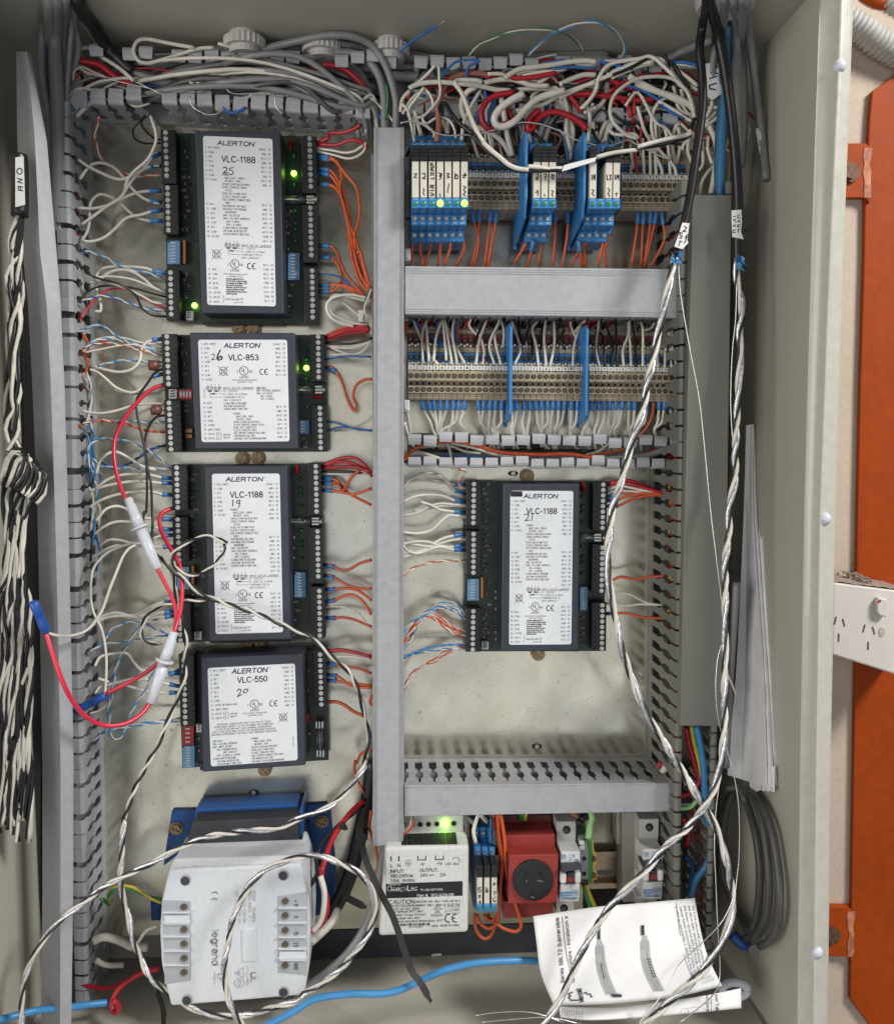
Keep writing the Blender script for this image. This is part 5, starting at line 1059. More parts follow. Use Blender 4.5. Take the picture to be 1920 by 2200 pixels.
for y in (330, 370, 410, 450): 
    b = MB(); b.pprism('j', [(962,y),(996,y+6),(998,y+26),(964,y+20)], .0486, .046); part('rib', b, 'earth_green', t)
# ------------------------------------------------------------------ transformer
t = thing('transformer', 'big pale grey transformer with blue feet and clear terminal covers', 'transformer', QP('h', 640, 1100, 0))
b = MB(); b.pprism('h', [(300,420),(240,440),(70,900),(60,1250),(140,1640),(1150,1570),(1185,1100),(1160,380)], .050, .004); part('core', b, 'laminate', t, bevel=.002)
b = MB()
front = [(118,606),(330,594),(740,578),(1128,562),(1168,680),(1196,850),(1204,1100),(1190,1400),(1160,1578),(640,1622),(132,1662),(92,1500),(58,1330),(46,1100),(58,860),(88,720)]
b.pprism('h', front, .092, .030); part('cover', b, 'trafo_grey', t, bevel=.0025, seg=3)
b = MB(); tp = [(222,432),(1118,402),(1130,360),(1165,362),(1172,430)]
rows = [[QP('h', 205, 436, .055), QP('h', 640, 424, .055), QP('h', 1168, 400, .055)], [QP('h', 160, 520, .082), QP('h', 640, 506, .082), QP('h', 1160, 492, .082)], [QP('h', 118, 606, .0905), QP('h', 640, 583, .0905), QP('h', 1128, 562, .0905)]]
b.grid(rows, (0, .02, -.004)); part('sloped_top', b, 'trafo_grey', t, smooth=False, bevel=.0015)
b = MB(); b.pprism('h', [(302,238),(1118,196),(1118,404),(240,438)], .048, .004); part('lamination_stack', b, 'laminate', t, bevel=.0008)
b = MB(); b.pprism('h', [(140,150),(330,146),(325,230),(250,440),(75,580),(95,430)], .004, .0006); part('mounting_bracket', b, 'trafo_blue', t, bevel=.0008)
b = MB(); b.pprism('h', [(322,138),(1110,100),(1112,190),(318,228)], .028, .003); part('clamp_strap', b, 'trafo_blue', t, bevel=.0008)
b = MB(); b.pprism('h', [(-25,850),(50,846),(50,1000),(-20,1000)], .004, .0006); part('mounting_bracket', b, 'trafo_blue', t, bevel=.0008)
b = MB(); b.pprism('h', [(1142,110),(1330,98),(1362,160),(1400,600),(1395,860),(1330,960),(1180,960),(1180,500),(1140,360)], .004, .0006); part('mounting_bracket', b, 'trafo_blue', t, bevel=.0008)
b = MB(); b.pprism('h', [(1110,180),(1150,108),(1150,360),(1112,400)], .040, .004); part('clamp_strap', b, 'trafo_blue', t, bevel=.0008)
for cx, cy, m_ in ((176,285,0),(1295,232,0)):
    c = QP('h', cx, cy, .0042); b = MB(); b.cyl(c, (0,-1,0), .0060, .0012, 18); part('washer', b, 'screw_brass', t); inst('mounting_screw', SCREW_M, c+Vector((0,-.0012,0)), t, .5)
for cx, cy in ((246,685),(1000,645),(258,1608),(1003,1545)):
    b = MB(); b.prism([QP('h', cx+42*math.cos(a), cy+(46 if math.sin(a) > 0 else 42)*math.sin(a), .0923) for a in [q*math.pi/12 for q in range(24)]], .091); wl_ = part('screw_well', b, 'ink_grey', t)
    b = MB(); b.prism([QP('h', cx-4+34*math.cos(a), cy+8+34*math.sin(a), .09245) for a in [q*math.pi/12 for q in range(24)]], .0918); part('well_floor', b, 'toggle_dark', wl_)
def window(quad, cells, sx, lx, words, side):
    b = MB(); b.pprism('h', quad, .0926, .088); wn = part('terminal_window', b, 'trafo_window', t, bevel=.0005)
    (x0, y0), (x1, y1), (x2, y2), (x3, y3) = quad; g = MB(); wy = MB()
    for i, (cy, kind) in enumerate(cells):
        if kind == 's':
            b = MB(); b.prism([QP('h', sx+30*math.cos(a), cy+(24 if math.sin(a) < 0 else 34)*math.sin(a), .0932) for a in [q*math.pi/9 for q in range(18)]], .092); sc_ = part('screw_cup', b, 'breaker_side', wn)
            wy.cyl(QP('h', sx, cy-4, .0933), (0,-1,0), .0026, .0005, 14); wy.box(QP('h', sx, cy, .0935).x-.0016, QP('h', sx, cy, .0935).x+.0016, -.0941, -.0936, QP('h', sx, cy-4, .0935).z-.0005, QP('h', sx, cy-4, .0935).z+.0005)
        if kind == 'w': g.prect('h', x0+14, cy-34, x1-8, cy+34, .0942, .09)
        if i: g.prect('h', x0+4, cy-62, x1-4, cy-52, .0948, .09)
    part('screw', wy, 'screw_dull', wn); part('divider', g, 'trafo_grey', wn)
    b = MB(); f = lambda x, y: QP('h', x, y, .0930)
    for s, y in words: text(b, f, s, lx, y, 30, align='c', rot=90, ws=.8)
    part('printing', b, 'ink_black', wn)
window([(66,842),(282,848),(286,1462),(84,1492)], [(895,'s'),(995,'w'),(1070,'s'),(1180,'s'),(1290,'s'),(1400,'s')], 232, 120, (), -1)
window([(954,812),(1182,776),(1182,1420),(956,1400)], [(850,'s'),(960,'s'),(1075,'s'),(1185,'s'),(1275,'w'),(1345,'s')], 1012, 1096, (('+ 15',868),('0',972),('- 15',1086),('230',1192),('400',1352)), 1)
b = MB(); b.pprism('h', [(678,1068),(788,1062),(790,1312),(682,1318)], .0929, .090); part('label_plate', b, 'trafo_grey', t, bevel=.0004)
b = MB(); f = lambda x, y: QP('h', x, y, .0924)
for dx_, s, x, y, cap, w in ((0,'42305',772,765,22,80),(0,'50/60Hz',772,900,22,110),(0,'250VA 300VA',740,765,22,170),(0,'CI.I',740,960,22,60),(0,'Vy 80VA Cont30',700,765,22,250),(0,'IEC 742',640,770,20,120),(0,'230/400V 15V',660,860,20,160),(0,'Made in',470,1400,16,90),(0,'AS CC/48624',722,1345,16,160)): text(b, f, s, x, y, cap, w=w, rot=90)
ce2 = lambda x, y: f(470+(y-0), 820+(x-0)) 
stroke(b, f, arc(468, 800, 24, 22, 200, 340), 6); stroke(b, f, arc(468, 848, 24, 22, 200, 340), 6); stroke(b, f, [(468,828),(468,846)], 5)
for q in ([(620,1400),(690,1440),(690,1360),(620,1400)], arc(660,1480,38,32,0,360,18), arc(655,1400,9,9,0,360,10), arc(660,1480,10,20,0,360,10)): stroke(b, f, q, 4)
text(b, f, 'UL', 768, 1400, 40, w=75, rot=90, bold=2); text(b, f, 'LF', 515, 1410, 40, w=60, rot=90, bold=2); part('printing', b, 'ink_grey', t)
b = MB(); text(b, f, 'legrand', 476, 1075, 50, w=265, rot=90, bold=2.2); part('embossed_name', b, 'ink_grey', t)
b = MB(); b.prism([QP('h', x, y, hh) for x, y, hh in ((195,545,.0838),(345,540,.0838),(340,580,.0890),(180,612,.0915))], .08); part('tape_piece', b, 'tape', t)
# ------------------------------------------------------------------ papers
import functools
def bez(pts, t):
    n = len(pts)-1; i = min(int(t*n), n-1); u = t*n-i
    q = lambda j: Vector(pts[max(0, min(n, j))]).to_3d() if len(pts[0]) == 2 else Vector(pts[max(0, min(n, j))])
    a, b_, c, d = q(i-1), q(i), q(i+1), q(i+2)
    return 0.5*((2*b_)+(c-a)*u+(2*a-5*b_+4*c-d)*u*u+(3*b_-a-3*c+d)*u**3)
top = [(90,185,92),(350,146,96),(600,110,100),(960,80,106),(1335,45,112)]; bot = [(250,865,128),(600,855,132),(900,832,134),(1200,795,136),(1545,715,138)]
lft = [(90,185,92),(118,400,110),(150,620,122),(250,865,128)]; rgt = [(1335,45,112),(1380,290,126),(1440,500,134),(1545,715,138)]
@functools.lru_cache(maxsize=None)
def coons(u, v):
    A = bez(top, u)*(1-v)+bez(bot, u)*v+bez(lft, v)*(1-u)+bez(rgt, v)*u
    B_ = Vector(top[0])*(1-u)*(1-v)+Vector(top[-1])*u*(1-v)+Vector(bot[0])*(1-u)*v+Vector(bot[-1])*u*v
    return A-B_
def pg(u, v, up=0.0): q = coons(u, v); return QP('k', q.x, q.y, q.z/1000+up)
t = thing('leaflet', 'folded white instruction leaflet showing two probes, lying at the bottom', 'leaflet', pg(.5, 1))
b = MB(); b.grid([[pg(i/24, j/16) for i in range(25)] for j in range(17)], (0, .0003, 0)); pp = part('front_page', b, 'paper', t, smooth=True)
b = MB(); b.grid([[pg(i/12, -.004+j*.006, -.0012) for i in range(13)] for j in range(2)], (0, .0003, .0006)); part('folded_edge', b, 'paper_edge', t)
@functools.lru_cache(maxsize=None)
def inv(x, y):
    u, v, _ = min(((i/14, j/10, (coons(i/14, j/10).x-x)**2+(coons(i/14, j/10).y-y)**2) for i in range(15) for j in range(11)), key=lambda q: q[2])
    for _ in range(12):
        q = coons(max(-.1,min(1.1,u)), max(-.1,min(1.1,v))); e = 1e-3
        du = (coons(u+e, v)-q)/e; dv = (coons(u, v+e)-q)/e; rx, ry = x-q.x, y-q.y; det = du.x*dv.y-dv.x*du.y
        if abs(det) < 1e-6: break
        u += (rx*dv.y-ry*dv.x)/det; v += (du.x*ry-du.y*rx)/det; u = max(-.1, min(1.1, u)); v = max(-.1, min(1.1, v))
    return u, v
def pk(x, y, up=.0005): u, v = inv(round(x, 1), round(y, 1)); return pg(u, v, up)
b = MB()
text(b, pk, 'Series SBLT2 Submersible', 318, 690, 26, w=505, rot=-95, bold=1.0)
text(b, pk, 'Specifications - Installation a', 395, 690, 25, w=515, rot=-96, bold=.6)
stroke(b, pk, [(312,178),(330,350),(350,500),(385,660)], 4); stroke(b, pk, [(1192,72),(1215,280),(1262,520),(1330,690)], 3)
text(b, pk, 'Mercoid', 462, 835, 38, w=100, rot=-103, bold=1.2)
stroke(b, pk, [(392,762),(362,772),(378,792),(362,800),(382,824),(440,822)], 9); stroke(b, pk, [(478,768),(500,764),(504,778),(530,775),(534,795),(548,798)], 8)
for k, s in enumerate(('ersible Level Transducer is manufactured for years of','smitter consists of a piezoresistive sensing element,','Superior lightning and surge protection utilizing dual','to case, eliminating both power supply surges and','surge protection is not guaranteed and is not')):
    text(b, pk, s, 1325-k*2+k*24, 672-k*14, 15, w=590-k*16, rot=-103.5+k*.8, bold=.3)
for k in range(6):
    text(b, pk, ('is in','of a','its oil','can','the','an')[k], 1395+k*17, 700-k*6, 11, w=48, rot=-118)
part('printing', b, 'ink_black', pp)
b = MB(); gm = MB(); dk = MB()
def blob(mb, pts, up): mb.face([pk(x, y, up) for x, y in pts])
def strip(mb, c, ws, up):
    for (p0, p1, w0, w1) in zip(c, c[1:], ws, ws[1:]):
        blob(mb, [(p0[0]-w0, p0[1]), (p0[0]+w0, p0[1]), (p1[0]+w1, p1[1]), (p1[0]-w1, p1[1])], up)
for ox, oy, cc in ((0,0,[(604,405),(606,460),(612,530),(628,610),(655,690),(690,775)]),(0,0,[(950,370),(952,430),(956,500),(976,580),(1010,660),(1060,752)])):
    b = MB(); strip(b, cc, (30,32,36,37,40,42), .0006)
    strip(gm, cc[:2], (30,32), .0008)
    c2 = [(x-12, y) for x, y in cc[2:]]; strip(gm, c2, (7,7,7,7), .0008); c2 = [(x+17, y) for x, y in cc[1:]]; strip(gm, c2, (4,4,4,5,6), .0008)
    strip(b, [(cc[0][0]-3, cc[0][1]-46), cc[0]], (12,26), .0006); part('probe_picture', b, 'breaker_grey', pp)
strip(dk, [(594,255),(596,355)], (11,11), .0009); strip(dk, [(932,245),(934,322)], (12,12), .0009); strip(dk, [(722,776),(740,800)], (42,36), .0009)
c2 = [(612,540),(622,600),(640,660)]; strip(dk, c2, (3,3,3), .0009)
for k in range(7): yy = 500+k*22; strip(dk, [(968+k*7, yy), (972+k*7, yy+14)], (4,4), .0009); strip(dk, [(986+k*7, yy), (990+k*7, yy+14)], (4,4), .0009)
part('probe_shading', gm, 'ink_grey', pp); part('probe_shading', dk, 'toggle_dark', pp)
b = MB(); r1 = [(290,880,118),(520,950,124),(520,975,124)]
tp_, bt_ = [(285,872,116),(700,880,122),(1050,840,126),(1400,790,128),(1690,732,130)], [(300,955,118),(520,978,126),(900,960,130),(1300,925,132),(1692,885,134)]
b.grid([[(lambda q: QP('k', q.x, q.y, q.z/1000))(bez(tp_, i/20)*(1-j/5)+bez(bt_, i/20)*(j/5)) for i in range(21)] for j in range(6)], (0,.0003,0)); p2 = part('back_page', b, 'paper', t, smooth=True)
f = lambda x, y: QP('k', x, y, .1335); b = MB(); text(b, f, 'Level Tran', 1500, 765, 26, w=140, rot=86, bold=1); text(b, f, 'and Operati', 1430, 775, 24, w=140, rot=88, bold=.6); stroke(b, f, [(1462,770),(1462,905)], 4)
for k in range(10): text(b, f, ('ratings in','part use of','output data','range of the')[k % 4], 318+k*17, 884+k*3, 11, w=52+k*3, rot=90)
stroke(b, f, arc(832, 945, 26, 18, 0, 360, 16), 2); stroke(b, f, arc(834, 948, 13, 9, 0, 360, 12), 2); stroke(b, f, [(1225,930),(1228,900),(1245,888),(1282,886),(1284,924)], 2); stroke(b, f, [(1290,884),(1360,876),(1362,922)], 2); part('printing', b, 'ink_black', p2)
b = MB(); c = QP('k', 1655, 745, .12); 
ringp = [QP('k', 1640+98*math.cos(a), 742+58*math.sin(a), .10) for a in [q*math.pi/14 for q in range(29)]]
b.tube(ringp, .0036, 10); solo('plastic_ring', b, 'milky_plastic', 'white plastic ring half hidden under the leaflet', 'ring', c, smooth=True)
def onwall(px, py, h, gap):
    q = P(px, py, h)
    while q.x > XWALL+.005-gap and h < .145: h += .001; q = P(px, py, h)
    return q
t = thing('paper_stack', 'tall stack of white papers tucked against the right cabinet wall', 'papers', QP('I', 960, 1560, .02))
ed = [[(903,-466),(890,0),(870,480),(845,980),(806,1440),(790,1640)], [(938,-472),(934,0),(962,480),(998,1000),(1012,1420),(1020,1705)], [(944,-440),(955,0),(985,500),(1020,1000),(1045,1420),(1062,1715)], [(968,-434),(990,0),(1020,560),(1046,1000),(1066,1420),(1080,1705)]]
ends = [1630, 1720, 1722, 1700]
for k in range(3):
    b = MB(); rows = []
    for j in range(17):
        v = j/16; a_, c_ = bez(ed[k], v), bez(ed[k+1], v); wob = 4*math.sin(j*1.7+k)
        h0_, h1_ = .072-.018*k, .058-.020*k
        rows.append([onwall(*Q('I', a_.x+(c_.x-a_.x)*u_, a_.y+(c_.y-a_.y)*u_+wob*u_), .056-.004*k, .003*(2-k)) for u_ in (0, .35, .7, 1)])
    b.grid(rows, (.002, .0012, 0)); part('sheet', b, 'paper' if k == 0 else 'paper_edge', t)
for k in range(7):
    b = MB(); x0 = 925+k*21; rows = []
    for j in range(2): rows.append([onwall(*Q('L', x0+u_*24, (20 if j == 0 else 165+random.uniform(-8,14)-(8 if k == 0 else 0))), .05, .0022+.0005*(k%3)) for u_ in (0, 1)])
    b.grid(rows, (0,.0004,0)); part('sheet', b, 'paper', t)
# ------------------------------------------------------------------ wires, traced one by one
WP = ('white','blue'); OW = ('orange','white'); BW = ('black','white'); SB = ('sky','white')
C25 = 'left of the top left controller'; g25 = 'wires from the left duct to the top left controller'
series([
 ('white','A 905,695,44 938,800 932,870 885,960 805,1030 765,1085 745,1160',0,(44,30)),
 ('white','A 490,1350,40 560,1300 640,1240 720,1190 762,1130 805,1070 865,1010 915,945 930,925 968,920,20',2),
 ('white','A 470,958,46 530,1000 620,1045 700,1075 760,1070 830,1035 890,1005 940,996 966,996,20',2),
 ('white','A 470,1250,40 560,1253 650,1232 730,1195 800,1165 870,1150 975,1146,20',2),
 ('white','A 480,1075,44 520,1020 560,985 620,980 690,1010 740,1065 800,1140 860,1190 930,1217 975,1217,20',2),
 ('white','A 500,1450,40 560,1450 630,1425 690,1375 760,1310 850,1290 920,1268 980,1262,20',2),
 ('white','A 490,1450,38 525,1390 538,1320 540,1240 560,1195 600,1168 650,1178 700,1205 750,1250 810,1300 880,1325 980,1330,20',2),
 (OW,'A 600,700,44 577,780 577,860 605,940 660,1000 740,1040 850,1058 965,1048,20'),
 ('black','A 880,700,40 840,730 800,780 810,830 850,856 900,862 965,860,20',0,(40,20),.8),
 ('black','A 870,690,42 850,740 880,790 930,830 966,840,20',0,(40,20),.8),
 ('white','D 570,360,34 605,355 600,290 578,220 580,150 615,105 700,90 800,93 880,102 945,128 995,130,20',2),
 (SB,'D 510,0,46 560,8 640,40 700,78 790,110 890,130 1000,168,20'),
 ('white','D 540,185,40 600,170 650,130 720,110 800,125 870,170 930,222 1000,240,20'),
 ('white','D 560,165,40 640,150 780,165 890,205 1000,250,20',0,(40,20),1.0),
 ('black','D 480,290,44 530,240 600,210 700,206 800,220 890,245 1000,275,20',0,(44,20),.85),
 ('white','D 640,190,38 740,215 860,272 920,305 1000,316,20',0,(38,20),1.0),
 ('pink','D 485,405,46 520,350 570,290 640,235 720,223 800,242 890,298 1000,345,20',0,(46,20),.85),
 (WP,'D 490,300,44 560,275 640,268 720,290 830,330 900,345 1000,362,20'),
 ('black','D 510,90,46 560,150 700,190 770,225 820,270 855,340 915,383 1000,393,20',0,(46,20),.9)], C25, g25)
C26 = 'left of the upper squarish controller'; g26 = 'wires from the left duct to the upper squarish controller'
series([
 ('white','D 560,690,40 650,716 720,726 785,712 825,680 845,640 850,590 880,548 930,530 990,524,20',2),
 ('white','D 500,590,44 560,540 640,518 740,520 850,548 970,560,20',0,(44,20),.9),
 (SB,'D 460,485,46 530,460 590,440 650,470 740,530 830,570 920,600 980,622,20'),
 (SB,'D 510,580,46 560,545 640,525 740,540 840,565 980,590,20'),
 (OW,'D 495,600,46 540,562 620,550 720,560 830,590 910,612 980,628,20'),
 ('white','D 510,608,44 600,590 700,570 800,560 870,575 975,600,20',0,(44,20),.8),
 (SB,'D 590,690,40 680,662 760,656 850,660 985,664,20'),
 ('white','D 540,710,40 590,728 640,770 700,820 790,850 855,820 905,765 945,738 990,735,20',2),
 ('white','D 490,960,46 600,974 700,958 790,930 880,916 995,916,20',0,(46,20),1.1),
 ('white','D 680,830,6 760,850 900,840 985,800,16',0,(6,16),.8),
 (SB,'D 500,1040,46 570,1017 700,1020 850,1025 1000,1028,20'),
 (('orange','orange'),'D 470,1050,46 560,1020 650,1020 760,1040 880,1078 1000,1088,20')], C26, g26)
pair('black','blue','D 560,1255,40 620,1275 690,1300 760,1285 830,1245 900,1195 1000,1165,20','dark blue and black pair below the upper squarish controller', g26, r=.7)
wire('black','D 1000,700,22 935,728 885,795 845,850 820,905 828,1000 858,1130 878,1250 884,1400 880,1560 G 866,60 862,150 880,235 920,300 965,340,60','long black wire hanging from the left terminals of the upper squarish controller','long black wires left of the controllers',(22,60),1.0)
wire('black','D 1005,985,22 935,1000 885,1078 872,1170 888,1300 908,1400 914,1560 G 918,120 914,215 930,290 990,360,58','second long black wire hanging from the lower terminals of the upper squarish controller','long black wires left of the controllers',(22,58),1.0)
for y, w_ in ((685,'upper'),(953,'lower')):
    x0 = 890 if y == 685 else 905
    b = MB(); b.tube([QP('D', x0, y-2, .026), QP('D', x0+8, y-1, .026), QP('D', x0+60, y+2, .023), QP('D', x0+70, y+3, .023)], 0, 10, rad=[.001,.0044,.0044,.001])
    o = solo('resistor', b, 'resistor_brown', f'{w_} brown resistor wired to the left of the upper squarish controller', 'resistor', QP('D', x0, y, .026), 'brown resistors', smooth=True)
    b = MB(); b.tube([QP('D', x0-14, y-14, .026), QP('D', x0-4, y-6, .026), QP('D', x0+4, y-1, .026)], .0005, 6); b.tube([QP('D', x0+66, y+2, .023), QP('D', x0+110, y+4, .02)], .0005, 6); part('lead', b, 'wire_silver', o)
C19 = 'left of the tall lower left controller'; g19 = 'wires from the left duct to the tall lower left controller'
series([
 ('white','D 580,1340,44 600,1270 640,1222 700,1207 770,1240 850,1290 940,1308 1035,1310,20'),
 (SB,'D 555,1330,44 530,1240 540,1170 580,1135 660,1125 760,1140 860,1180 940,1225 1010,1290 1035,1320,20'),
 (SB,'D 560,1250,44 600,1285 680,1300 800,1305 920,1310 1035,1316,20'),
 ('white','D 580,1430,44 620,1390 690,1355 780,1341 900,1346 980,1362 1045,1366,20',2),
 ('white','D 540,1442,44 650,1408 780,1386 880,1386 970,1394 1045,1396,20',2),
 ('white','D 540,1540,44 600,1500 680,1470 780,1450 900,1446 980,1462 1050,1467,20',2),
 ('white','G 580,110,44 602,78 640,37 700,21 760,38 840,85 940,98 1050,99,20',2),
 ('white','G 570,190,44 620,148 690,117 780,116 900,140 980,160 1052,160,20',2),
 ('white','G 600,262,42 650,226 720,226 800,246 880,240 940,208 990,196 1052,195,20',2),
 ('white','G 560,330,42 640,280 720,255 820,258 940,266 1055,264,20',2),
 ('white','G 560,730,42 620,682 700,662 800,680 880,642 960,604 1062,590,20',2),
 (SB,'G 630,820,40 690,750 770,722 850,722 920,715 1062,622,20'),
 ('white','G 540,750,42 600,690 680,672 780,692 880,692 960,662 1065,655,20',2),
 ('white','G 580,720,42 650,690 760,682 860,697 960,690 1065,680,20',2),
 (SB,'G 840,720,40 900,740 960,770 1030,800,20'),
 (SB,'G 540,900,44 600,860 700,842 800,828 900,815 1030,795,20')], C19, g19)
C20 = 'left of the lowest left controller'; g20 = 'wires from the left duct to the lowest left controller'
series([
 ('white','G 570,985,44 600,932 660,912 760,907 800,955 850,1008 930,1024 1085,1030,20',2),
 ('white','G 640,1100,44 760,1068 850,1052 950,1062 1085,1005,20',2),
 ('white','G 590,1060,44 700,1085 850,1062 950,1078 1088,1108,20',2),
 ('white','G 570,1150,42 620,1095 720,1090 850,1128 950,1142 1090,1144,20',2),
 (SB,'G 850,715,44 785,830 740,900 700,985 682,1100 662,1250 662,1390 700,1422 750,1380 800,1240 862,1150 925,1010,40'),
 (SB,'G 560,1440,44 620,1392 700,1362 800,1340 900,1322 1090,1298,20'),
 (SB,'G 652,1390,44 655,1250 660,1130 680,1040 700,985,40'),
 (SB,'G 590,1390,42 650,1370 760,1352 900,1330 1090,1312,20'),
 ('white','G 540,1270,44 600,1250 640,1220,40',0,(44,40),.9)], C20, g20)
# two in-line fuse holders with red leads, blue crimps
def holder(pts, label):
    q = [QP('G', x, y, h/1000) for x, y, h in pts]; t = thing('fuse_holder', label, 'fuse holder', q[0], 'milky in-line fuse holders')
    d = (q[1]-q[0]).normalized(); L = (q[1]-q[0]).length; at = lambda f: q[0]+d*(L*f)
    b = MB(); b.tube([at(0), at(.015), at(.10), at(.11), at(.25), at(.26), at(.395)], 0, 18, rad=[.0024,.0034,.0034,.0041,.0041,.0045,.0045]); part('cap', b, 'milky_plastic', t, smooth=True)
    b = MB(); b.tube([at(.395), at(.40), at(.425), at(.43)], 0, 18, rad=[.0050,.0076,.0076,.0050]); part('collar', b, 'milky_plastic', t, smooth=True)
    b = MB(); b.tube([at(.43), at(.80), at(.83), at(.985), at(1)], 0, 18, rad=[.0046,.0045,.0041,.0040,.0030]); part('barrel', b, 'milky_plastic', t, smooth=True)
holder([(768,-30,64),(948,400,66)], 'upper milky fuse holder with red leads hanging by the left duct')
holder([(1048,775,74),(905,1205,78)], 'lower milky fuse holder with red leads near the lowest left controller')
wire('pink','D 995,800,22 930,820 862,870 790,950 730,1040 692,1130 685,1220 700,1330 730,1430 772,1520,64','bright red lead from the upper squarish controller down to the upper fuse holder','bright red fuse leads',(22,64),1.7)
wire('pink','G 1045,32,22 985,55 960,95 970,170 1010,250 1058,330 1090,410 1096,520 1088,630 1066,720 1046,780,74','bright red lead from the tall lower left controller to the lower fuse holder','bright red fuse leads',(22,74),1.75)
wire('pink','G 945,395,66 990,480 1030,560 1055,640 1058,720 1040,810 1000,900 938,975 860,1035 760,1090 636,1150,66','bright red lead behind the lower fuse holder ending at a blue crimp','bright red fuse leads',(66,66),1.7)
wire('pink','G 905,1200,78 862,1260 800,1308 720,1338 620,1338,104 520,1290,112 440,1200,122 382,1090,128 340,980,128 302,860,126 275,778,124','long bright red lead looping low from the lower fuse holder to the left crimp','bright red fuse leads',(78,124),1.75)
def crimp(a, b_, label):
    A, B_ = QP('G', *a), QP('G', *b_); v = B_-A; b = MB(); b.tube([A, A+v*.03, A+v*.38, A+v*.42, A+v*.6, A+v*.64, A+v*.95, B_], 0, 14, rad=[.0026,.0036,.0036,.0033,.0033,.0036,.0035,.0026])
    solo('crimp_connector', b, 'crimp_blue', label, 'connector', A, 'blue crimp connectors', smooth=True)
crimp((200,595,.132), (280,782,.124), 'blue crimp connector standing up in front of the grey duct lid')
crimp((448,1258,.062), (634,1160,.066), 'blue crimp connector lying across the left duct fingers')
wire('white','G 278,780,124 350,800,122 430,800,110 510,775 565,725 618,640 660,520 700,420 745,315 800,262 880,255,60','white wire from the upper blue crimp rising to the fuse holder','white wires from the blue crimps',(124,60),1.15)
wire('white','G 632,1158,66 640,1000 635,880 612,765 580,700 556,640 545,560 550,450 570,380 640,305 730,262 800,240,52','white wire from the lower blue crimp curling up to the left duct','white wires from the blue crimps',(66,52),1.1)
# black and white twisted pairs over the controllers
gbw = 'black and white twisted pairs over the left controllers'
pair('black','white','G 1340,250,58 1352,285 1320,340 1260,400 1180,432 1100,425 1045,380 1030,330 1060,285 1120,240 1200,210 1260,202 1310,218 1368,245,58','black and white pair looped over the edge of the tall lower left controller', gbw, r=1.0, pitch=30)
pair('black','white','G 960,330,58 1030,400 1110,460 1200,540 1285,580 1400,622 1500,652 1620,700 1790,772 H 60,795 150,880 230,950 300,1010 340,1080 372,1160 392,1240 410,1330 425,1400 420,1480 405,1560,58','black and white pair crossing the tall lower left controller to the centre duct', gbw, r=1.15, pitch=34)
pair('black','white','G 1260,582,58 1150,590 1060,600 980,612 900,662 860,732 850,800 885,838 970,850,56','black and white pair looped left of the tall lower left controller', gbw, r=1.0, pitch=26)
pair('black','white','G 1030,365,56 1040,450 1058,540 1078,640 1100,750 1120,850 1112,950 1110,1050 1080,1150 1030,1270 980,1380 940,1480 890,1566 J 830,110 785,220 745,340,66','black and white pair falling past the lowest left controller', gbw, r=1.15, pitch=32)
# right side wires of the left column
R25 = 'right of the top left controller'; gr = 'wires from the left controllers to the centre duct'
series([
 ('red','B 100,862,20 180,830 192,800 260,798 330,778 375,748,40',0,(20,40),1.5),
 ('red','B 105,866,20 230,870 320,840 390,856 418,885,40',0,(20,40),1.5),
 ('white','B 105,890,20 200,902 280,917 340,907 392,872,36',0,(20,36),1.0),
 ('white','B 105,905,20 220,932 300,952 360,936 400,900 406,855,40',0,(20,40),1.0),
 ('orange','B 118,938,20 165,942 215,957 255,1005 300,1062 352,1130 372,1250 360,1350 340,1420 352,1520 E 375,0 400,100 442,230,40',1),
 ('orange','B 118,952,20 165,955 235,972 262,1050 252,1140 280,1250 310,1380 330,1480 E 338,0 368,120 430,235,40',1),
 ('orange','B 122,1012,20 168,1015 215,1042 262,1130 302,1250 322,1400 346,1530 E 358,50 400,180 442,272,38',1),
 ('orange','B 122,1040,20 168,1041 205,1062 242,1120 280,1200 300,1300 306,1420 325,1540 E 332,60 372,180 440,262,34',1),
 ('orange','B 118,1104,20 165,1106 215,1121 255,1172 292,1260 312,1350 352,1450 380,1550 E 392,90 420,200 442,250,42',1),
 ('orange','B 122,1476,20 168,1478 212,1486 240,1530 252,1566 E 262,80 292,140 352,212 425,292,36',1),
 ('orange','E 122,33,20 170,34 212,46 245,90 262,150 252,195 205,238 168,243,20',1),
 ('orange','E 126,205,20 172,205 240,200 310,230 370,268 440,302,36',1),
 ('orange','E 126,242,20 172,241 215,235 260,203 310,215 380,250 440,285,36',1),
 ('blue','E 110,135,20 200,140 262,160 312,200,36',0,(20,36),.8),
 ('white','E 440,300,40 380,290 280,265 215,265 185,310 200,370 260,400 340,430 425,442,36',0,(40,36),1.15),
 ('white','E 440,290,44 330,260 225,272 172,320 190,388 250,428 335,450,36',0,(44,36),1.15),
 ('white','E 240,285,30 300,330 372,390,40',0,(30,40),1.15),
 ('green','E 442,210,50 412,268 396,340 386,390,48',0,(50,48),.7),
 ('white','E 442,225,52 418,290 400,340 410,380 445,388,48',0,(52,48),.9)], R25, gr)
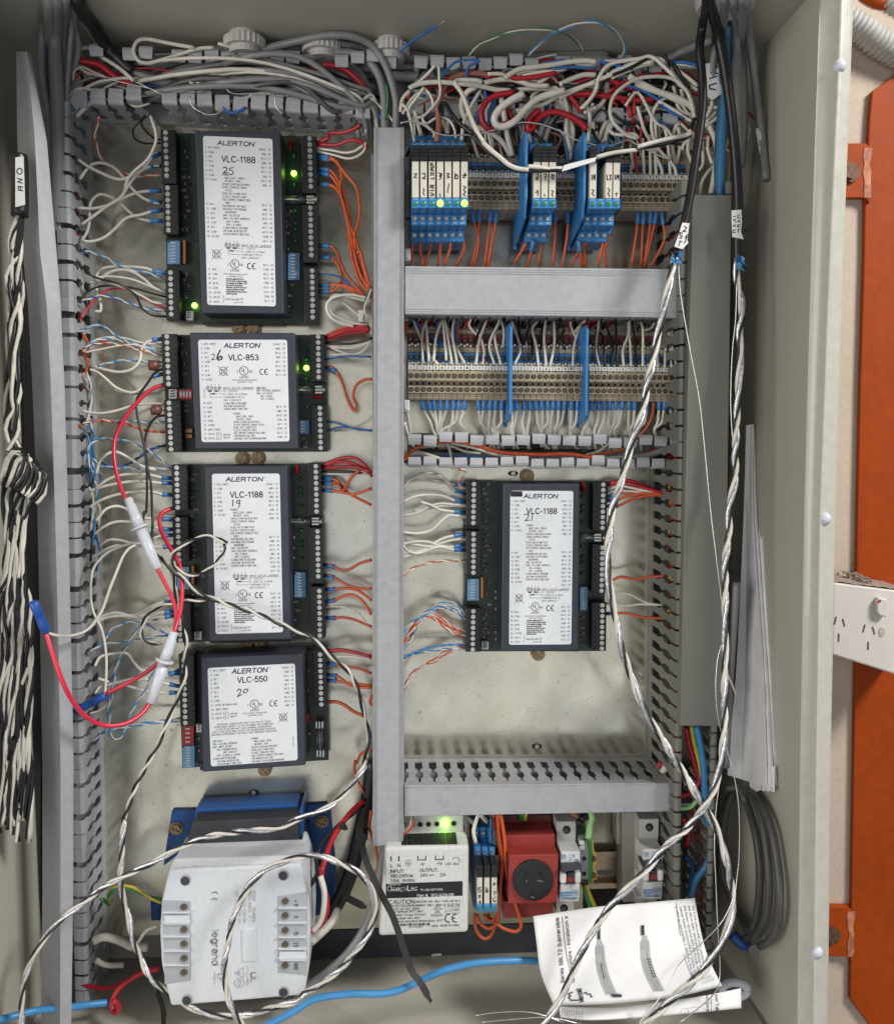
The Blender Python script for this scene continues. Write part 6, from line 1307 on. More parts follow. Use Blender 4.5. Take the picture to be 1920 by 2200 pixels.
series([
 ('orange','E 160,510,20 250,466 340,448 420,450,36',0,(20,36),1.0),
 ('red','E 160,520,20 250,482 340,457 425,457,40',0,(20,40),1.6), ('red','E 160,528,20 260,500 350,485 425,480,36',0,(20,36),1.6), ('red','E 160,524,20 260,488 345,470 430,466,44',0,(20,44),1.5),
 ('black','E 162,550,20 270,556 350,550 445,520,40',0,(20,40),1.1), ('white','E 165,560,20 250,600 330,620 400,592 438,535,40',0,(20,40),.9), ('white','E 165,622,20 260,620 360,630 440,646,36',0,(20,36),.9), ('white','E 165,565,20 260,580 350,575 435,540,36',0,(20,36),.9),
 ('blue','E 165,648,20 240,637 300,630 440,634,38',0,(20,38),.9), ('orange','E 165,695,20 208,698 242,740 270,800 290,870 315,930 340,956 352,925 332,870 350,805 400,772 445,768,36',1),
 ('blue','E 175,1022,20 230,1030 300,1055 370,1072 445,1076,36',0,(20,36),.85), ('blue','E 175,1080,20 240,1060 320,1060 445,1080,36',0,(20,36),.85), ('white','E 220,1080,8 300,1070 370,1040 440,990,30',0,(8,30),.6)],
 'right of the upper squarish controller', gr)
series([
 ('red','E 145,1285,20 220,1258 290,1240 350,1246 400,1282 440,1335,38',0,(20,38),1.4), ('red','E 145,1290,20 250,1266 330,1276 400,1310 445,1352,36',0,(20,36),1.4), ('red','E 145,1300,20 240,1300 330,1296 440,1325,42',0,(20,42),1.4),
 ('black','E 148,1325,20 250,1324 380,1332,34',0,(20,34),1.1), ('white','E 148,1336,20 280,1340 380,1332 440,1356,36',0,(20,36),1.0),
 ('orange','E 148,1364,20 192,1366 240,1380 280,1430 330,1470 442,1526,36',1), ('orange','E 148,1394,20 192,1396 242,1402 272,1440 312,1370 370,1315,44',1), ('orange','E 148,1437,20 192,1438 270,1450 340,1460 442,1425,38',1),
 ('orange','H 158,374,20 202,376 252,404 310,400 370,366 442,344,36',1), ('orange','H 158,438,20 202,440 250,470 310,500 380,518 442,517,36',1), ('orange','H 160,523,20 205,523 280,515 350,525 400,555 442,590,36',1),
 ('orange','H 162,597,20 208,596 260,566 320,553 370,575 410,620 440,675,38',1), ('white','H 160,630,20 240,625 300,635 360,665 400,710 440,758,36',0,(20,36),.8), ('orange','H 164,695,20 210,696 270,690 340,705 390,725 442,747,36',1)],
 'right of the tall lower left controller', gr)
series([
 ('red','H 175,900,20 260,890 340,905 442,921,36',0,(20,36),1.3), ('red','H 175,892,20 260,884 340,900 442,930,36',0,(20,36),1.3), ('white','H 175,930,20 280,925 360,930 442,946,36',0,(20,36),1.1), ('orange','H 172,964,20 218,966 255,985 310,990 370,1000 442,1027,36',1),
 ('orange','H 174,1034,20 220,1037 262,1060 310,1098 370,1110 442,1114,38',1), ('orange','H 174,1069,20 220,1071 280,1082 350,1090 442,1102,36',1), ('orange','H 175,1199,20 232,1200 282,1220 332,1256 392,1282,30',0,(20,30),1.6),
 ('orange','H 445,1160,30 432,1195 445,1220,30',0,(30,30),1.2), ('orange','H 355,1566,20 380,1510 440,1490,36',0,(20,36),1.2)], 'right of the lowest left controller', gr)
# controller 21
series([
 ('white','E 635,1425,36 680,1362 740,1336 820,1340 880,1370 925,1415 955,1450 1005,1460,20',2), ('white','E 635,1400,34 720,1376 800,1380 870,1392 930,1402 1005,1403,20',2), ('white','E 635,1508,36 700,1476 780,1465 870,1472 940,1498 1005,1506,20',2),
 ('white','E 690,1566,32 800,1540 900,1530 1020,1532,20'), ('white','H 735,-5,34 800,15 850,42 920,52 1005,60,20',2), ('white','H 630,80,36 720,60 790,22 860,5 940,12 1020,18,20'), ('white','H 630,178,36 720,185 800,165 860,112 915,76 1020,88,20'),
 ('white','H 630,328,36 700,305 760,280 830,236 900,206 1005,190,20',2), ('white','H 630,240,34 720,255 800,266 870,240 950,222 1020,220,20'), ('white','H 630,250,36 700,235 780,236 850,260 920,266 1005,253,20',2), ('white','H 630,255,40 660,290 720,306 790,282 850,266 920,280 1005,286,20',2),
 (OW,'H 630,440,36 680,400 750,370 830,355 920,348 1020,352,20'),
 (SB,'H 630,770,36 680,722 740,682 800,640 860,605 920,600 965,625 1005,680,20'), (SB,'H 630,785,36 700,712 780,652 850,635 920,642 1010,708,20'), (SB,'H 630,885,36 680,820 720,740 780,662 850,622 900,630 960,642 1005,690,20'),
 (('orange','orange'),'H 630,865,36 660,800 700,730 760,692 820,690 880,730 940,762 1020,785,20'), (OW,'H 635,845,36 690,762 740,702 800,690 860,735 930,782 1020,808,20'), (OW,'H 630,880,34 680,800 730,715 800,680 870,700 940,755 1020,775,20'),
 (('sky','sky'),'H 630,928,36 720,895 800,870 900,856 1015,855,20'), (SB,'H 630,935,34 740,902 850,886 1015,872,20'), (OW,'H 630,1145,36 650,1090 690,1022 760,980 840,948 920,892 1015,850,20'), (OW,'H 635,1130,36 660,1070 700,1012 790,960 900,890 1015,880,20')],
 'left of the lone right controller', 'wires from the centre duct to the lone right controller', r=1.2)
series([
 ('red','F 68,1400,20 130,1382 200,1380 290,1412 410,1458,36',0,(20,36),1.6), ('red','F 68,1408,20 150,1392 250,1410 420,1460,40',0,(20,40),1.4), ('white','F 68,1432,20 150,1412 250,1430 380,1458,36',0,(20,36),1.2), ('white','F 68,1450,20 150,1440 260,1448 380,1462,36',0,(20,36),1.0),
 ('orange','F 60,1478,20 120,1462 230,1442 320,1448 430,1462,36',1), ('orange','F 60,1502,20 120,1496 200,1470 300,1455 430,1466,38',1), ('orange','F 60,1534,20 120,1536 200,1500 300,1470 430,1468,36',1),
 ('orange','I 60,468,20 95,467 150,446 230,460 320,446 420,440,40'), ('white','I 60,540,20 180,546 240,570 300,600 400,618,40',0,(20,40),.9), ('white','I 60,606,20 180,621 260,612 400,616,40',0,(20,40),.9), ('orange','I 62,668,20 115,666 190,666 280,690 425,697,40',1)],
 'right of the lone right controller', 'wires from the lone right controller to the right duct')
# orange wires below the upper rail
tr = [('e',150,1100,'150,1190 146,1300 130,1640'),('e',235,1100,'233,1200 237,1380 262,1640'),('e',425,1100,'421,1190 396,1300 290,1640'),('e',525,1100,'521,1190 490,1350 455,1640'),('e',607,1100,'606,1190 606,1380 525,1640'),('e',708,1100,'712,1190 762,1320 762,1440 660,1640'),
 ('e',858,945,'862,1030 902,1150 946,1330 890,1640'),('e',948,945,'951,1020 945,1120 930,1290 860,1640'),('e',1085,950,'1081,1030 1066,1200 1015,1640'),('e',1158,950,'1156,1030 1131,1200 1050,1640'),
 ('e',1568,1105,'1556,1190 1522,1330 1370,1600'),('e',1598,1320,'1590,1400 1566,1480 1530,1640'),('e',1745,1105,'1741,1190 1702,1330 1660,1640'),
 ('f',176,950,'174,1040 182,1200 156,1640'),('f',332,955,'331,1045 326,1250 268,1640'),('f',532,1110,'527,1195 527,1400 536,1640'),('f',462,1325,'466,1410 492,1520 500,1640'),('f',712,1110,'702,1200 602,1320 470,1450 370,1640'),('f',798,1110,'796,1195 762,1350 690,1640'),('f',860,1100,'846,1200 806,1350 772,1450 800,1640'),
 ('f',1172,975,'1171,1055 1161,1200 1100,1640'),('f',1244,980,'1244,1060 1231,1250 1216,1640'),('f',1328,970,'1326,1050 1316,1200 1250,1640'),('f',1398,975,'1394,1060 1352,1230 1260,1640'),('f',1464,985,'1466,1070 1503,1250 1462,1400 1330,1640'),('f',1614,985,'1612,1070 1591,1250 1525,1640'),('f',1690,990,'1688,1075 1641,1250 1565,1640')]
where = ['relay','relay','relay','relay','relay','relay','terminal','terminal','terminal','terminal','middle relay','middle relay','middle relay','middle terminal','middle terminal','right relay','right relay','right relay','right relay','right relay']+['right end terminal']*7
cnt = {}
for (k, x, y, p), w_ in zip(tr, where):
    cnt[w_] = cnt.get(w_, 0)+1; hh = 48 if 'relay' in w_ else 44
    wire('orange', f'{k} {x},{y},{hh} '+p, f'{nth(cnt[w_])} orange wire from the left dropping from the {w_}s of the upper rail', 'orange wires between the upper rail and the grey duct', (hh, 34), 1.3, 1)
# white wires below the long terminal row
xs = [('E',745,795,810),('E',785,830,835),('E',820,832,842),('E',860,850,850),('E',902,862,856),('E',937,925,905),('E',972,940,870),('E',1007,975,1010),('E',1083,1100,1130),('E',1119,1105,1140),('E',1157,1150,1150),('E',1190,1180,1195),('E',1226,1222,1190),('E',1284,1285,1280),('E',1315,1300,1290),('E',1360,1345,1355),('E',1395,1385,1380),
 ('E',1431,1440,1455),('E',1466,1470,1465),('E',1503,1500,1470),('E',1537,1520,1525),('E',1570,1562,1545),('E',1605,1585,1555),('E',1645,1640,1635),('E',1682,1670,1640),('E',1770,1740,1715),('F',15,5,-10),('F',50,40,20),('F',86,72,85),('F',122,110,90),('F',160,140,110),('F',198,195,200),('F',234,225,205),('F',308,290,250),('F',380,370,350),('F',413,395,350),('F',450,450,460),('F',482,470,460)]
for i, (k, x, xm, xe) in enumerate(xs):
    wire('white', f'{k} {x},885,46 {x},920 {x*.6+xm*.4:.0f},970 {xm},1030 {xe},1075 {xe+random.uniform(-12,22):.0f},1130,30 {xe+random.uniform(-10,60):.0f},1205,16', f'{nth(i+1)} white wire from the left under the long terminal row', 'white wires under the long terminal row', (46, 16), 1.35, 1)
wire('orange','F 345,910,46 340,980 310,1050 260,1110 200,1170,30 100,1205 -40,1225,24','single orange wire among the white ones under the long terminal row',None,(46,24),1.1)
wire('orange','E 640,1255,36 680,1205 740,1170 830,1148 950,1143 1060,1160 1150,1190 1260,1213 1450,1222 1600,1218 1700,1228 1790,1248,36','thick bright orange wire running along the open duct below the terminals',None,(36,36),1.7)
series([('white','E 640,1235,34 690,1215 740,1212 800,1230 870,1255,40',0,(34,40),1.6),('white','E 640,1030,40 660,1100 690,1170 730,1200,20'),('white','E 655,960,44 672,1050 680,1130 715,1185,18'),('white','E 720,1180,24 900,1170 1010,1205 1100,1215,22'),('white','E 860,1130,28 900,1160 920,1230 930,1310,30'),('white','E 900,1150,24 1050,1180 1200,1225 1400,1235,22'),('white','F -60,1225,22 20,1200 90,1140 110,1110,28'),('white','F -40,1245,22 100,1240 220,1230,24'),
 ('grey','F 170,1240,30 250,1235 330,1222 420,1185 490,1140 540,1125,34',0,(30,34),3.2),('blue','E 640,1270,26 760,1245 900,1230 1050,1235 1250,1250,26',0,(26,26),.9),('orange','E 640,1265,24 780,1250 900,1245 1080,1270,26',0,(24,26),.9),('red','E 1040,1275,24 1120,1262 1220,1268,26',0,(24,26),.9),('black','E 700,1160,22 950,1175 1250,1160 1480,1180,22',0,(22,22),1.6),('black','E 680,1190,20 900,1195 1300,1200 1780,1205,20',0,(20,20),2.0)], 'in the open duct below the terminals', 'wires lying in the open middle duct')
for k in range(12):
    x = 250+random.uniform(0,180); filler('red and orange wires crowded where the middle duct meets the right duct', random.choice(('red','orange','red')), f'F {x:.0f},{1225+random.uniform(-10,40):.0f},18 {x+80:.0f},{1190+random.uniform(-20,30):.0f} 500,{1120+k*14:.0f} 560,{1130+k*12:.0f},30', (18, 30), 1.0)
series([(OW,'E 965,1310,34 1010,1325 975,1370 965,1405 1010,1425,22')], 'above the lone right controller', 'orange pair above the lone right controller')
# wires above the long terminal row
tw = [('white','E 842,680 770,590 690,408'),('orange','E 775,580 742,405'),('white','E 750,672 747,500 776,408'),('white','E 787,662 776,500 768,420'),('blue','E 862,575 790,500 688,405'),('blue','E 872,572 836,500 850,408'),('white','E 815,662 830,520 862,420'),('white','E 892,655 880,500 870,410'),('white','E 926,680 902,520 880,410'),('white','E 1002,672 942,560 890,440'),('white','E 957,680 930,500 940,405'),('blue','E 962,565 946,480 960,405'),('orange','E 962,535 965,405'),('red','E 1000,460 1020,420 1050,402'),
 ('white','E 1085,512 1032,450 1040,405'),('black','E 1050,575 1090,480 1132,405'),('white','E 1070,680 1090,540 1135,410'),('white','E 1112,680 1120,600 1098,520 1080,470'),('red','E 1125,665 1110,580 1075,500'),('white','E 1182,680 1152,560 1202,440 1215,405'),('white','E 1222,682 1190,560 1186,480 1216,410'),('white','E 1232,580 1238,480 1216,405'),('white','E 1300,682 1336,590 1302,470 1290,425'),('black','E 1320,565 1330,480 1300,410'),('white','E 1376,580 1368,520 1392,420'),('white','E 1446,690 1430,560 1408,470 1440,420'),('black','E 1360,555 1385,460 1390,410'),('black','E 1410,660 1408,560 1402,450'),
 ('white','E 1492,690 1480,520 1490,410'),('black','E 1460,590 1465,480 1492,410'),('white','E 1516,690 1542,560 1540,420'),('black','E 1602,592 1560,480 1582,410'),('black','E 1540,560 1600,470 1560,410'),('white','E 1652,690 1662,560 1702,430'),('white','E 1672,520 1640,450 1640,420'),('red','E 1640,480 1632,410'),('white','E 1660,490 1700,440 1730,415'),('white','F 22,702 0,580 20,410'),('black','F 52,692 42,520 0,480'),('black','F 92,692 100,560 52,430'),('black','F 126,692 122,520 120,420'),('white','F 166,692 162,590 195,500 202,412'),('white','F 212,692 206,560 192,430'),('black','F 242,692 236,560 216,420'),('white','F 282,692 282,480 270,425'),('white','F 290,475 330,462 352,430'),('white','F 372,702 370,620 390,560'),('white','F 415,702 420,590 455,460 492,410'),('white','F 456,702 448,600 462,450 480,420'),('white','F 488,712 462,590 430,470 410,420'),('black','F 330,560 250,470 300,440')]
cnt = {}
for c_, p in tw:
    cnt[c_] = cnt.get(c_, 0)+1; y0 = float(p.split()[1].split(',')[1]); h0_ = 48 if y0 > 640 else (38 if y0 > 550 else 30)
    wire(c_, p, f'{nth(cnt[c_])} {NAMES[c_]} wire from the left rising from the long terminal row', 'wires above the long terminal row', (h0_, 30), 1.15 if c_ == 'white' else 1.0)
for i in range(40): filler('dark wires in the shadow under the lidded duct above the long terminal row', random.choice(('black','black','grey','red')), f'E {660+i*31+random.uniform(-20,20):.0f},{440+random.uniform(0,30):.0f},10 {675+i*31:.0f},425 {690+i*31:.0f},390,20', (10, 20), 1.3)
# ------------------------------------------------------------------ cables along the top left
gt_ = 'grey cables sweeping from the top left corner into the centre duct'
tops = [
 ('A 480,30,30 560,190,40 640,300 720,370 830,440 950,482 1100,520 1300,552 1500,566 1790,560 B 60,575 200,600 330,660 430,730 500,790,30', 4.2),
 ('A 820,440,30 1000,372 1200,322 1500,308 1680,270 1790,245,50 B 150,215,56 300,213 430,262 510,360 560,480 588,600 590,700 590,800,40', 3.0),
 ('A 760,430,24 950,385 1180,350 1450,345 1790,300 B 100,262 260,262 400,300 480,400 545,560 560,800,36', 2.8),
 ('A 900,440,30 1100,350 1300,300 1500,312 1790,350,44 B 120,330 260,312 400,345 480,440 515,560 520,690 525,800,40', 3.4),
 ('A 860,430,26 1050,400 1250,380 1500,390 1790,380 B 150,372 280,400 370,470 440,600 470,800,34', 3.0),
 ('A 900,450,24 1150,420 1400,395 1790,372 B 120,352 240,350 340,400 420,520 455,680 470,800,32', 2.8),
 ('A 850,455,22 1100,440 1350,470 1600,490 1790,480 B 100,490 200,500 330,560 430,660 500,800,30', 3.2),
 ('A 950,470,20 1200,470 1500,500 1790,520 B 150,530 280,570 400,660 480,800,26', 2.8),
 ('A 640,470,20 900,520 1150,545 1400,560 1700,560 B 60,560 200,590 350,680 450,790,24', 2.8),
 ('A 1000,410,20 1250,350 1550,335 1790,340 B 120,345 350,350 450,420 530,520 545,800,28', 2.6)]
for i, (p, r_) in enumerate(tops):
    wire('grey', p, f'{nth(i+1)} grey cable from the front sweeping over the top left into the centre duct', gt_, r=r_, name='cable', cat='cable', sides=10)
gh = 'grey cables running along the top duct to the right'
for i, (p, r_) in enumerate((('B 250,340,22 500,335 700,345 900,385 1050,400 1250,380 1500,352 1790,340 C 60,345,30', 5.0), ('B 560,455,30 700,462 850,445 1000,418 1200,388 1500,362 1790,352 C 80,370,34', 4.0), ('B 320,420,24 560,400 720,405 850,430 950,440,24', 3.0), ('B 710,430,34 740,385 800,365 870,370 960,395 1080,425,30', 2.6), ('A 750,420,12 1100,400 1500,420 1790,430 B 300,440 600,450 900,470 1300,450,12', 3.6), ('B 1000,440,26 1300,400 1600,385 1790,395 C 100,400,30', 3.0))):
    wire('grey', p, f'{nth(i+1)} thick grey cable from the top lying along the upper right duct', gh, r=r_, name='cable', cat='cable', sides=10)
gl = 'grey cables hanging down behind the leaning duct lid'
for i, (p, r_) in enumerate((('A 285,-40,60 258,150 250,400 270,560 300,700 305,900 320,1200 345,1540,40', 3.4), ('A 345,-40,66 332,200 338,450 345,650 350,900 345,1200 340,1540,44', 5.2), ('A 300,-40,50 300,300 310,700 330,1100 350,1540,36', 4.6), ('A 405,-40,70 432,120 420,300 405,500 400,640 385,900,44', 2.0), ('A 455,-40,60 452,150 470,280 452,380 420,470 400,560,40', 2.6), ('A 395,-40,60 380,200 385,500 370,900 360,1500,40', 4.0), ('D 345,0,44 350,400 365,800 380,1200 395,1540 G 410,400 420,900 425,1400 J 430,200 440,700 430,900,30', 3.6))):
    wire('grey', p, f'{nth(i+1)} grey cable hanging at the left edge of the open duct', gl, r=r_, name='cable', cat='cable', sides=10)
wire('black', 'A 470,-30,50 490,60 560,150 640,280 720,360 800,430,40', 'thick dark cable entering at the top left corner', None, r=5.2, name='cable', cat='cable', sides=12)
series([('white','A 1140,498,50 1300,442 1450,418 1600,410 1790,412 B 100,430 200,462 300,535 380,640 430,760,38'),('white','A 1180,500,50 1320,455 1470,432 1620,424 1790,425 B 90,442 190,478 290,555 360,650,38'),('white','A 1200,505,48 1340,470 1480,448 1640,440 1790,440 B 80,455 180,492 270,560,36'),('white','A 1230,512,46 1400,470 1560,456 1790,455 B 100,475 220,530 330,640,36'),('white','A 1300,520,44 1500,482 1790,470 B 120,500 250,570 340,690,34'),
 ('white','B 0,522,48 200,516 345,540 450,600 540,690 605,768,40',0,(48,40),1.0),('white','B 0,428,44 150,460 280,545 350,640 400,720 410,800,40',0,(44,40),.8),('red','A 470,360,44 525,372 600,390 680,450 745,490 800,492,40',0,(44,40),2.6),('red','B 150,385,44 250,402 330,452 410,535,40',0,(44,40),2.2),('red','B -20,415,36 60,405 140,410,36',0,(36,36),1.5),('red','B 0,545,30 80,540 130,545,30',0,(30,30),1.6),
 ('blue','B 0,522,46 130,500 250,510 350,560 422,612 482,682 525,770,40',0,(46,40),1.0),('blue','A 480,615,46 540,590 640,572,44',0,(46,44),1.1),('blue','A 1620,545,46 1700,545 1790,530,46',0,(46,46),1.1),('blue','A 1340,650,54 1380,672 1430,672 1475,645,50',0,(54,50),1.2),('blue','A 380,740,46 400,670 440,640,46',0,(46,46),1.0),('green','B 530,505,48 540,600 525,720,44',0,(48,44),.9),
 ('white','A 1170,285,52 1000,255 905,235 840,238 808,275 805,320 835,365 885,378 950,365 1080,326 1190,292 1285,284,50',0,(52,50),1.5),('white','A 480,290,40 540,288 620,345 720,410 805,485,46',0,(40,46),1.6),('white','A 905,235,54 1000,255 1140,282,48',0,(54,48),1.5),('white','A 1310,260,50 1400,270 1490,288,46',0,(50,46),1.2),('white','A 1320,262,52 1380,280 1420,300,46',0,(52,46),1.2),
 ('white','A 400,640,46 460,560 520,525 600,490 720,470 800,470,44',0,(46,44),1.2),('white','A 385,700,46 395,620 430,560 480,530 560,540,46',0,(46,46),1.2),('white','A 440,480,48 445,430 490,402 560,430 640,465,46',0,(48,46),.9),('white','A 405,400,46 410,560 388,680 380,800 368,1000 360,1200 362,1400 400,1540,50',0,(46,50),.9),('silver','A 640,470,54 760,500 900,530 980,565 1100,545 1200,550 1260,510 1340,512 1400,560 1560,560 1700,575 1790,565,50',0,(54,50),.35),('silver','A 820,490,54 900,530 960,550,52',0,(54,52),.4),('silver','A 1140,575,56 1160,640 1240,685 1310,680 1345,640,54',0,(56,54),.45),('silver','A 1650,570,56 1660,640 1700,685,54',0,(56,54),.45),
 ('red','A 480,540,40 440,560 420,600,40',0,(40,40),1.0),('black','A 620,545,44 560,600 500,640 460,610,44',0,(44,44),1.1),('white','A 600,570,44 520,640 460,700,44',0,(44,44),1.6),('white','A 650,590,40 700,620 760,650,36',0,(40,36),.9),('white','A 760,610,40 820,640 900,620,40',0,(40,40),.9),('white','A 1500,570,46 1650,540 1790,520 B 100,530,40',0,(46,40),1.0)],
 'in the tangle over the top left duct', 'loose wires over the top left duct', (44, 40), 1.25)
for i in range(26):
    x = 700+i*42+random.uniform(-15,15); c_ = random.choice(('black','white','grey','red','blue','white','black'))
    filler('short stretches of wire seen through the fingers of the top left duct', c_, f'A {x:.0f},{600+random.uniform(-20,30):.0f},10 {x+120:.0f},{590+random.uniform(-30,30):.0f},18 {x+260:.0f},{620+random.uniform(-40,20):.0f},10', (10, 10), 1.1)
for i in range(40):
    y = 760+i*62 if i < 40 else 0; k = 'A'; c_ = random.choice(('white','blue','white','black','sky','orange'))
    x = 440+i*3.6+random.uniform(-25,25)
    filler('mixed thin wires seen between the fingers of the left duct', c_, f'A {x-30:.0f},{y:.0f},{random.uniform(12,30):.0f} {x+random.uniform(-20,25):.0f},{y+60:.0f} {x+random.uniform(-20,20):.0f},{y+150:.0f} {x-20:.0f},{y+260:.0f},{random.uniform(12,30):.0f}', (20, 20), 1.1)
# ------------------------------------------------------------------ tangle above the relays
gz = 'loose wires tangled above the upper relays'
items = [
 ('brown','l 335,915,62 352,760 345,600 382,470 425,380 500,322 620,292 750,290 850,332 960,362,50',2.6),('blue','l 370,335,62 450,230 520,176 650,161 722,170 640,212 608,262 600,325,58',1.1),
 ('white','l 80,422,64 170,382 320,366 500,376 700,396 880,436 1005,442,58',2.1),('black','l 80,432,60 200,400 350,385 520,388,56',1.8),('black','l 520,352,58 700,366 860,396 960,420 1080,450,54',2.2),
 ('white','l 745,366,70 700,350 560,346 512,358 505,386 560,462 600,562 642,682 692,802 762,922,86 e 1000,150,88 1090,235 1190,315 1290,402 1400,452 1540,472,90',1.9),
 ('black','l 370,640,64 362,590 380,560 420,572 460,642 520,722 600,792 690,862,84 e 870,60,86 1010,215 1130,300 1260,400 1400,470 1540,486 1780,476 f 0,480 270,472,90',1.9),
 ('white','e 1535,430,90 1650,440 1790,462 f 120,455 268,456,90',1.8),
 ('white','f 680,320,90 840,276 1000,250 1160,232,86',1.8),('black','f 680,335,86 900,280 1160,214 1400,180 1600,130 1790,70 C 560,790,80',1.7),('white','f 1175,195,88 1400,132 1600,85 1790,45 C 560,785,80',1.9),
 ('white','l 1130,470,76 1000,540 900,622 858,702 880,760 950,772 1050,722 1150,612 1250,522 1400,470 1500,442,66',3.0),
 ('white','l 690,410,58 620,450 570,520 560,600 590,690 650,760 760,800 850,842 940,922 1010,1040,46',2.4),('white','l 915,440,58 930,560 952,680 980,860 1025,1040,50',2.4),
 ('red','l 1040,460,62 900,482 800,532 750,612 745,702 790,782 830,802 900,772 1060,720,58',2.6),('red','l 1275,620,64 1200,682 1168,762 1175,806 1212,792 1250,722 1320,662 1420,640 1530,670 1640,732 1705,800,60',2.6),('red','l 985,480,52 970,580 1000,662 1055,722,50',2.4),('red','l 1550,490,58 1620,580 1652,642,54',2.2),('red','l 1790,472,56 1690,472 1560,466,54',2.2),('red','l 1000,305,62 1060,330 1200,322 1380,290 1420,282,58',2.2),('red','l 1400,420,50 1500,430 1620,370 1790,325,52',2.4),
 ('white','l 350,212,64 356,340 366,440 350,522 290,602 200,682 110,690,58',1.2),('white','l 320,210,62 250,290 160,375,58',1.3),('white','l 216,420,60 272,482 296,552 290,605 205,690 240,745 340,690 440,712 492,792 507,880,56',1.2),('white','l 216,415,62 140,520 82,602 80,682 170,742 245,742,58',1.3),('white','l 0,560,60 60,612 92,722 126,912,62',1.3),('white','l 205,740,56 300,822 312,872,58',1.2),('white','l 90,440,54 20,520 0,640,52',1.6),('white','l 180,440,54 90,540 20,660,52',1.3),
 ('silver','l 0,742,72 80,726 180,741 300,820 420,855 560,851 700,845 900,792 1100,736 1250,746 1350,772 1500,832 1600,892 1790,946 f 560,160 780,190 950,150 1060,115 1190,185 1560,360,60',.7),
 ('white','l 560,900,60 580,740 640,600 740,430,54',1.5),('white','l 430,840,56 400,740 380,700,50',1.9),('white','l 190,860,50 150,700 110,560,46',1.9),
 ('blue','l 770,440,54 780,520 720,640 690,760,50',1.4),('blue','l 880,520,52 830,640 800,780,50',1.6),('white','l 720,450,50 780,560 800,760,48',1.2),('white','l 900,450,52 780,540 680,640,50',1.2),('white','l 830,540,50 790,640 800,800 840,1000,48',1.2),('white','l 700,420,52 760,520 790,700 770,960,48',1.2),
 ('white','l 960,330,64 1010,290 1100,245 1250,225 1400,205 1550,180 1700,170 1790,180,60',2.2),('white','l 800,290,56 900,292 960,302,54',1.6),('white','l 770,372,60 900,345 1000,340 1100,360 1200,395 1360,402,58',2.2),('white','l 1060,300,60 1130,270 1250,255,58',1.6),('white','l 1120,310,60 1250,280 1400,262 1520,240,58',1.6),('white','l 1200,340,56 1260,360,54',1.6),('white','l 1260,380,56 1330,330 1420,270 1520,240,56',2.0),('white','l 1030,440,54 1200,425 1350,430 1420,420 1440,460 1380,480,54',1.9),('white','l 1060,630,60 1200,600 1300,575 1450,490 1600,430 1790,365,60',1.8),('white','l 1460,390,58 1560,340 1680,300 1790,300,56',2.2),('white','l 1480,385,52 1620,385 1700,400 1790,410,52',1.6),('white','l 1650,610,60 1720,540 1770,470 1790,410,58',1.4),
 ('white','l 1180,540,50 1230,470 1280,440,48',1.8),('white','l 1450,530,50 1520,600 1540,700,46',2.2),('white','l 1500,490,50 1530,640 1520,800 1560,1000,46',2.2),('white','l 1530,700,46 1580,800 1560,1000,44',2.2),('white','l 1250,900,48 1310,760 1360,680,44',2.2),('white','l 1320,900,48 1360,780 1400,700,44',2.2),('white','l 1190,920,62 1180,830,58',1.4),('white','l 1680,650,54 1760,610 1790,600,54',1.6),
 ('black','l 1100,690,52 1180,790 1250,860 1330,940,58',1.6),('black','l 1480,400,58 1600,408 1790,350,58',2.2),('black','l 1230,400,50 1400,400 1560,420,50',2.4),('black','l 1700,330,46 1560,250 1500,270,46',2.4),
 ('blue','l 1300,200,58 1450,170 1500,168,58',1.6),('blue','l 1390,245,60 1560,228 1700,235 1790,230,58',1.3),('red','l 1500,212,56 1620,200,54',1.8),('red','l 1690,240,54 1790,250,54',2.2),('white','l 1600,205,56 1790,215,56',1.4),
 ('brown','l 1100,510,44 1250,540 1400,580 1550,570,44',2.0),('black','l 0,500,50 50,540 75,590,50',1.6),('blue','l 40,500,46 120,470 230,500,46',1.4),('white','l 160,510,46 260,545 330,530 420,480,44',2.2),('orange','l 100,450,48 20,600,46',1.2),('red','l 240,410,44 350,405,44',2.0)]
cnt = {}
for c_, p, r_ in items:
    cnt[c_] = cnt.get(c_, 0)+1; wire(c_, p, f'{nth(cnt[c_])} {NAMES[c_]} wire of the tangle above the seven relays, counted from the front', gz, (56, 50), r_*.92)
b = MB(); A = [QP('f', x, y, .0925) for x, y in ((262,490),(285,418),(372,392),(676,318),(664,368),(372,458))]
b.face(A); b.face([p+Vector((0,.0015,0)) for p in A[::-1]])
for i in range(6): b.face([A[i], A[(i+1)%6], A[(i+1)%6]+Vector((0,.0015,0)), A[i]+Vector((0,.0015,0))])
solo('cable_tag', b, 'tag_white', 'long blank white tag wrapped on the wires across the upper relays', 'tag', A[0])
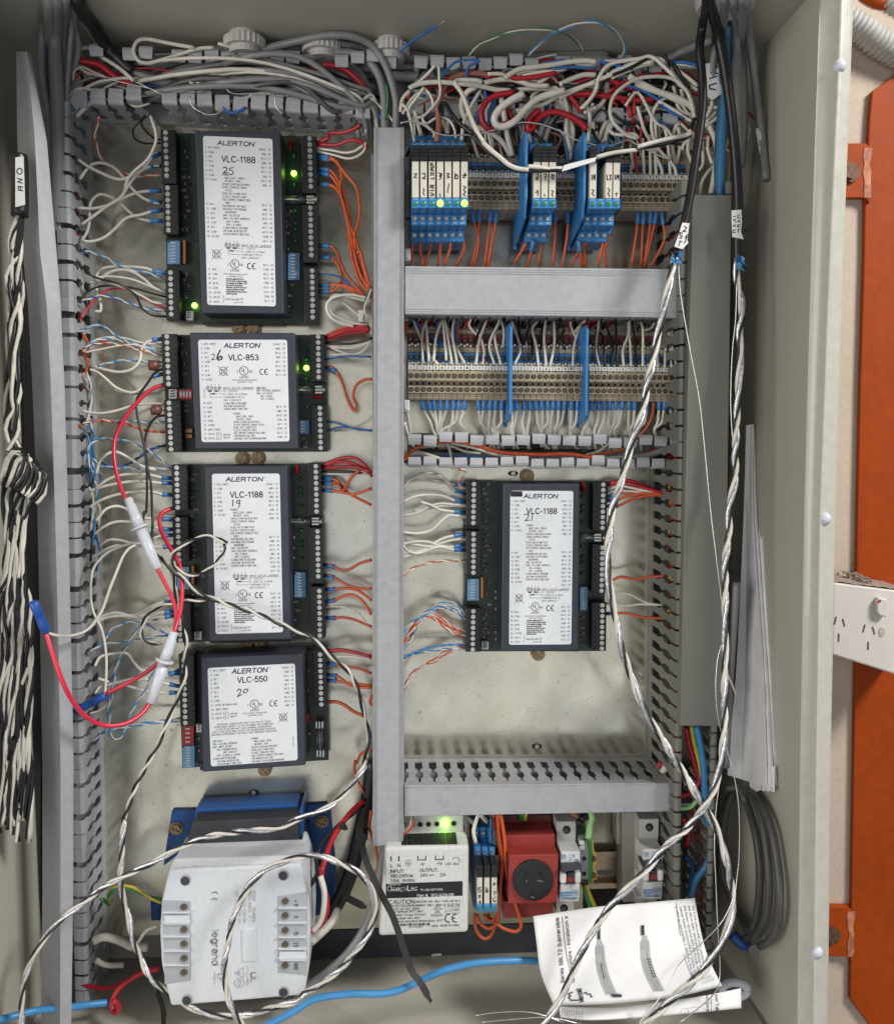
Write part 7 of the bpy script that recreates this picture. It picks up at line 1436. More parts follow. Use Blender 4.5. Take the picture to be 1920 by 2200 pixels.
items = [
 ('white','m 215,605,60 282,530 342,440 362,340 422,240 502,190 622,166 742,150 822,130 882,152 962,222 1042,302 1102,382 1172,442 1222,560 1240,690,60',1.7),
 ('white','m 720,882,66 640,862 560,802 500,732 470,642 490,522 560,432 680,352 800,320 950,316 1060,342 1130,402 1180,462 1222,580 1240,680,60',1.6),('white','m 460,800,52 500,840 580,850 640,840 700,850 725,880,64',1.5),
 ('white','m 0,512,60 150,442 350,352 500,290 620,235 700,200 860,182,58',1.8),('white','m 440,300,58 560,240 680,195 800,160,58',1.6),('white','m 480,330,56 620,270 760,215 870,195,56',1.6),('black','m 490,300,60 620,250 760,180 810,150,60',1.4),('black','m 380,440,58 430,340 470,260 520,210,58',1.5),
 ('blue','m 600,330,54 620,392 760,442 900,522 1000,622 1160,700,54',1.4),('blue','m 1040,192,56 1150,186 1265,212,60',1.6),('white','m 1040,205,56 1150,205 1265,222,58',1.2),('blue','m 380,170,58 450,200 600,230 680,240,58',1.6),('blue','m 900,520,52 1000,510 1100,530 1200,580,52',1.4),('white','m 400,175,56 560,170 700,155 800,160,56',1.6),
 ('red','m 100,482,54 300,482 500,502 700,532 870,520,52',2.4),('red','m 440,335,52 600,402 740,442,52',2.2),('red','m 690,440,56 690,540 690,672,50',1.5),('red','m 575,530,52 640,602 660,690,50',1.7),('red','m 100,490,52 160,560 200,640,50',2.2),('red','m 690,700,48 650,800 620,920,46',2.2),('red','m 790,700,50 760,800 740,950,48',1.7),('red','m 700,990,52 712,1100 718,1225,46',1.2),
 ('white','m 720,590,54 752,702 782,802 842,922 892,1052 942,1162 946,1232,48',1.5),('white','m 905,560,54 862,652 850,782 882,922 932,1002 1012,1082 1062,1152 1078,1232,48',1.5),('white','m 770,880,50 776,1050 782,1232,48',1.3),('white','m 834,850,50 838,1050 840,1232,48',1.4),('white','m 880,690,52 888,860 886,1050 892,1232,48',1.5),('white','m 958,760,50 992,880 1012,1080 1022,1232,48',1.4),('white','m 1100,730,46 1050,830 1040,950 1070,1110,40',1.8),('white','m 1095,780,46 1112,900 1102,1020 1072,1120,40',1.8),
 ('white','m 640,310,56 760,380 900,450 1050,500 1180,560 1235,620,54',2.8),('white','m 700,385,56 830,440 960,485 1060,530 1150,570 1230,600,54',1.7),('white','m 910,540,54 1050,620 1150,690 1225,725,54',1.6),('white','m 1050,400,48 1070,480 1110,600,46',1.7),('white','m 1120,430,48 1140,520,46',1.7),('white','m 1080,560,50 1110,620 1180,660 1225,650,50',1.4),('white','m 760,545,48 830,600,46',1.6),('white','m 990,375,50 930,490 905,570,52',1.2),
 ('white','m 850,150,58 960,170 1020,260 1080,340 1130,400,56',2.2),('white','m 1040,210,56 1120,280 1190,330 1270,400,56',1.7),('white','m 1150,370,54 1200,400 1270,440,54',1.5),('white','m 380,420,50 440,380 420,520 350,600 230,650,50',2.2),('white','m 270,600,52 285,700 270,920,56',1.8),('white','m 310,560,46 310,700 320,800,44',1.8),('white','m 360,900,48 400,800 440,720,44',2.0),('white','m 420,910,48 450,800 480,740,44',2.0),('white','m 40,500,46 100,620 90,760 120,900 100,1080,44',2.2),('white','m 60,780,44 100,900 90,1080,42',2.0),('white','m 0,800,60 60,860,58',.8),
 ('black','m 960,110,60 990,180 1020,290 1060,380,56',1.8),('black','m 1000,170,58 1070,230 1120,320 1200,420,56',1.8),('black','m 300,800,52 340,880 370,940,56',1.6),('black','m 490,650,50 560,710 640,740 740,740 780,710,50',1.3),('black','m 1240,620,56 1235,720 1205,810,56',1.8),('black','m 840,600,46 830,760 820,860,46',1.6),('black','m 560,360,50 760,380 900,400 1000,420,48',2.2),('black','m 760,260,52 850,300 950,330 1060,350,52',1.6),
 ('sky','m 560,640,46 540,760 520,950,46',1.0),('sky','m 630,620,46 610,800 590,950,46',1.0),('sky','m 10,800,44 60,950 95,1210,48',1.0),
 ('white','m 1350,690,56 1400,590 1400,500 1370,460 1345,445,58',1.6),('white','m 1340,770,56 1420,720 1480,660 1470,610 1420,595 1370,610,56',1.6),('white','m 1360,740,54 1420,860 1450,980 1440,1120 1420,1260 1395,1390,60',2.6),('white','m 1430,1130,52 1360,1200 1310,1290 1295,1400,60',1.6),('white','m 1560,890,50 1500,1010 1460,1110 1430,1180,50',1.6),('white','m 1360,960,50 1380,1040 1405,1115,50',1.5),('white','m 1370,860,50 1370,980 1410,1030,48',1.4),('white','m 1650,990,50 1720,900 1745,820 1735,765 1700,755 1665,790,50',1.5),('white','m 1230,820,52 1190,900 1185,1010 1220,1110,50',1.6),('white','m 1240,850,50 1150,930 1130,990,48',1.5),('white','m 1320,1000,48 1320,1120 1280,1180,46',1.4),('white','m 1560,1080,46 1550,1250 1545,1400,56',1.5),('black','m 1740,820,46 1660,880,46',1.6),('blue','m 1345,490,58 1430,500 1500,470 1500,440,58',1.1),('white','m 1440,640,54 1360,720 1330,740,54',1.5)]
cnt = {}
for c_, p, r_ in items:
    cnt[c_] = cnt.get(c_, 0)+1; wire(c_, p, f'{nth(cnt[c_])} {NAMES[c_]} wire of the tangle above the right end terminals', 'loose wires tangled above the right end terminals', (56, 50), r_*.92)
for i in range(60):
    x = 880+i*9.4+random.uniform(-8,8); y = 205+random.uniform(-45,60); c_ = random.choice(('black','black','white','grey','red','white','blue','black'))
    filler('dark jumble of wires deep in the top right duct', c_, f'p {x:.0f},{y:.0f},{random.uniform(6,24):.0f} {x+random.uniform(-10,30):.0f},{y+30:.0f} {x+random.uniform(-20,30):.0f},{y+random.uniform(50,95):.0f},{random.uniform(14,26):.0f}', (10, 20), 1.5)
for i in range(46):
    x = 870+i*11; y = 150+random.uniform(-15,70); c_ = random.choice(('black','white','grey','red','white','blue','white','black','white'))
    filler('mixed wires lying along the top right duct under the tangle', c_, f'p {x:.0f},{y:.0f},{random.uniform(20,44):.0f} {x+70:.0f},{y+random.uniform(-22,18):.0f} {x+150:.0f},{y+random.uniform(-15,35):.0f},{random.uniform(20,44):.0f}', (30, 30), 1.5)
pair('sky','white','B 1370,345,40 1400,310 1500,220 1600,170 1700,135 1790,128 C 60,150,70 130,200 175,270 170,320 155,345,50','blue and white pair arching up against the top of the cabinet','pairs arching at the top', r=.7, pitch=60)
pair('green','white','B 1030,335,40 1090,270 1200,215 1350,180 1480,172 1580,190 1650,225 1700,280 1715,315,46','green and white pair arching up against the top of the cabinet','pairs arching at the top', r=.6, pitch=60)
wire('blue','B 610,310,60 660,265 750,205 835,155,70','loose blue wire sticking up beside the right gland nut',None,r=1.2); wire('silver','B 832,157,70 850,145 878,125,71','bare copper tip of the loose blue wire',None,r=.6)

rt = random.Random(11)
for i in range(70):
    x = 885+rt.uniform(0,560); y = 150+rt.uniform(0,120); c_ = rt.choice(('white','white','black','white','blue','red','white','black','brown','grey')); L_ = rt.uniform(60,190); dy = rt.uniform(-50,60)
    filler('dense mixed thin wires filling the tangle over the upper right rail', c_, f'p {x:.0f},{y:.0f},{rt.uniform(34,58):.0f} {x+L_*.3:.0f},{y-rt.uniform(0,30):.0f} {x+L_*.7:.0f},{y+dy*.6+rt.uniform(-15,15):.0f} {x+L_:.0f},{y+dy:.0f} {x+L_*rt.uniform(.8,1.3):.0f},{y+dy+rt.uniform(10,60):.0f},{rt.uniform(30,52):.0f}', (40, 40), rt.uniform(.7,1.35))
for i in range(44):
    x = 880+i*13+rt.uniform(-6,6); y = 235+rt.uniform(-20,40); c_ = rt.choice(('white','black','white','grey','white','black'))
    filler('dense mixed thin wires filling the tangle over the upper right rail', c_, f'p {x:.0f},{y:.0f},{rt.uniform(30,44):.0f} {x+rt.uniform(-16,16):.0f},{y+40:.0f} {x+rt.uniform(-14,14):.0f},{y+rt.uniform(70,110):.0f},{rt.uniform(34,44):.0f}', (40, 40), rt.uniform(1.0,1.5))
for i in range(16):
    y = 118+i*6+rt.uniform(-6,6); x0 = 215+rt.uniform(0,90); b_ = rt.uniform(-22,16)
    filler('bundle of thinner grey cables packed in the top left duct', rt.choice(('grey','grey','grey','black','white')), f'p {x0:.0f},{y+rt.uniform(0,30):.0f},{rt.uniform(12,34):.0f} {x0+130:.0f},{y+b_*.5:.0f} {x0+280:.0f},{y+b_:.0f} {x0+420:.0f},{y+b_*.4+rt.uniform(-6,14):.0f} {820+rt.uniform(-30,5):.0f},{y+60+rt.uniform(0,60):.0f},{rt.uniform(16,36):.0f}', (20, 30), rt.uniform(1.4,2.6))

for i in range(22):
    x0 = 230+rt.uniform(0,260); y = 128+rt.uniform(0,75); ye = 270+rt.uniform(-10,25); xe = 812+rt.uniform(-48,12); lift = rt.uniform(38,62)
    filler('thick mass of grey and white cables draped over the top left duct', rt.choice(('grey','grey','grey','white','grey','charcoal')), f'p {x0:.0f},{y+rt.uniform(10,40):.0f},{rt.uniform(20,34):.0f} {x0+.3*(xe-x0):.0f},{y-rt.uniform(0,18):.0f},{lift:.0f} {x0+.6*(xe-x0):.0f},{y-rt.uniform(-12,20):.0f},{lift:.0f} {xe-55+rt.uniform(-10,10):.0f},{y+45+rt.uniform(-12,12):.0f},{lift*.9:.0f} {xe-14:.0f},{ye-60:.0f},{lift*.8:.0f} {xe:.0f},{ye:.0f},34', (20, 34), rt.uniform(1.2,2.5))
for i in range(14):
    x0 = 120+rt.uniform(0,60); y0 = 150+rt.uniform(0,100); x1 = x0+rt.uniform(60,260); y1 = 150+rt.uniform(0,70)
    filler('thick mass of grey and white cables draped over the top left duct', rt.choice(('white','white','blue','red','black','grey')), f'p {x0:.0f},{y0:.0f},{rt.uniform(36,50):.0f} {x0+25:.0f},{y0-rt.uniform(10,40):.0f} {(x0+x1)/2:.0f},{(y0+y1)/2-rt.uniform(5,30):.0f} {x1:.0f},{y1:.0f},{rt.uniform(30,46):.0f}', (40, 40), rt.uniform(.7,1.3))
# ------------------------------------------------------------------ right hand cables
gb = 'black cables dropping from the large gland'
wire('black','C 665,-30,95 660,30,95 640,150 622,300 634,420 642,600 622,800 600,950 570,1150 540,1300 500,1480 478,1530,100','thick black cable curving in front of the right end terminals',gb,r=3.4,name='cable',cat='cable',sides=12)
wire('black','C 680,-30,98 690,20 722,150 742,250 772,400 802,600 825,800 842,1000 852,1200 850,1450 F 852,50,100','thick black cable running down beside the dark duct lid',gb,r=4.1,name='cable',cat='cable',sides=12)
for i, (c_, p, r_, l_) in enumerate((('grey','C 825,-30,84 840,200 850,500 852,800 850,1000 850,1200,70',3.6,'grey cable straight down behind the black cable'),('grey','C 770,-30,80 770,100 760,200 720,300 700,420 690,600,60',3.2,'grey cable bending toward the tangle'),('sky','C 800,260,70 790,420 775,600 760,760 752,950 745,1190,70',3.2,'light blue cable entering the dark duct'),('teal','C 790,150,66 760,500 750,700 735,900 730,1190,60',3.2,'dull teal cable entering the dark duct'),('grey','C 905,-20,70 925,200 950,450 980,700 1000,850 1022,1080,60',3.2,'grey cable tail with white tag hanging free on the cabinet wall'),('grey','C 880,-30,66 880,120 870,300 880,420 890,700 870,1000,50',3.6,'grey cable against the side wall'),('grey','C 430,360,40 520,310 600,275 700,240,60',3.4,'pale printed cable leaving the tangle to the right'),('black','C 690,20,90 720,110 770,210,84',3.0,'short black cable beside the gland'))):
    wire(c_, p, l_, 'other cables at the upper right', r=r_, name='cable', cat='cable', sides=10)
def flag(key, quad, h1, label, strokes, w=6, name='cable_tag'):
    b = MB(); A = [QP(key, x, y, h1) for x, y in quad]; b.face(A); Bk = [p+Vector((0,.0006,0)) for p in A]; b.face(Bk[::-1])
    for i in range(len(A)): j = (i+1) % len(A); b.face([A[i], A[j], Bk[j], Bk[i]])
    o = solo(name, b, 'tag_white', label, 'tag', A[0], 'white tags on cables')
    if strokes:
        b = MB(); f = lambda x, y: QP(key, x, y, h1+.0002)
        for st in strokes: stroke(b, f, st, w)
        part('handwriting', b, 'ink_black', o)
flag('C',[(520,1338),(562,1342),(548,1440),(555,1460),(520,1498),(472,1482),(500,1400)],.1045,'white tag marked ST 2 on the curving black cable',[[(522,1402),(505,1396),(503,1412),(518,1418),(514,1432),(500,1428)],[(500,1448),(516,1452)],[(508,1450),(498,1476)],[(530,1360),(545,1366),(535,1384),(520,1388),(540,1392)],[(536,1430),(548,1410),(538,1452),(528,1462)]])
flag('C',[(816,1264),(874,1260),(878,1330),(872,1395),(888,1438),(820,1424),(816,1340)],.1055,'white tag marked ST1 LEVEL on the straight black cable',[[(838,1300),(824,1302)],[(838,1318),(824,1322)],[(836,1318),(838,1336)],[(838,1350),(824,1356),(838,1362)],[(838,1380),(824,1384),(824,1398),(838,1396)],[(868,1290),(852,1294),(852,1310),(866,1308)],[(866,1322),(852,1330),(868,1336)],[(868,1350),(852,1352),(852,1364),(866,1362)],[(868,1376),(854,1380),(854,1396)]],5)
flag('C',[(660,380),(735,372),(745,480),(760,560),(700,600),(650,560),(655,470)],.066,'large white tag with bold handwriting behind the black cables',[[(722,500),(682,512),(684,532),(720,538)],[(728,455),(684,470)],[(730,400),(690,412),(712,424),(690,434),(732,440)],[(700,378),(728,366)]],9)
flag('C',[(960,772),(1000,768),(1028,965),(995,980)],.0645,'white sleeve tag near the end of the free grey cable',[[(978,842),(992,850),(980,868),(994,880)],[(988,900),(1002,904),(990,920),(1004,924)],[(992,938),(1008,944),(994,956)]],5)
flag('A',[(92,945),(140,938),(150,1230),(92,1245)],.114,'white sleeve marked ONE on the black bundle at the far left',[arc(118,1028,16,18,0,360,12),[(104,1070),(134,1078),(106,1092),(136,1100)],[(138,1124),(110,1118),(112,1142),(138,1146)],[(124,1120),(124,1142)]],6)
for k, (x, y, h_) in enumerate(((478,1545,.100),(852,1572,.102))):
    b = MB()
    for q in range(9):
        c = QP('C', x+random.uniform(-18,18), y+random.uniform(-22,22), h_+.003); a_ = Vector((random.random()-.5, -.3, random.random()-.5))*.008
        b.face([c, c+a_, c+a_+Vector((.002,-.001,-.003)), c+Vector((.002,0,-.004))])
    solo('foil_screen', b, 'wire_sky', ('blue foil scrap at the end of the curving black cable','blue foil scrap at the end of the straight black cable')[k], 'foil', QP('C', x, y, h_), 'blue foil scraps')
gf = 'foil wrapped twisted cables'
def foilcable(path, label, h, r=1.5, pitch=46): return pair('white','black',path,label,gf,h,r,pitch,'foil_cable','cable','foil',8,(.95,.52,1.2))
foilcable('F 478,20,100 468,60 430,230 400,400 360,560 330,700 300,860 262,1020 222,1140 172,1300 132,1450 97,1566 I 85,120 72,280 76,420 90,560 112,680 150,850 200,1020 250,1150 300,1260 362,1370 432,1480 490,1566 L 560,120 640,240 712,370 762,520 802,640 816,760 816,880 790,1000 740,1120 660,1230 560,1330 440,1440 270,1590,140','foil wrapped cable from the ST 2 tag swinging past the lone controller',(100,140),1.55,52)
foilcable('F 852,40,102 846,180 872,300 880,400 862,500 870,600 860,750 856,900 842,1050 840,1200 835,1350 820,1450 802,1560 I 800,150 782,300 776,450 776,600 780,750 776,900 770,1050 775,1200 770,1350 760,1480 L 755,0 720,130 652,260 562,380 442,480 322,620 202,740 102,850 0,980 K 1720,1120 1650,1260 1570,1430 1470,1590,146','long foil wrapped cable from the ST1 LEVEL tag crossing the leaflet',(102,146),1.45,48)
pair('white','black','H 405,1540,58 400,1566 K 395,30 330,122 240,222 150,282 50,322 -20,345,112 J 1680,386,112 1480,412 1330,424 1200,462 1050,522 900,612 760,672 620,752 470,862 360,952 262,1062 190,1182 150,1302 130,1422 128,1590,130','foil cable from the centre duct sweeping over the transformer to the lower left',gf,(58,130),1.2,44,'foil_cable','cable','foil',8,(.95,.6,1.15))
foilcable('J 745,340,70 736,480 726,650 740,820 780,960 812,1100 880,1250 960,1340 1080,1432 1200,1492 1330,1522 1450,1522 1600,1484 1790,1430 K 30,1385,100 140,1335 300,1190 400,1060 452,960 470,880 460,820 430,740 360,660 260,600 150,566 40,560 -5,565 J 1690,596,112 1600,640 1500,740 1430,860 1390,990 1362,1130 1350,1260 1362,1380 1400,1480 1460,1590,120','foil cable looping round and over the transformer',(70,120),1.35,42)
for p, l_ in (('F 495,50,102 510,260 560,560 620,880 650,1150 690,1566 I 720,300 760,650 762,820 730,950 720,1150 740,1330 790,1500 L 810,0 840,130 860,300 860,550 846,700 830,800 760,950 640,1080 510,1200 460,1280 400,1390 240,1590,146','thin drain wire trailing from the ST 2 cable down across the dark duct lid'),('F 848,90,104 840,400 820,600 810,900 822,1150,104','thin drain wire beside the straight foil cable, upper stretch'),('I 760,1490,104 L 740,130,110 722,280 712,500 722,750 732,1000 745,1270 700,1400 500,1566,146','thin drain wire hanging at the right of the leaflet'),('K 1060,1520,140 1200,1500 1400,1500 1600,1560,146','thin drain wire curling over the cabinet floor'),('K 1100,1560,142 1250,1545 1500,1530 1700,1570,146','second thin drain wire curling over the cabinet floor')):
    wire('silver', p, l_, 'thin drain wires', (104, 140), .45, sides=6)
wire('white','I 795,1040,90 820,1100 845,1160,80','short cream wire end beside the straight foil cable',None,r=.9)
wire('grey','I 845,480,86 830,700 815,900 800,1120 790,1400 780,1590,70','dark grey printed cable beside the dark duct',None,r=3.1,name='cable',cat='cable',sides=12)
# right duct contents, grey loop, floor cables
series([('red','I 540,1350,60 560,1450 590,1566 L 600,40 620,100 580,170 490,205,60',0,(60,60),2.4),('red','I 560,1350,56 575,1450 590,1566 L 600,0,56',0,(56,56),2.2),('yellow','I 570,1345,66 590,1450 620,1566 L 630,60 625,120,60',0,(66,60),1.8),('sky','I 600,1345,66 625,1450 645,1566 L 650,60 655,200 660,300 690,400 695,520 660,620 600,700 570,800,60',0,(66,60),3.2),('lime','L 605,225,70 570,262 520,272 490,265,70',0,(70,70),2.0),('orange','L 430,100,50 490,80 500,30 480,0,50',0,(50,50),2.6),('white','L 400,60,48 420,20 440,-20,46',0,(48,46),3.0),('red','L 380,0,44 430,50 500,60,40',0,(44,40),2.6),('red','L 525,330,50 560,420 545,500,46',0,(50,46),1.8),('red','L 600,420,40 630,520 610,700 600,820,40',0,(40,40),2.2),('red','L 560,250,36 620,420 640,700 620,1000,36',0,(36,36),1.8),('blue','L 540,560,40 580,620 560,780,40',0,(40,40),2.4),('black','L 640,100,40 690,500 680,900,30',0,(40,30),2.0)], 'in the open lower end of the right duct','wires in the lower end of the right duct', order='from the front')
for i in range(60):
    y = 1050+(i%24)*26+random.uniform(-10,10); c_ = random.choice(('red','orange','red','yellow','black','red'))
    filler('red and yellow wires glimpsed through the slots of the right duct', c_, f'p {1440+random.uniform(-6,6):.0f},{y:.0f},{random.uniform(28,50):.0f} {1448+random.uniform(-8,10):.0f},{y+20:.0f} {1452+random.uniform(-12,8):.0f},{y+50:.0f},{random.uniform(28,50):.0f}', (40, 40), 1.6)
for i in range(60):
    x = 875+(i%21)*27+random.uniform(-8,8); filler('red and orange wires glimpsed through the slots of the duct above the breakers', random.choice(('red','orange','red','black','orange')), f'p {x:.0f},{1682+random.uniform(-6,10):.0f},{random.uniform(12,40):.0f} {x+30:.0f},{1686+random.uniform(-6,8):.0f} {x+70:.0f},{1684+random.uniform(-8,10):.0f},{random.uniform(12,40):.0f}', (40, 40), 1.5)
gg = 'loops of the spare grey cable at the lower right'
for i, p in enumerate(('L 780,150,60 850,150,64 900,230 950,380 980,560 985,740 970,900 940,1010 900,1060,60','L 860,155,60 920,180 980,280 1020,480 1040,700 1030,880 990,1000 940,1070,64','L 900,170,50 980,220 1050,380 1090,600 1105,820 1090,980 1040,1070 990,1100,60','L 830,160,40 790,260 760,420 750,560 770,700 830,840 900,980 940,1060,56','L 800,200,40 760,350 755,600 800,780 870,920 930,1020,50')):
    wire('charcoal', p, f'{nth(i+1)} loop of spare dark grey cable hanging at the lower right', gg, (60, 60), 3.4, name='cable', cat='cable', sides=12)
b = MB(); c = QP('L', 930, 1075, .07); b.tube(smooth([QP('L', 820, 1030, .07), QP('L', 880, 1090, .074), QP('L', 960, 1110, .07), QP('L', 1000, 1105, .07)]), .0045, 8); solo('cable_wrap', b, 'crimp_blue', 'dark blue wrap tying the grey cable loop', 'wrap', c, smooth=True)
b = MB(); b.cyl(QP('L', 955, 1112, .078), (-.2,-1,-.1), .006, .004, 14); solo('cable_end', b, 'wire_grey', 'cut end of the grey cable loop', 'cable', c)
wire('sky','J -20,1545,125 60,1530 200,1492 300,1482 420,1470 520,1455 660,1440,70','bright blue cable behind the foot of the leaning lid','bright blue cable on the cabinet floor',r=2.8,name='cable',cat='cable',sides=12)
wire('sky','J 1560,1600,130 1700,1530 1790,1480 K 100,1420,124 300,1390 500,1388 620,1362 750,1302 900,1240 1080,1202 1250,1190 1380,1188 1480,1195,96','bright blue cable snaking over the cabinet floor to the leaflet','bright blue cable on the cabinet floor',r=2.8,name='cable',cat='cable',sides=12)
wire('grey','K 525,490,60 510,560 492,660 455,850 395,1000 290,1150 160,1268 60,1345 20,1400,70','smooth grey cable curving out below the centre duct',None,r=3.2,name='cable',cat='cable',sides=12)
wire('black','K 450,-20,36 425,180 385,370 335,600 275,770 190,920,24','thick dark hose behind the transformer',None,r=6.5,name='cable',cat='cable',sides=14)
wire('grey','K 470,-20,30 440,200 410,400,30','grey cable beside the dark hose',None,r=3.5,name='cable',cat='cable',sides=10)
series([('red','K 395,225,40 310,305 225,425 175,540 145,640,70',0,(40,70),2.4),('black','K 390,260,40 260,360 150,480 120,560 130,640 60,760,70',0,(40,70),2.0),('red','K 145,620,70 142,720 168,800 172,890 140,968 75,1012,80',0,(70,80),2.4),('white','K 135,680,76 158,770 155,880 132,960 90,1010,80',0,(76,80),2.4),('white','K 240,880,40 200,960 120,1040 80,1075,70',0,(40,70),3.6),('red','J 960,1235,60 850,1265 770,1312 705,1370 670,1450 688,1502 716,1482 705,1440 682,1432,90',0,(60,90),2.2),('red','J 470,1322,50 580,1352 680,1350 770,1310,60',0,(50,60),2.0),('white','J 945,980,60 880,1010 830,1080,50',0,(60,50),1.4),('white','J 560,1072,50 630,1047 720,1070 800,1106 890,1110,40',0,(50,40),3.6),('white','J 575,1185,46 640,1216 745,1215,40',0,(46,40),2.4),('orange','K 440,285,50 432,400 470,520 482,620 440,700 410,715,40',0,(50,40),1.3),('orange','K 345,-20,30 340,60 395,180,40',0,(30,40),1.2)], 'round the transformer','wires round the transformer', order='from the front')
pair('green','yellow','J 975,832,60 900,806 820,762 740,744 680,758 650,800 668,842 640,845 605,810,50','green and yellow earth wire left of the transformer',None,r=1.3,pitch=80)
series([('orange','i 1462,60,50 1460,140 1470,230,40'),('orange','i 1512,55,60 1525,300 1560,540 1555,760 1540,920 1525,1200 1490,1370 1400,1430 1310,1380 1255,1260,40'),('orange','i 1545,55,62 1580,300 1595,440 1605,700 1660,950 1760,1260 1785,1400 1730,1465 1600,1440 1490,1370,50'),('orange','i 1500,60,56 1525,420 1552,640 1540,900 1515,1250 1420,1335 1340,1262,40'),('orange','i 1235,1250,40 1228,1330 1258,1470 1345,1552 1430,1510 1482,1380,44'),('orange','i 1390,1250,38 1420,1320 1490,1370,44')], 'between the bottom relays and the red outlet','orange wires round the bottom relays',(50,44),1.5,order='from the left')
series([('white','i 980,60,40 1100,92 1215,160,40',0,(40,40),2.0),('white','i 1040,60,44 1150,110 1220,165,40',0,(44,40),2.0),('white','i 1275,55,60 1232,180 1216,270 1238,395,58',0,(60,58),1.6),('white','i 1300,60,50 1375,145,44',0,(50,44),2.0),('blue','i 1425,90,50 1420,260 1412,390,56',0,(50,56),1.0)], 'above the bottom relays','wires above the bottom relays', order='from the left')
pair('orange','white','i 470,60,60 475,130 450,220 390,280 350,310,62','orange and white pair dropping past the power supply holes',None,r=1.0,pitch=30)
series([('orange','E 645,420,30 655,480,30'),('black','j 860,150,50 900,80 930,20,40',0,(50,40),3.2),('black','j 880,100,48 950,60 980,20,44',0,(48,44),2.8),('lime','j 960,290,52 975,160 1000,90 985,20,50',0,(52,50),3.0),('brown','j 900,150,40 850,70 790,20,36',0,(40,36),2.6),('green','j 920,760,40 940,860 990,1000,34',0,(40,34),2.4),('yellow','j 940,760,42 960,840 1030,990,34',0,(42,34),2.0),('yellow','j 325,40,40 318,100,34',0,(40,34),2.0),('green','j 290,40,40 285,100,34',0,(40,34),2.4)], 'round the bottom rail','wires round the bottom rail', order='from the left')
# cable ties
def tie(pts, w, label):
    q = smooth([QP(k, x, y, h/1000) for k, x, y, h in pts], 5); b = MB(); rows = []
    for i, p in enumerate(q):
        t_ = (q[min(i+1, len(q)-1)]-q[max(i-1, 0)]).normalized(); n = t_.cross(Vector((0,1,0))).normalized(); ww = w*(.5 if i > len(q)-3 else 1); rows.append([p-n*ww, p+n*ww])
    b.grid(rows, (0,.0012,0)); o = solo('cable_tie', b, 'tie_black', label, 'cable tie', q[0], 'black cable ties'); return o
o = tie([('K',365,360,60),('K',400,560,84),('K',480,750,96),('K',570,925,104),('K',625,1085,110),('K',680,1245,118),('K',740,1330,124),('K',800,1440,130)], .0026, 'long black cable tie tail hanging in front of the power supply')
b = MB(); b.prect('K', 345, 425, 420, 465, .062, .05); part('tie_head', b, 'tie_black', o, bevel=.001)
tie([('K',300,815,44),('K',350,842,46),('K',412,872,50)], .003, 'short black cable tie pointing right behind the transformer')
tie([('K',255,370,56),('K',280,385,56),('K',292,380,56)], .003, 'short black cable tie stub beside the blue transformer foot')
tie([('J',940,1370,70),('J',975,1470,90),('J',990,1590,110)], .004, 'black cable tie at the lower left of the transformer')
for x, y, l_ in ((830,1155,'longer white offcut lying on the cabinet floor'),(1160,1083,'white offcut on the floor ledge below the orange loops'),(1355,1098,'grey offcut on the floor beside the leaflet')):
    c = QP('K', x, y, .03); c.z = zb+.001; q = P(*Q('K', x, y), 0); d = (q-EYE); s_ = (zb+.0015-EYE.z)/d.z; c = EYE+d*s_
    b = MB(); b.cyl(c-Vector((.004,0,0)), (1,.1,0), .0012, .009, 8); solo('offcut', b, 'marker_white', l_, 'offcut', c, 'insulation offcuts')
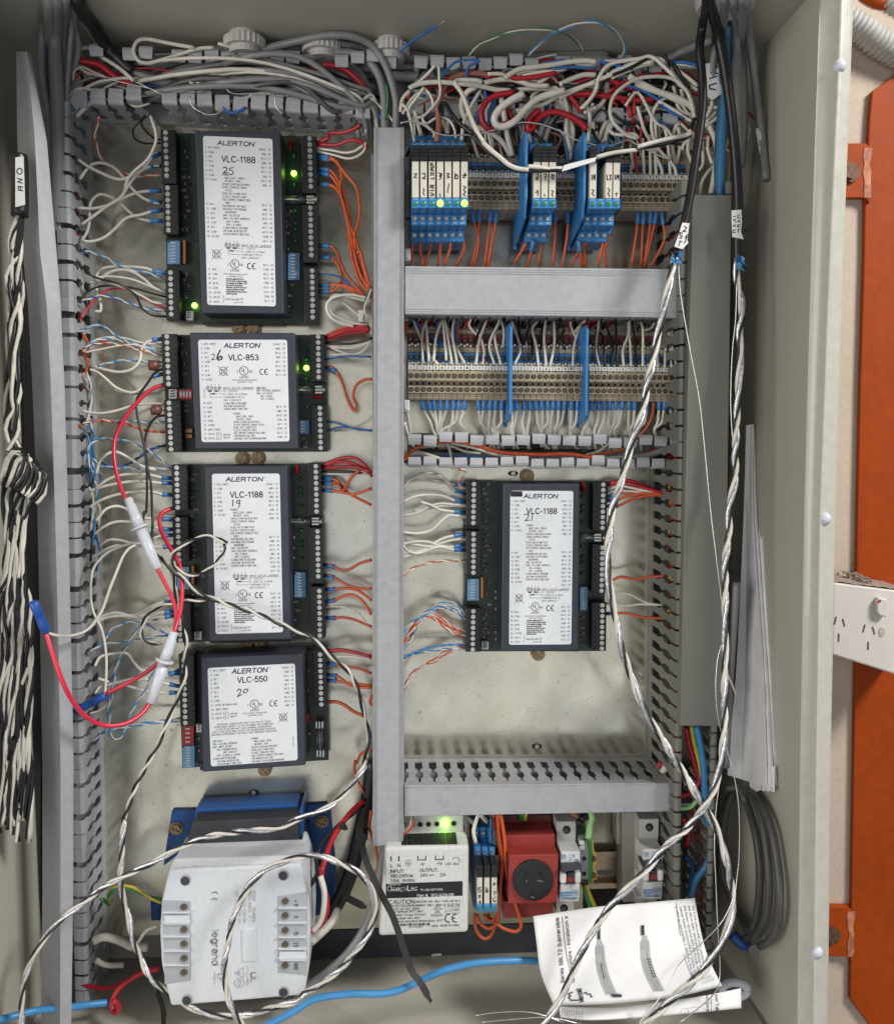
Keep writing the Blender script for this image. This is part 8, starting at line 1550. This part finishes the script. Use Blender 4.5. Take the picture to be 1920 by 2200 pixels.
# ------------------------------------------------------------------ twisted pairs hanging at the far left
gp_ = 'black and white twisted pairs hanging left of the leaning lid'
rs = random.Random(5)
for i in range(7):
    x0 = 60; x1 = 40+i*13; pts = f'A {118+rs.uniform(-14,14):.0f},{1240+rs.uniform(-30,30):.0f},108 {80+rs.uniform(-20,50):.0f},1480,106 D {45+i*14},180 {75+rs.uniform(-30,45):.0f},420 {70+rs.uniform(-25,45):.0f},650 {70+rs.uniform(-30,50):.0f},850 {70+rs.uniform(-30,60):.0f},1050 {90+rs.uniform(-40,50):.0f},1200,{rs.uniform(100,116):.0f}'
    pair('black','white', pts, f'{nth(i+1)} black and white pair from the left in the upper hanging bundle', gp_, (80, 80), 1.4, 58+rs.uniform(-8,14))
for i in range(14):
    xa = 40+i*11; xe = -10+i*15+rs.uniform(-12,12); ye = rs.uniform(250,480)
    pts = f'D {100+rs.uniform(-60,60):.0f},{1190+rs.uniform(-10,60):.0f},104 {xa+rs.uniform(-30,30):.0f},1330 {xa+rs.uniform(-50,30):.0f},1480,112 G {xe*.4+50+rs.uniform(-25,25):.0f},150 {xe*.6+40+rs.uniform(-25,25):.0f},400 {xe*.8+20+rs.uniform(-25,25):.0f},650 {xe*.8+25+rs.uniform(-25,25):.0f},900 {xe*.9+10+rs.uniform(-25,25):.0f},1150 {xe+rs.uniform(-20,20):.0f},1400 J {xe+rs.uniform(-15,15):.0f},100 {xe+rs.uniform(-10,10):.0f},{ye:.0f},112'
    pair('black','white', pts, f'{nth(i+1)} black and white pair from the left in the lower hanging bundle', gp_, (80, 84), 1.4, 62+rs.uniform(-10,16))
for i in range(7):
    x = 60+i*22; pts = f'D {x-50:.0f},{1340+rs.uniform(0,80):.0f},118 {x-10:.0f},{1240+rs.uniform(-20,30):.0f} {x+40:.0f},{1190+i*22:.0f} {x+80:.0f},{1220+i*20:.0f} {x+70:.0f},{1330+i*20:.0f} {x+20:.0f},{1420+i*15:.0f},120'
    pair('white','black', pts, f'{nth(i+1)} black and white loop from the left on top of the lower bundle', gp_, (90, 92), 1.4, 60)
wire('black','A 112,935,106 118,1000 120,1150 118,1300,108','black sheath of the twisted pair bundle at the far left',None,r=6.0,name='cable',cat='cable',sides=14)
for i in range(6):
    filler('black cables in the shadow behind the leaning lid', 'black', f'D {150+i*9:.0f},{-40+i*20},30 {165+i*8:.0f},500 {175+i*7:.0f},1000 G {190+i*9:.0f},200 {200+i*8:.0f},700 {200+i*9:.0f},1300 J {210+i*6:.0f},300 {205+i*6:.0f},1000,30', (30, 30), 4.5)
flush_fillers()
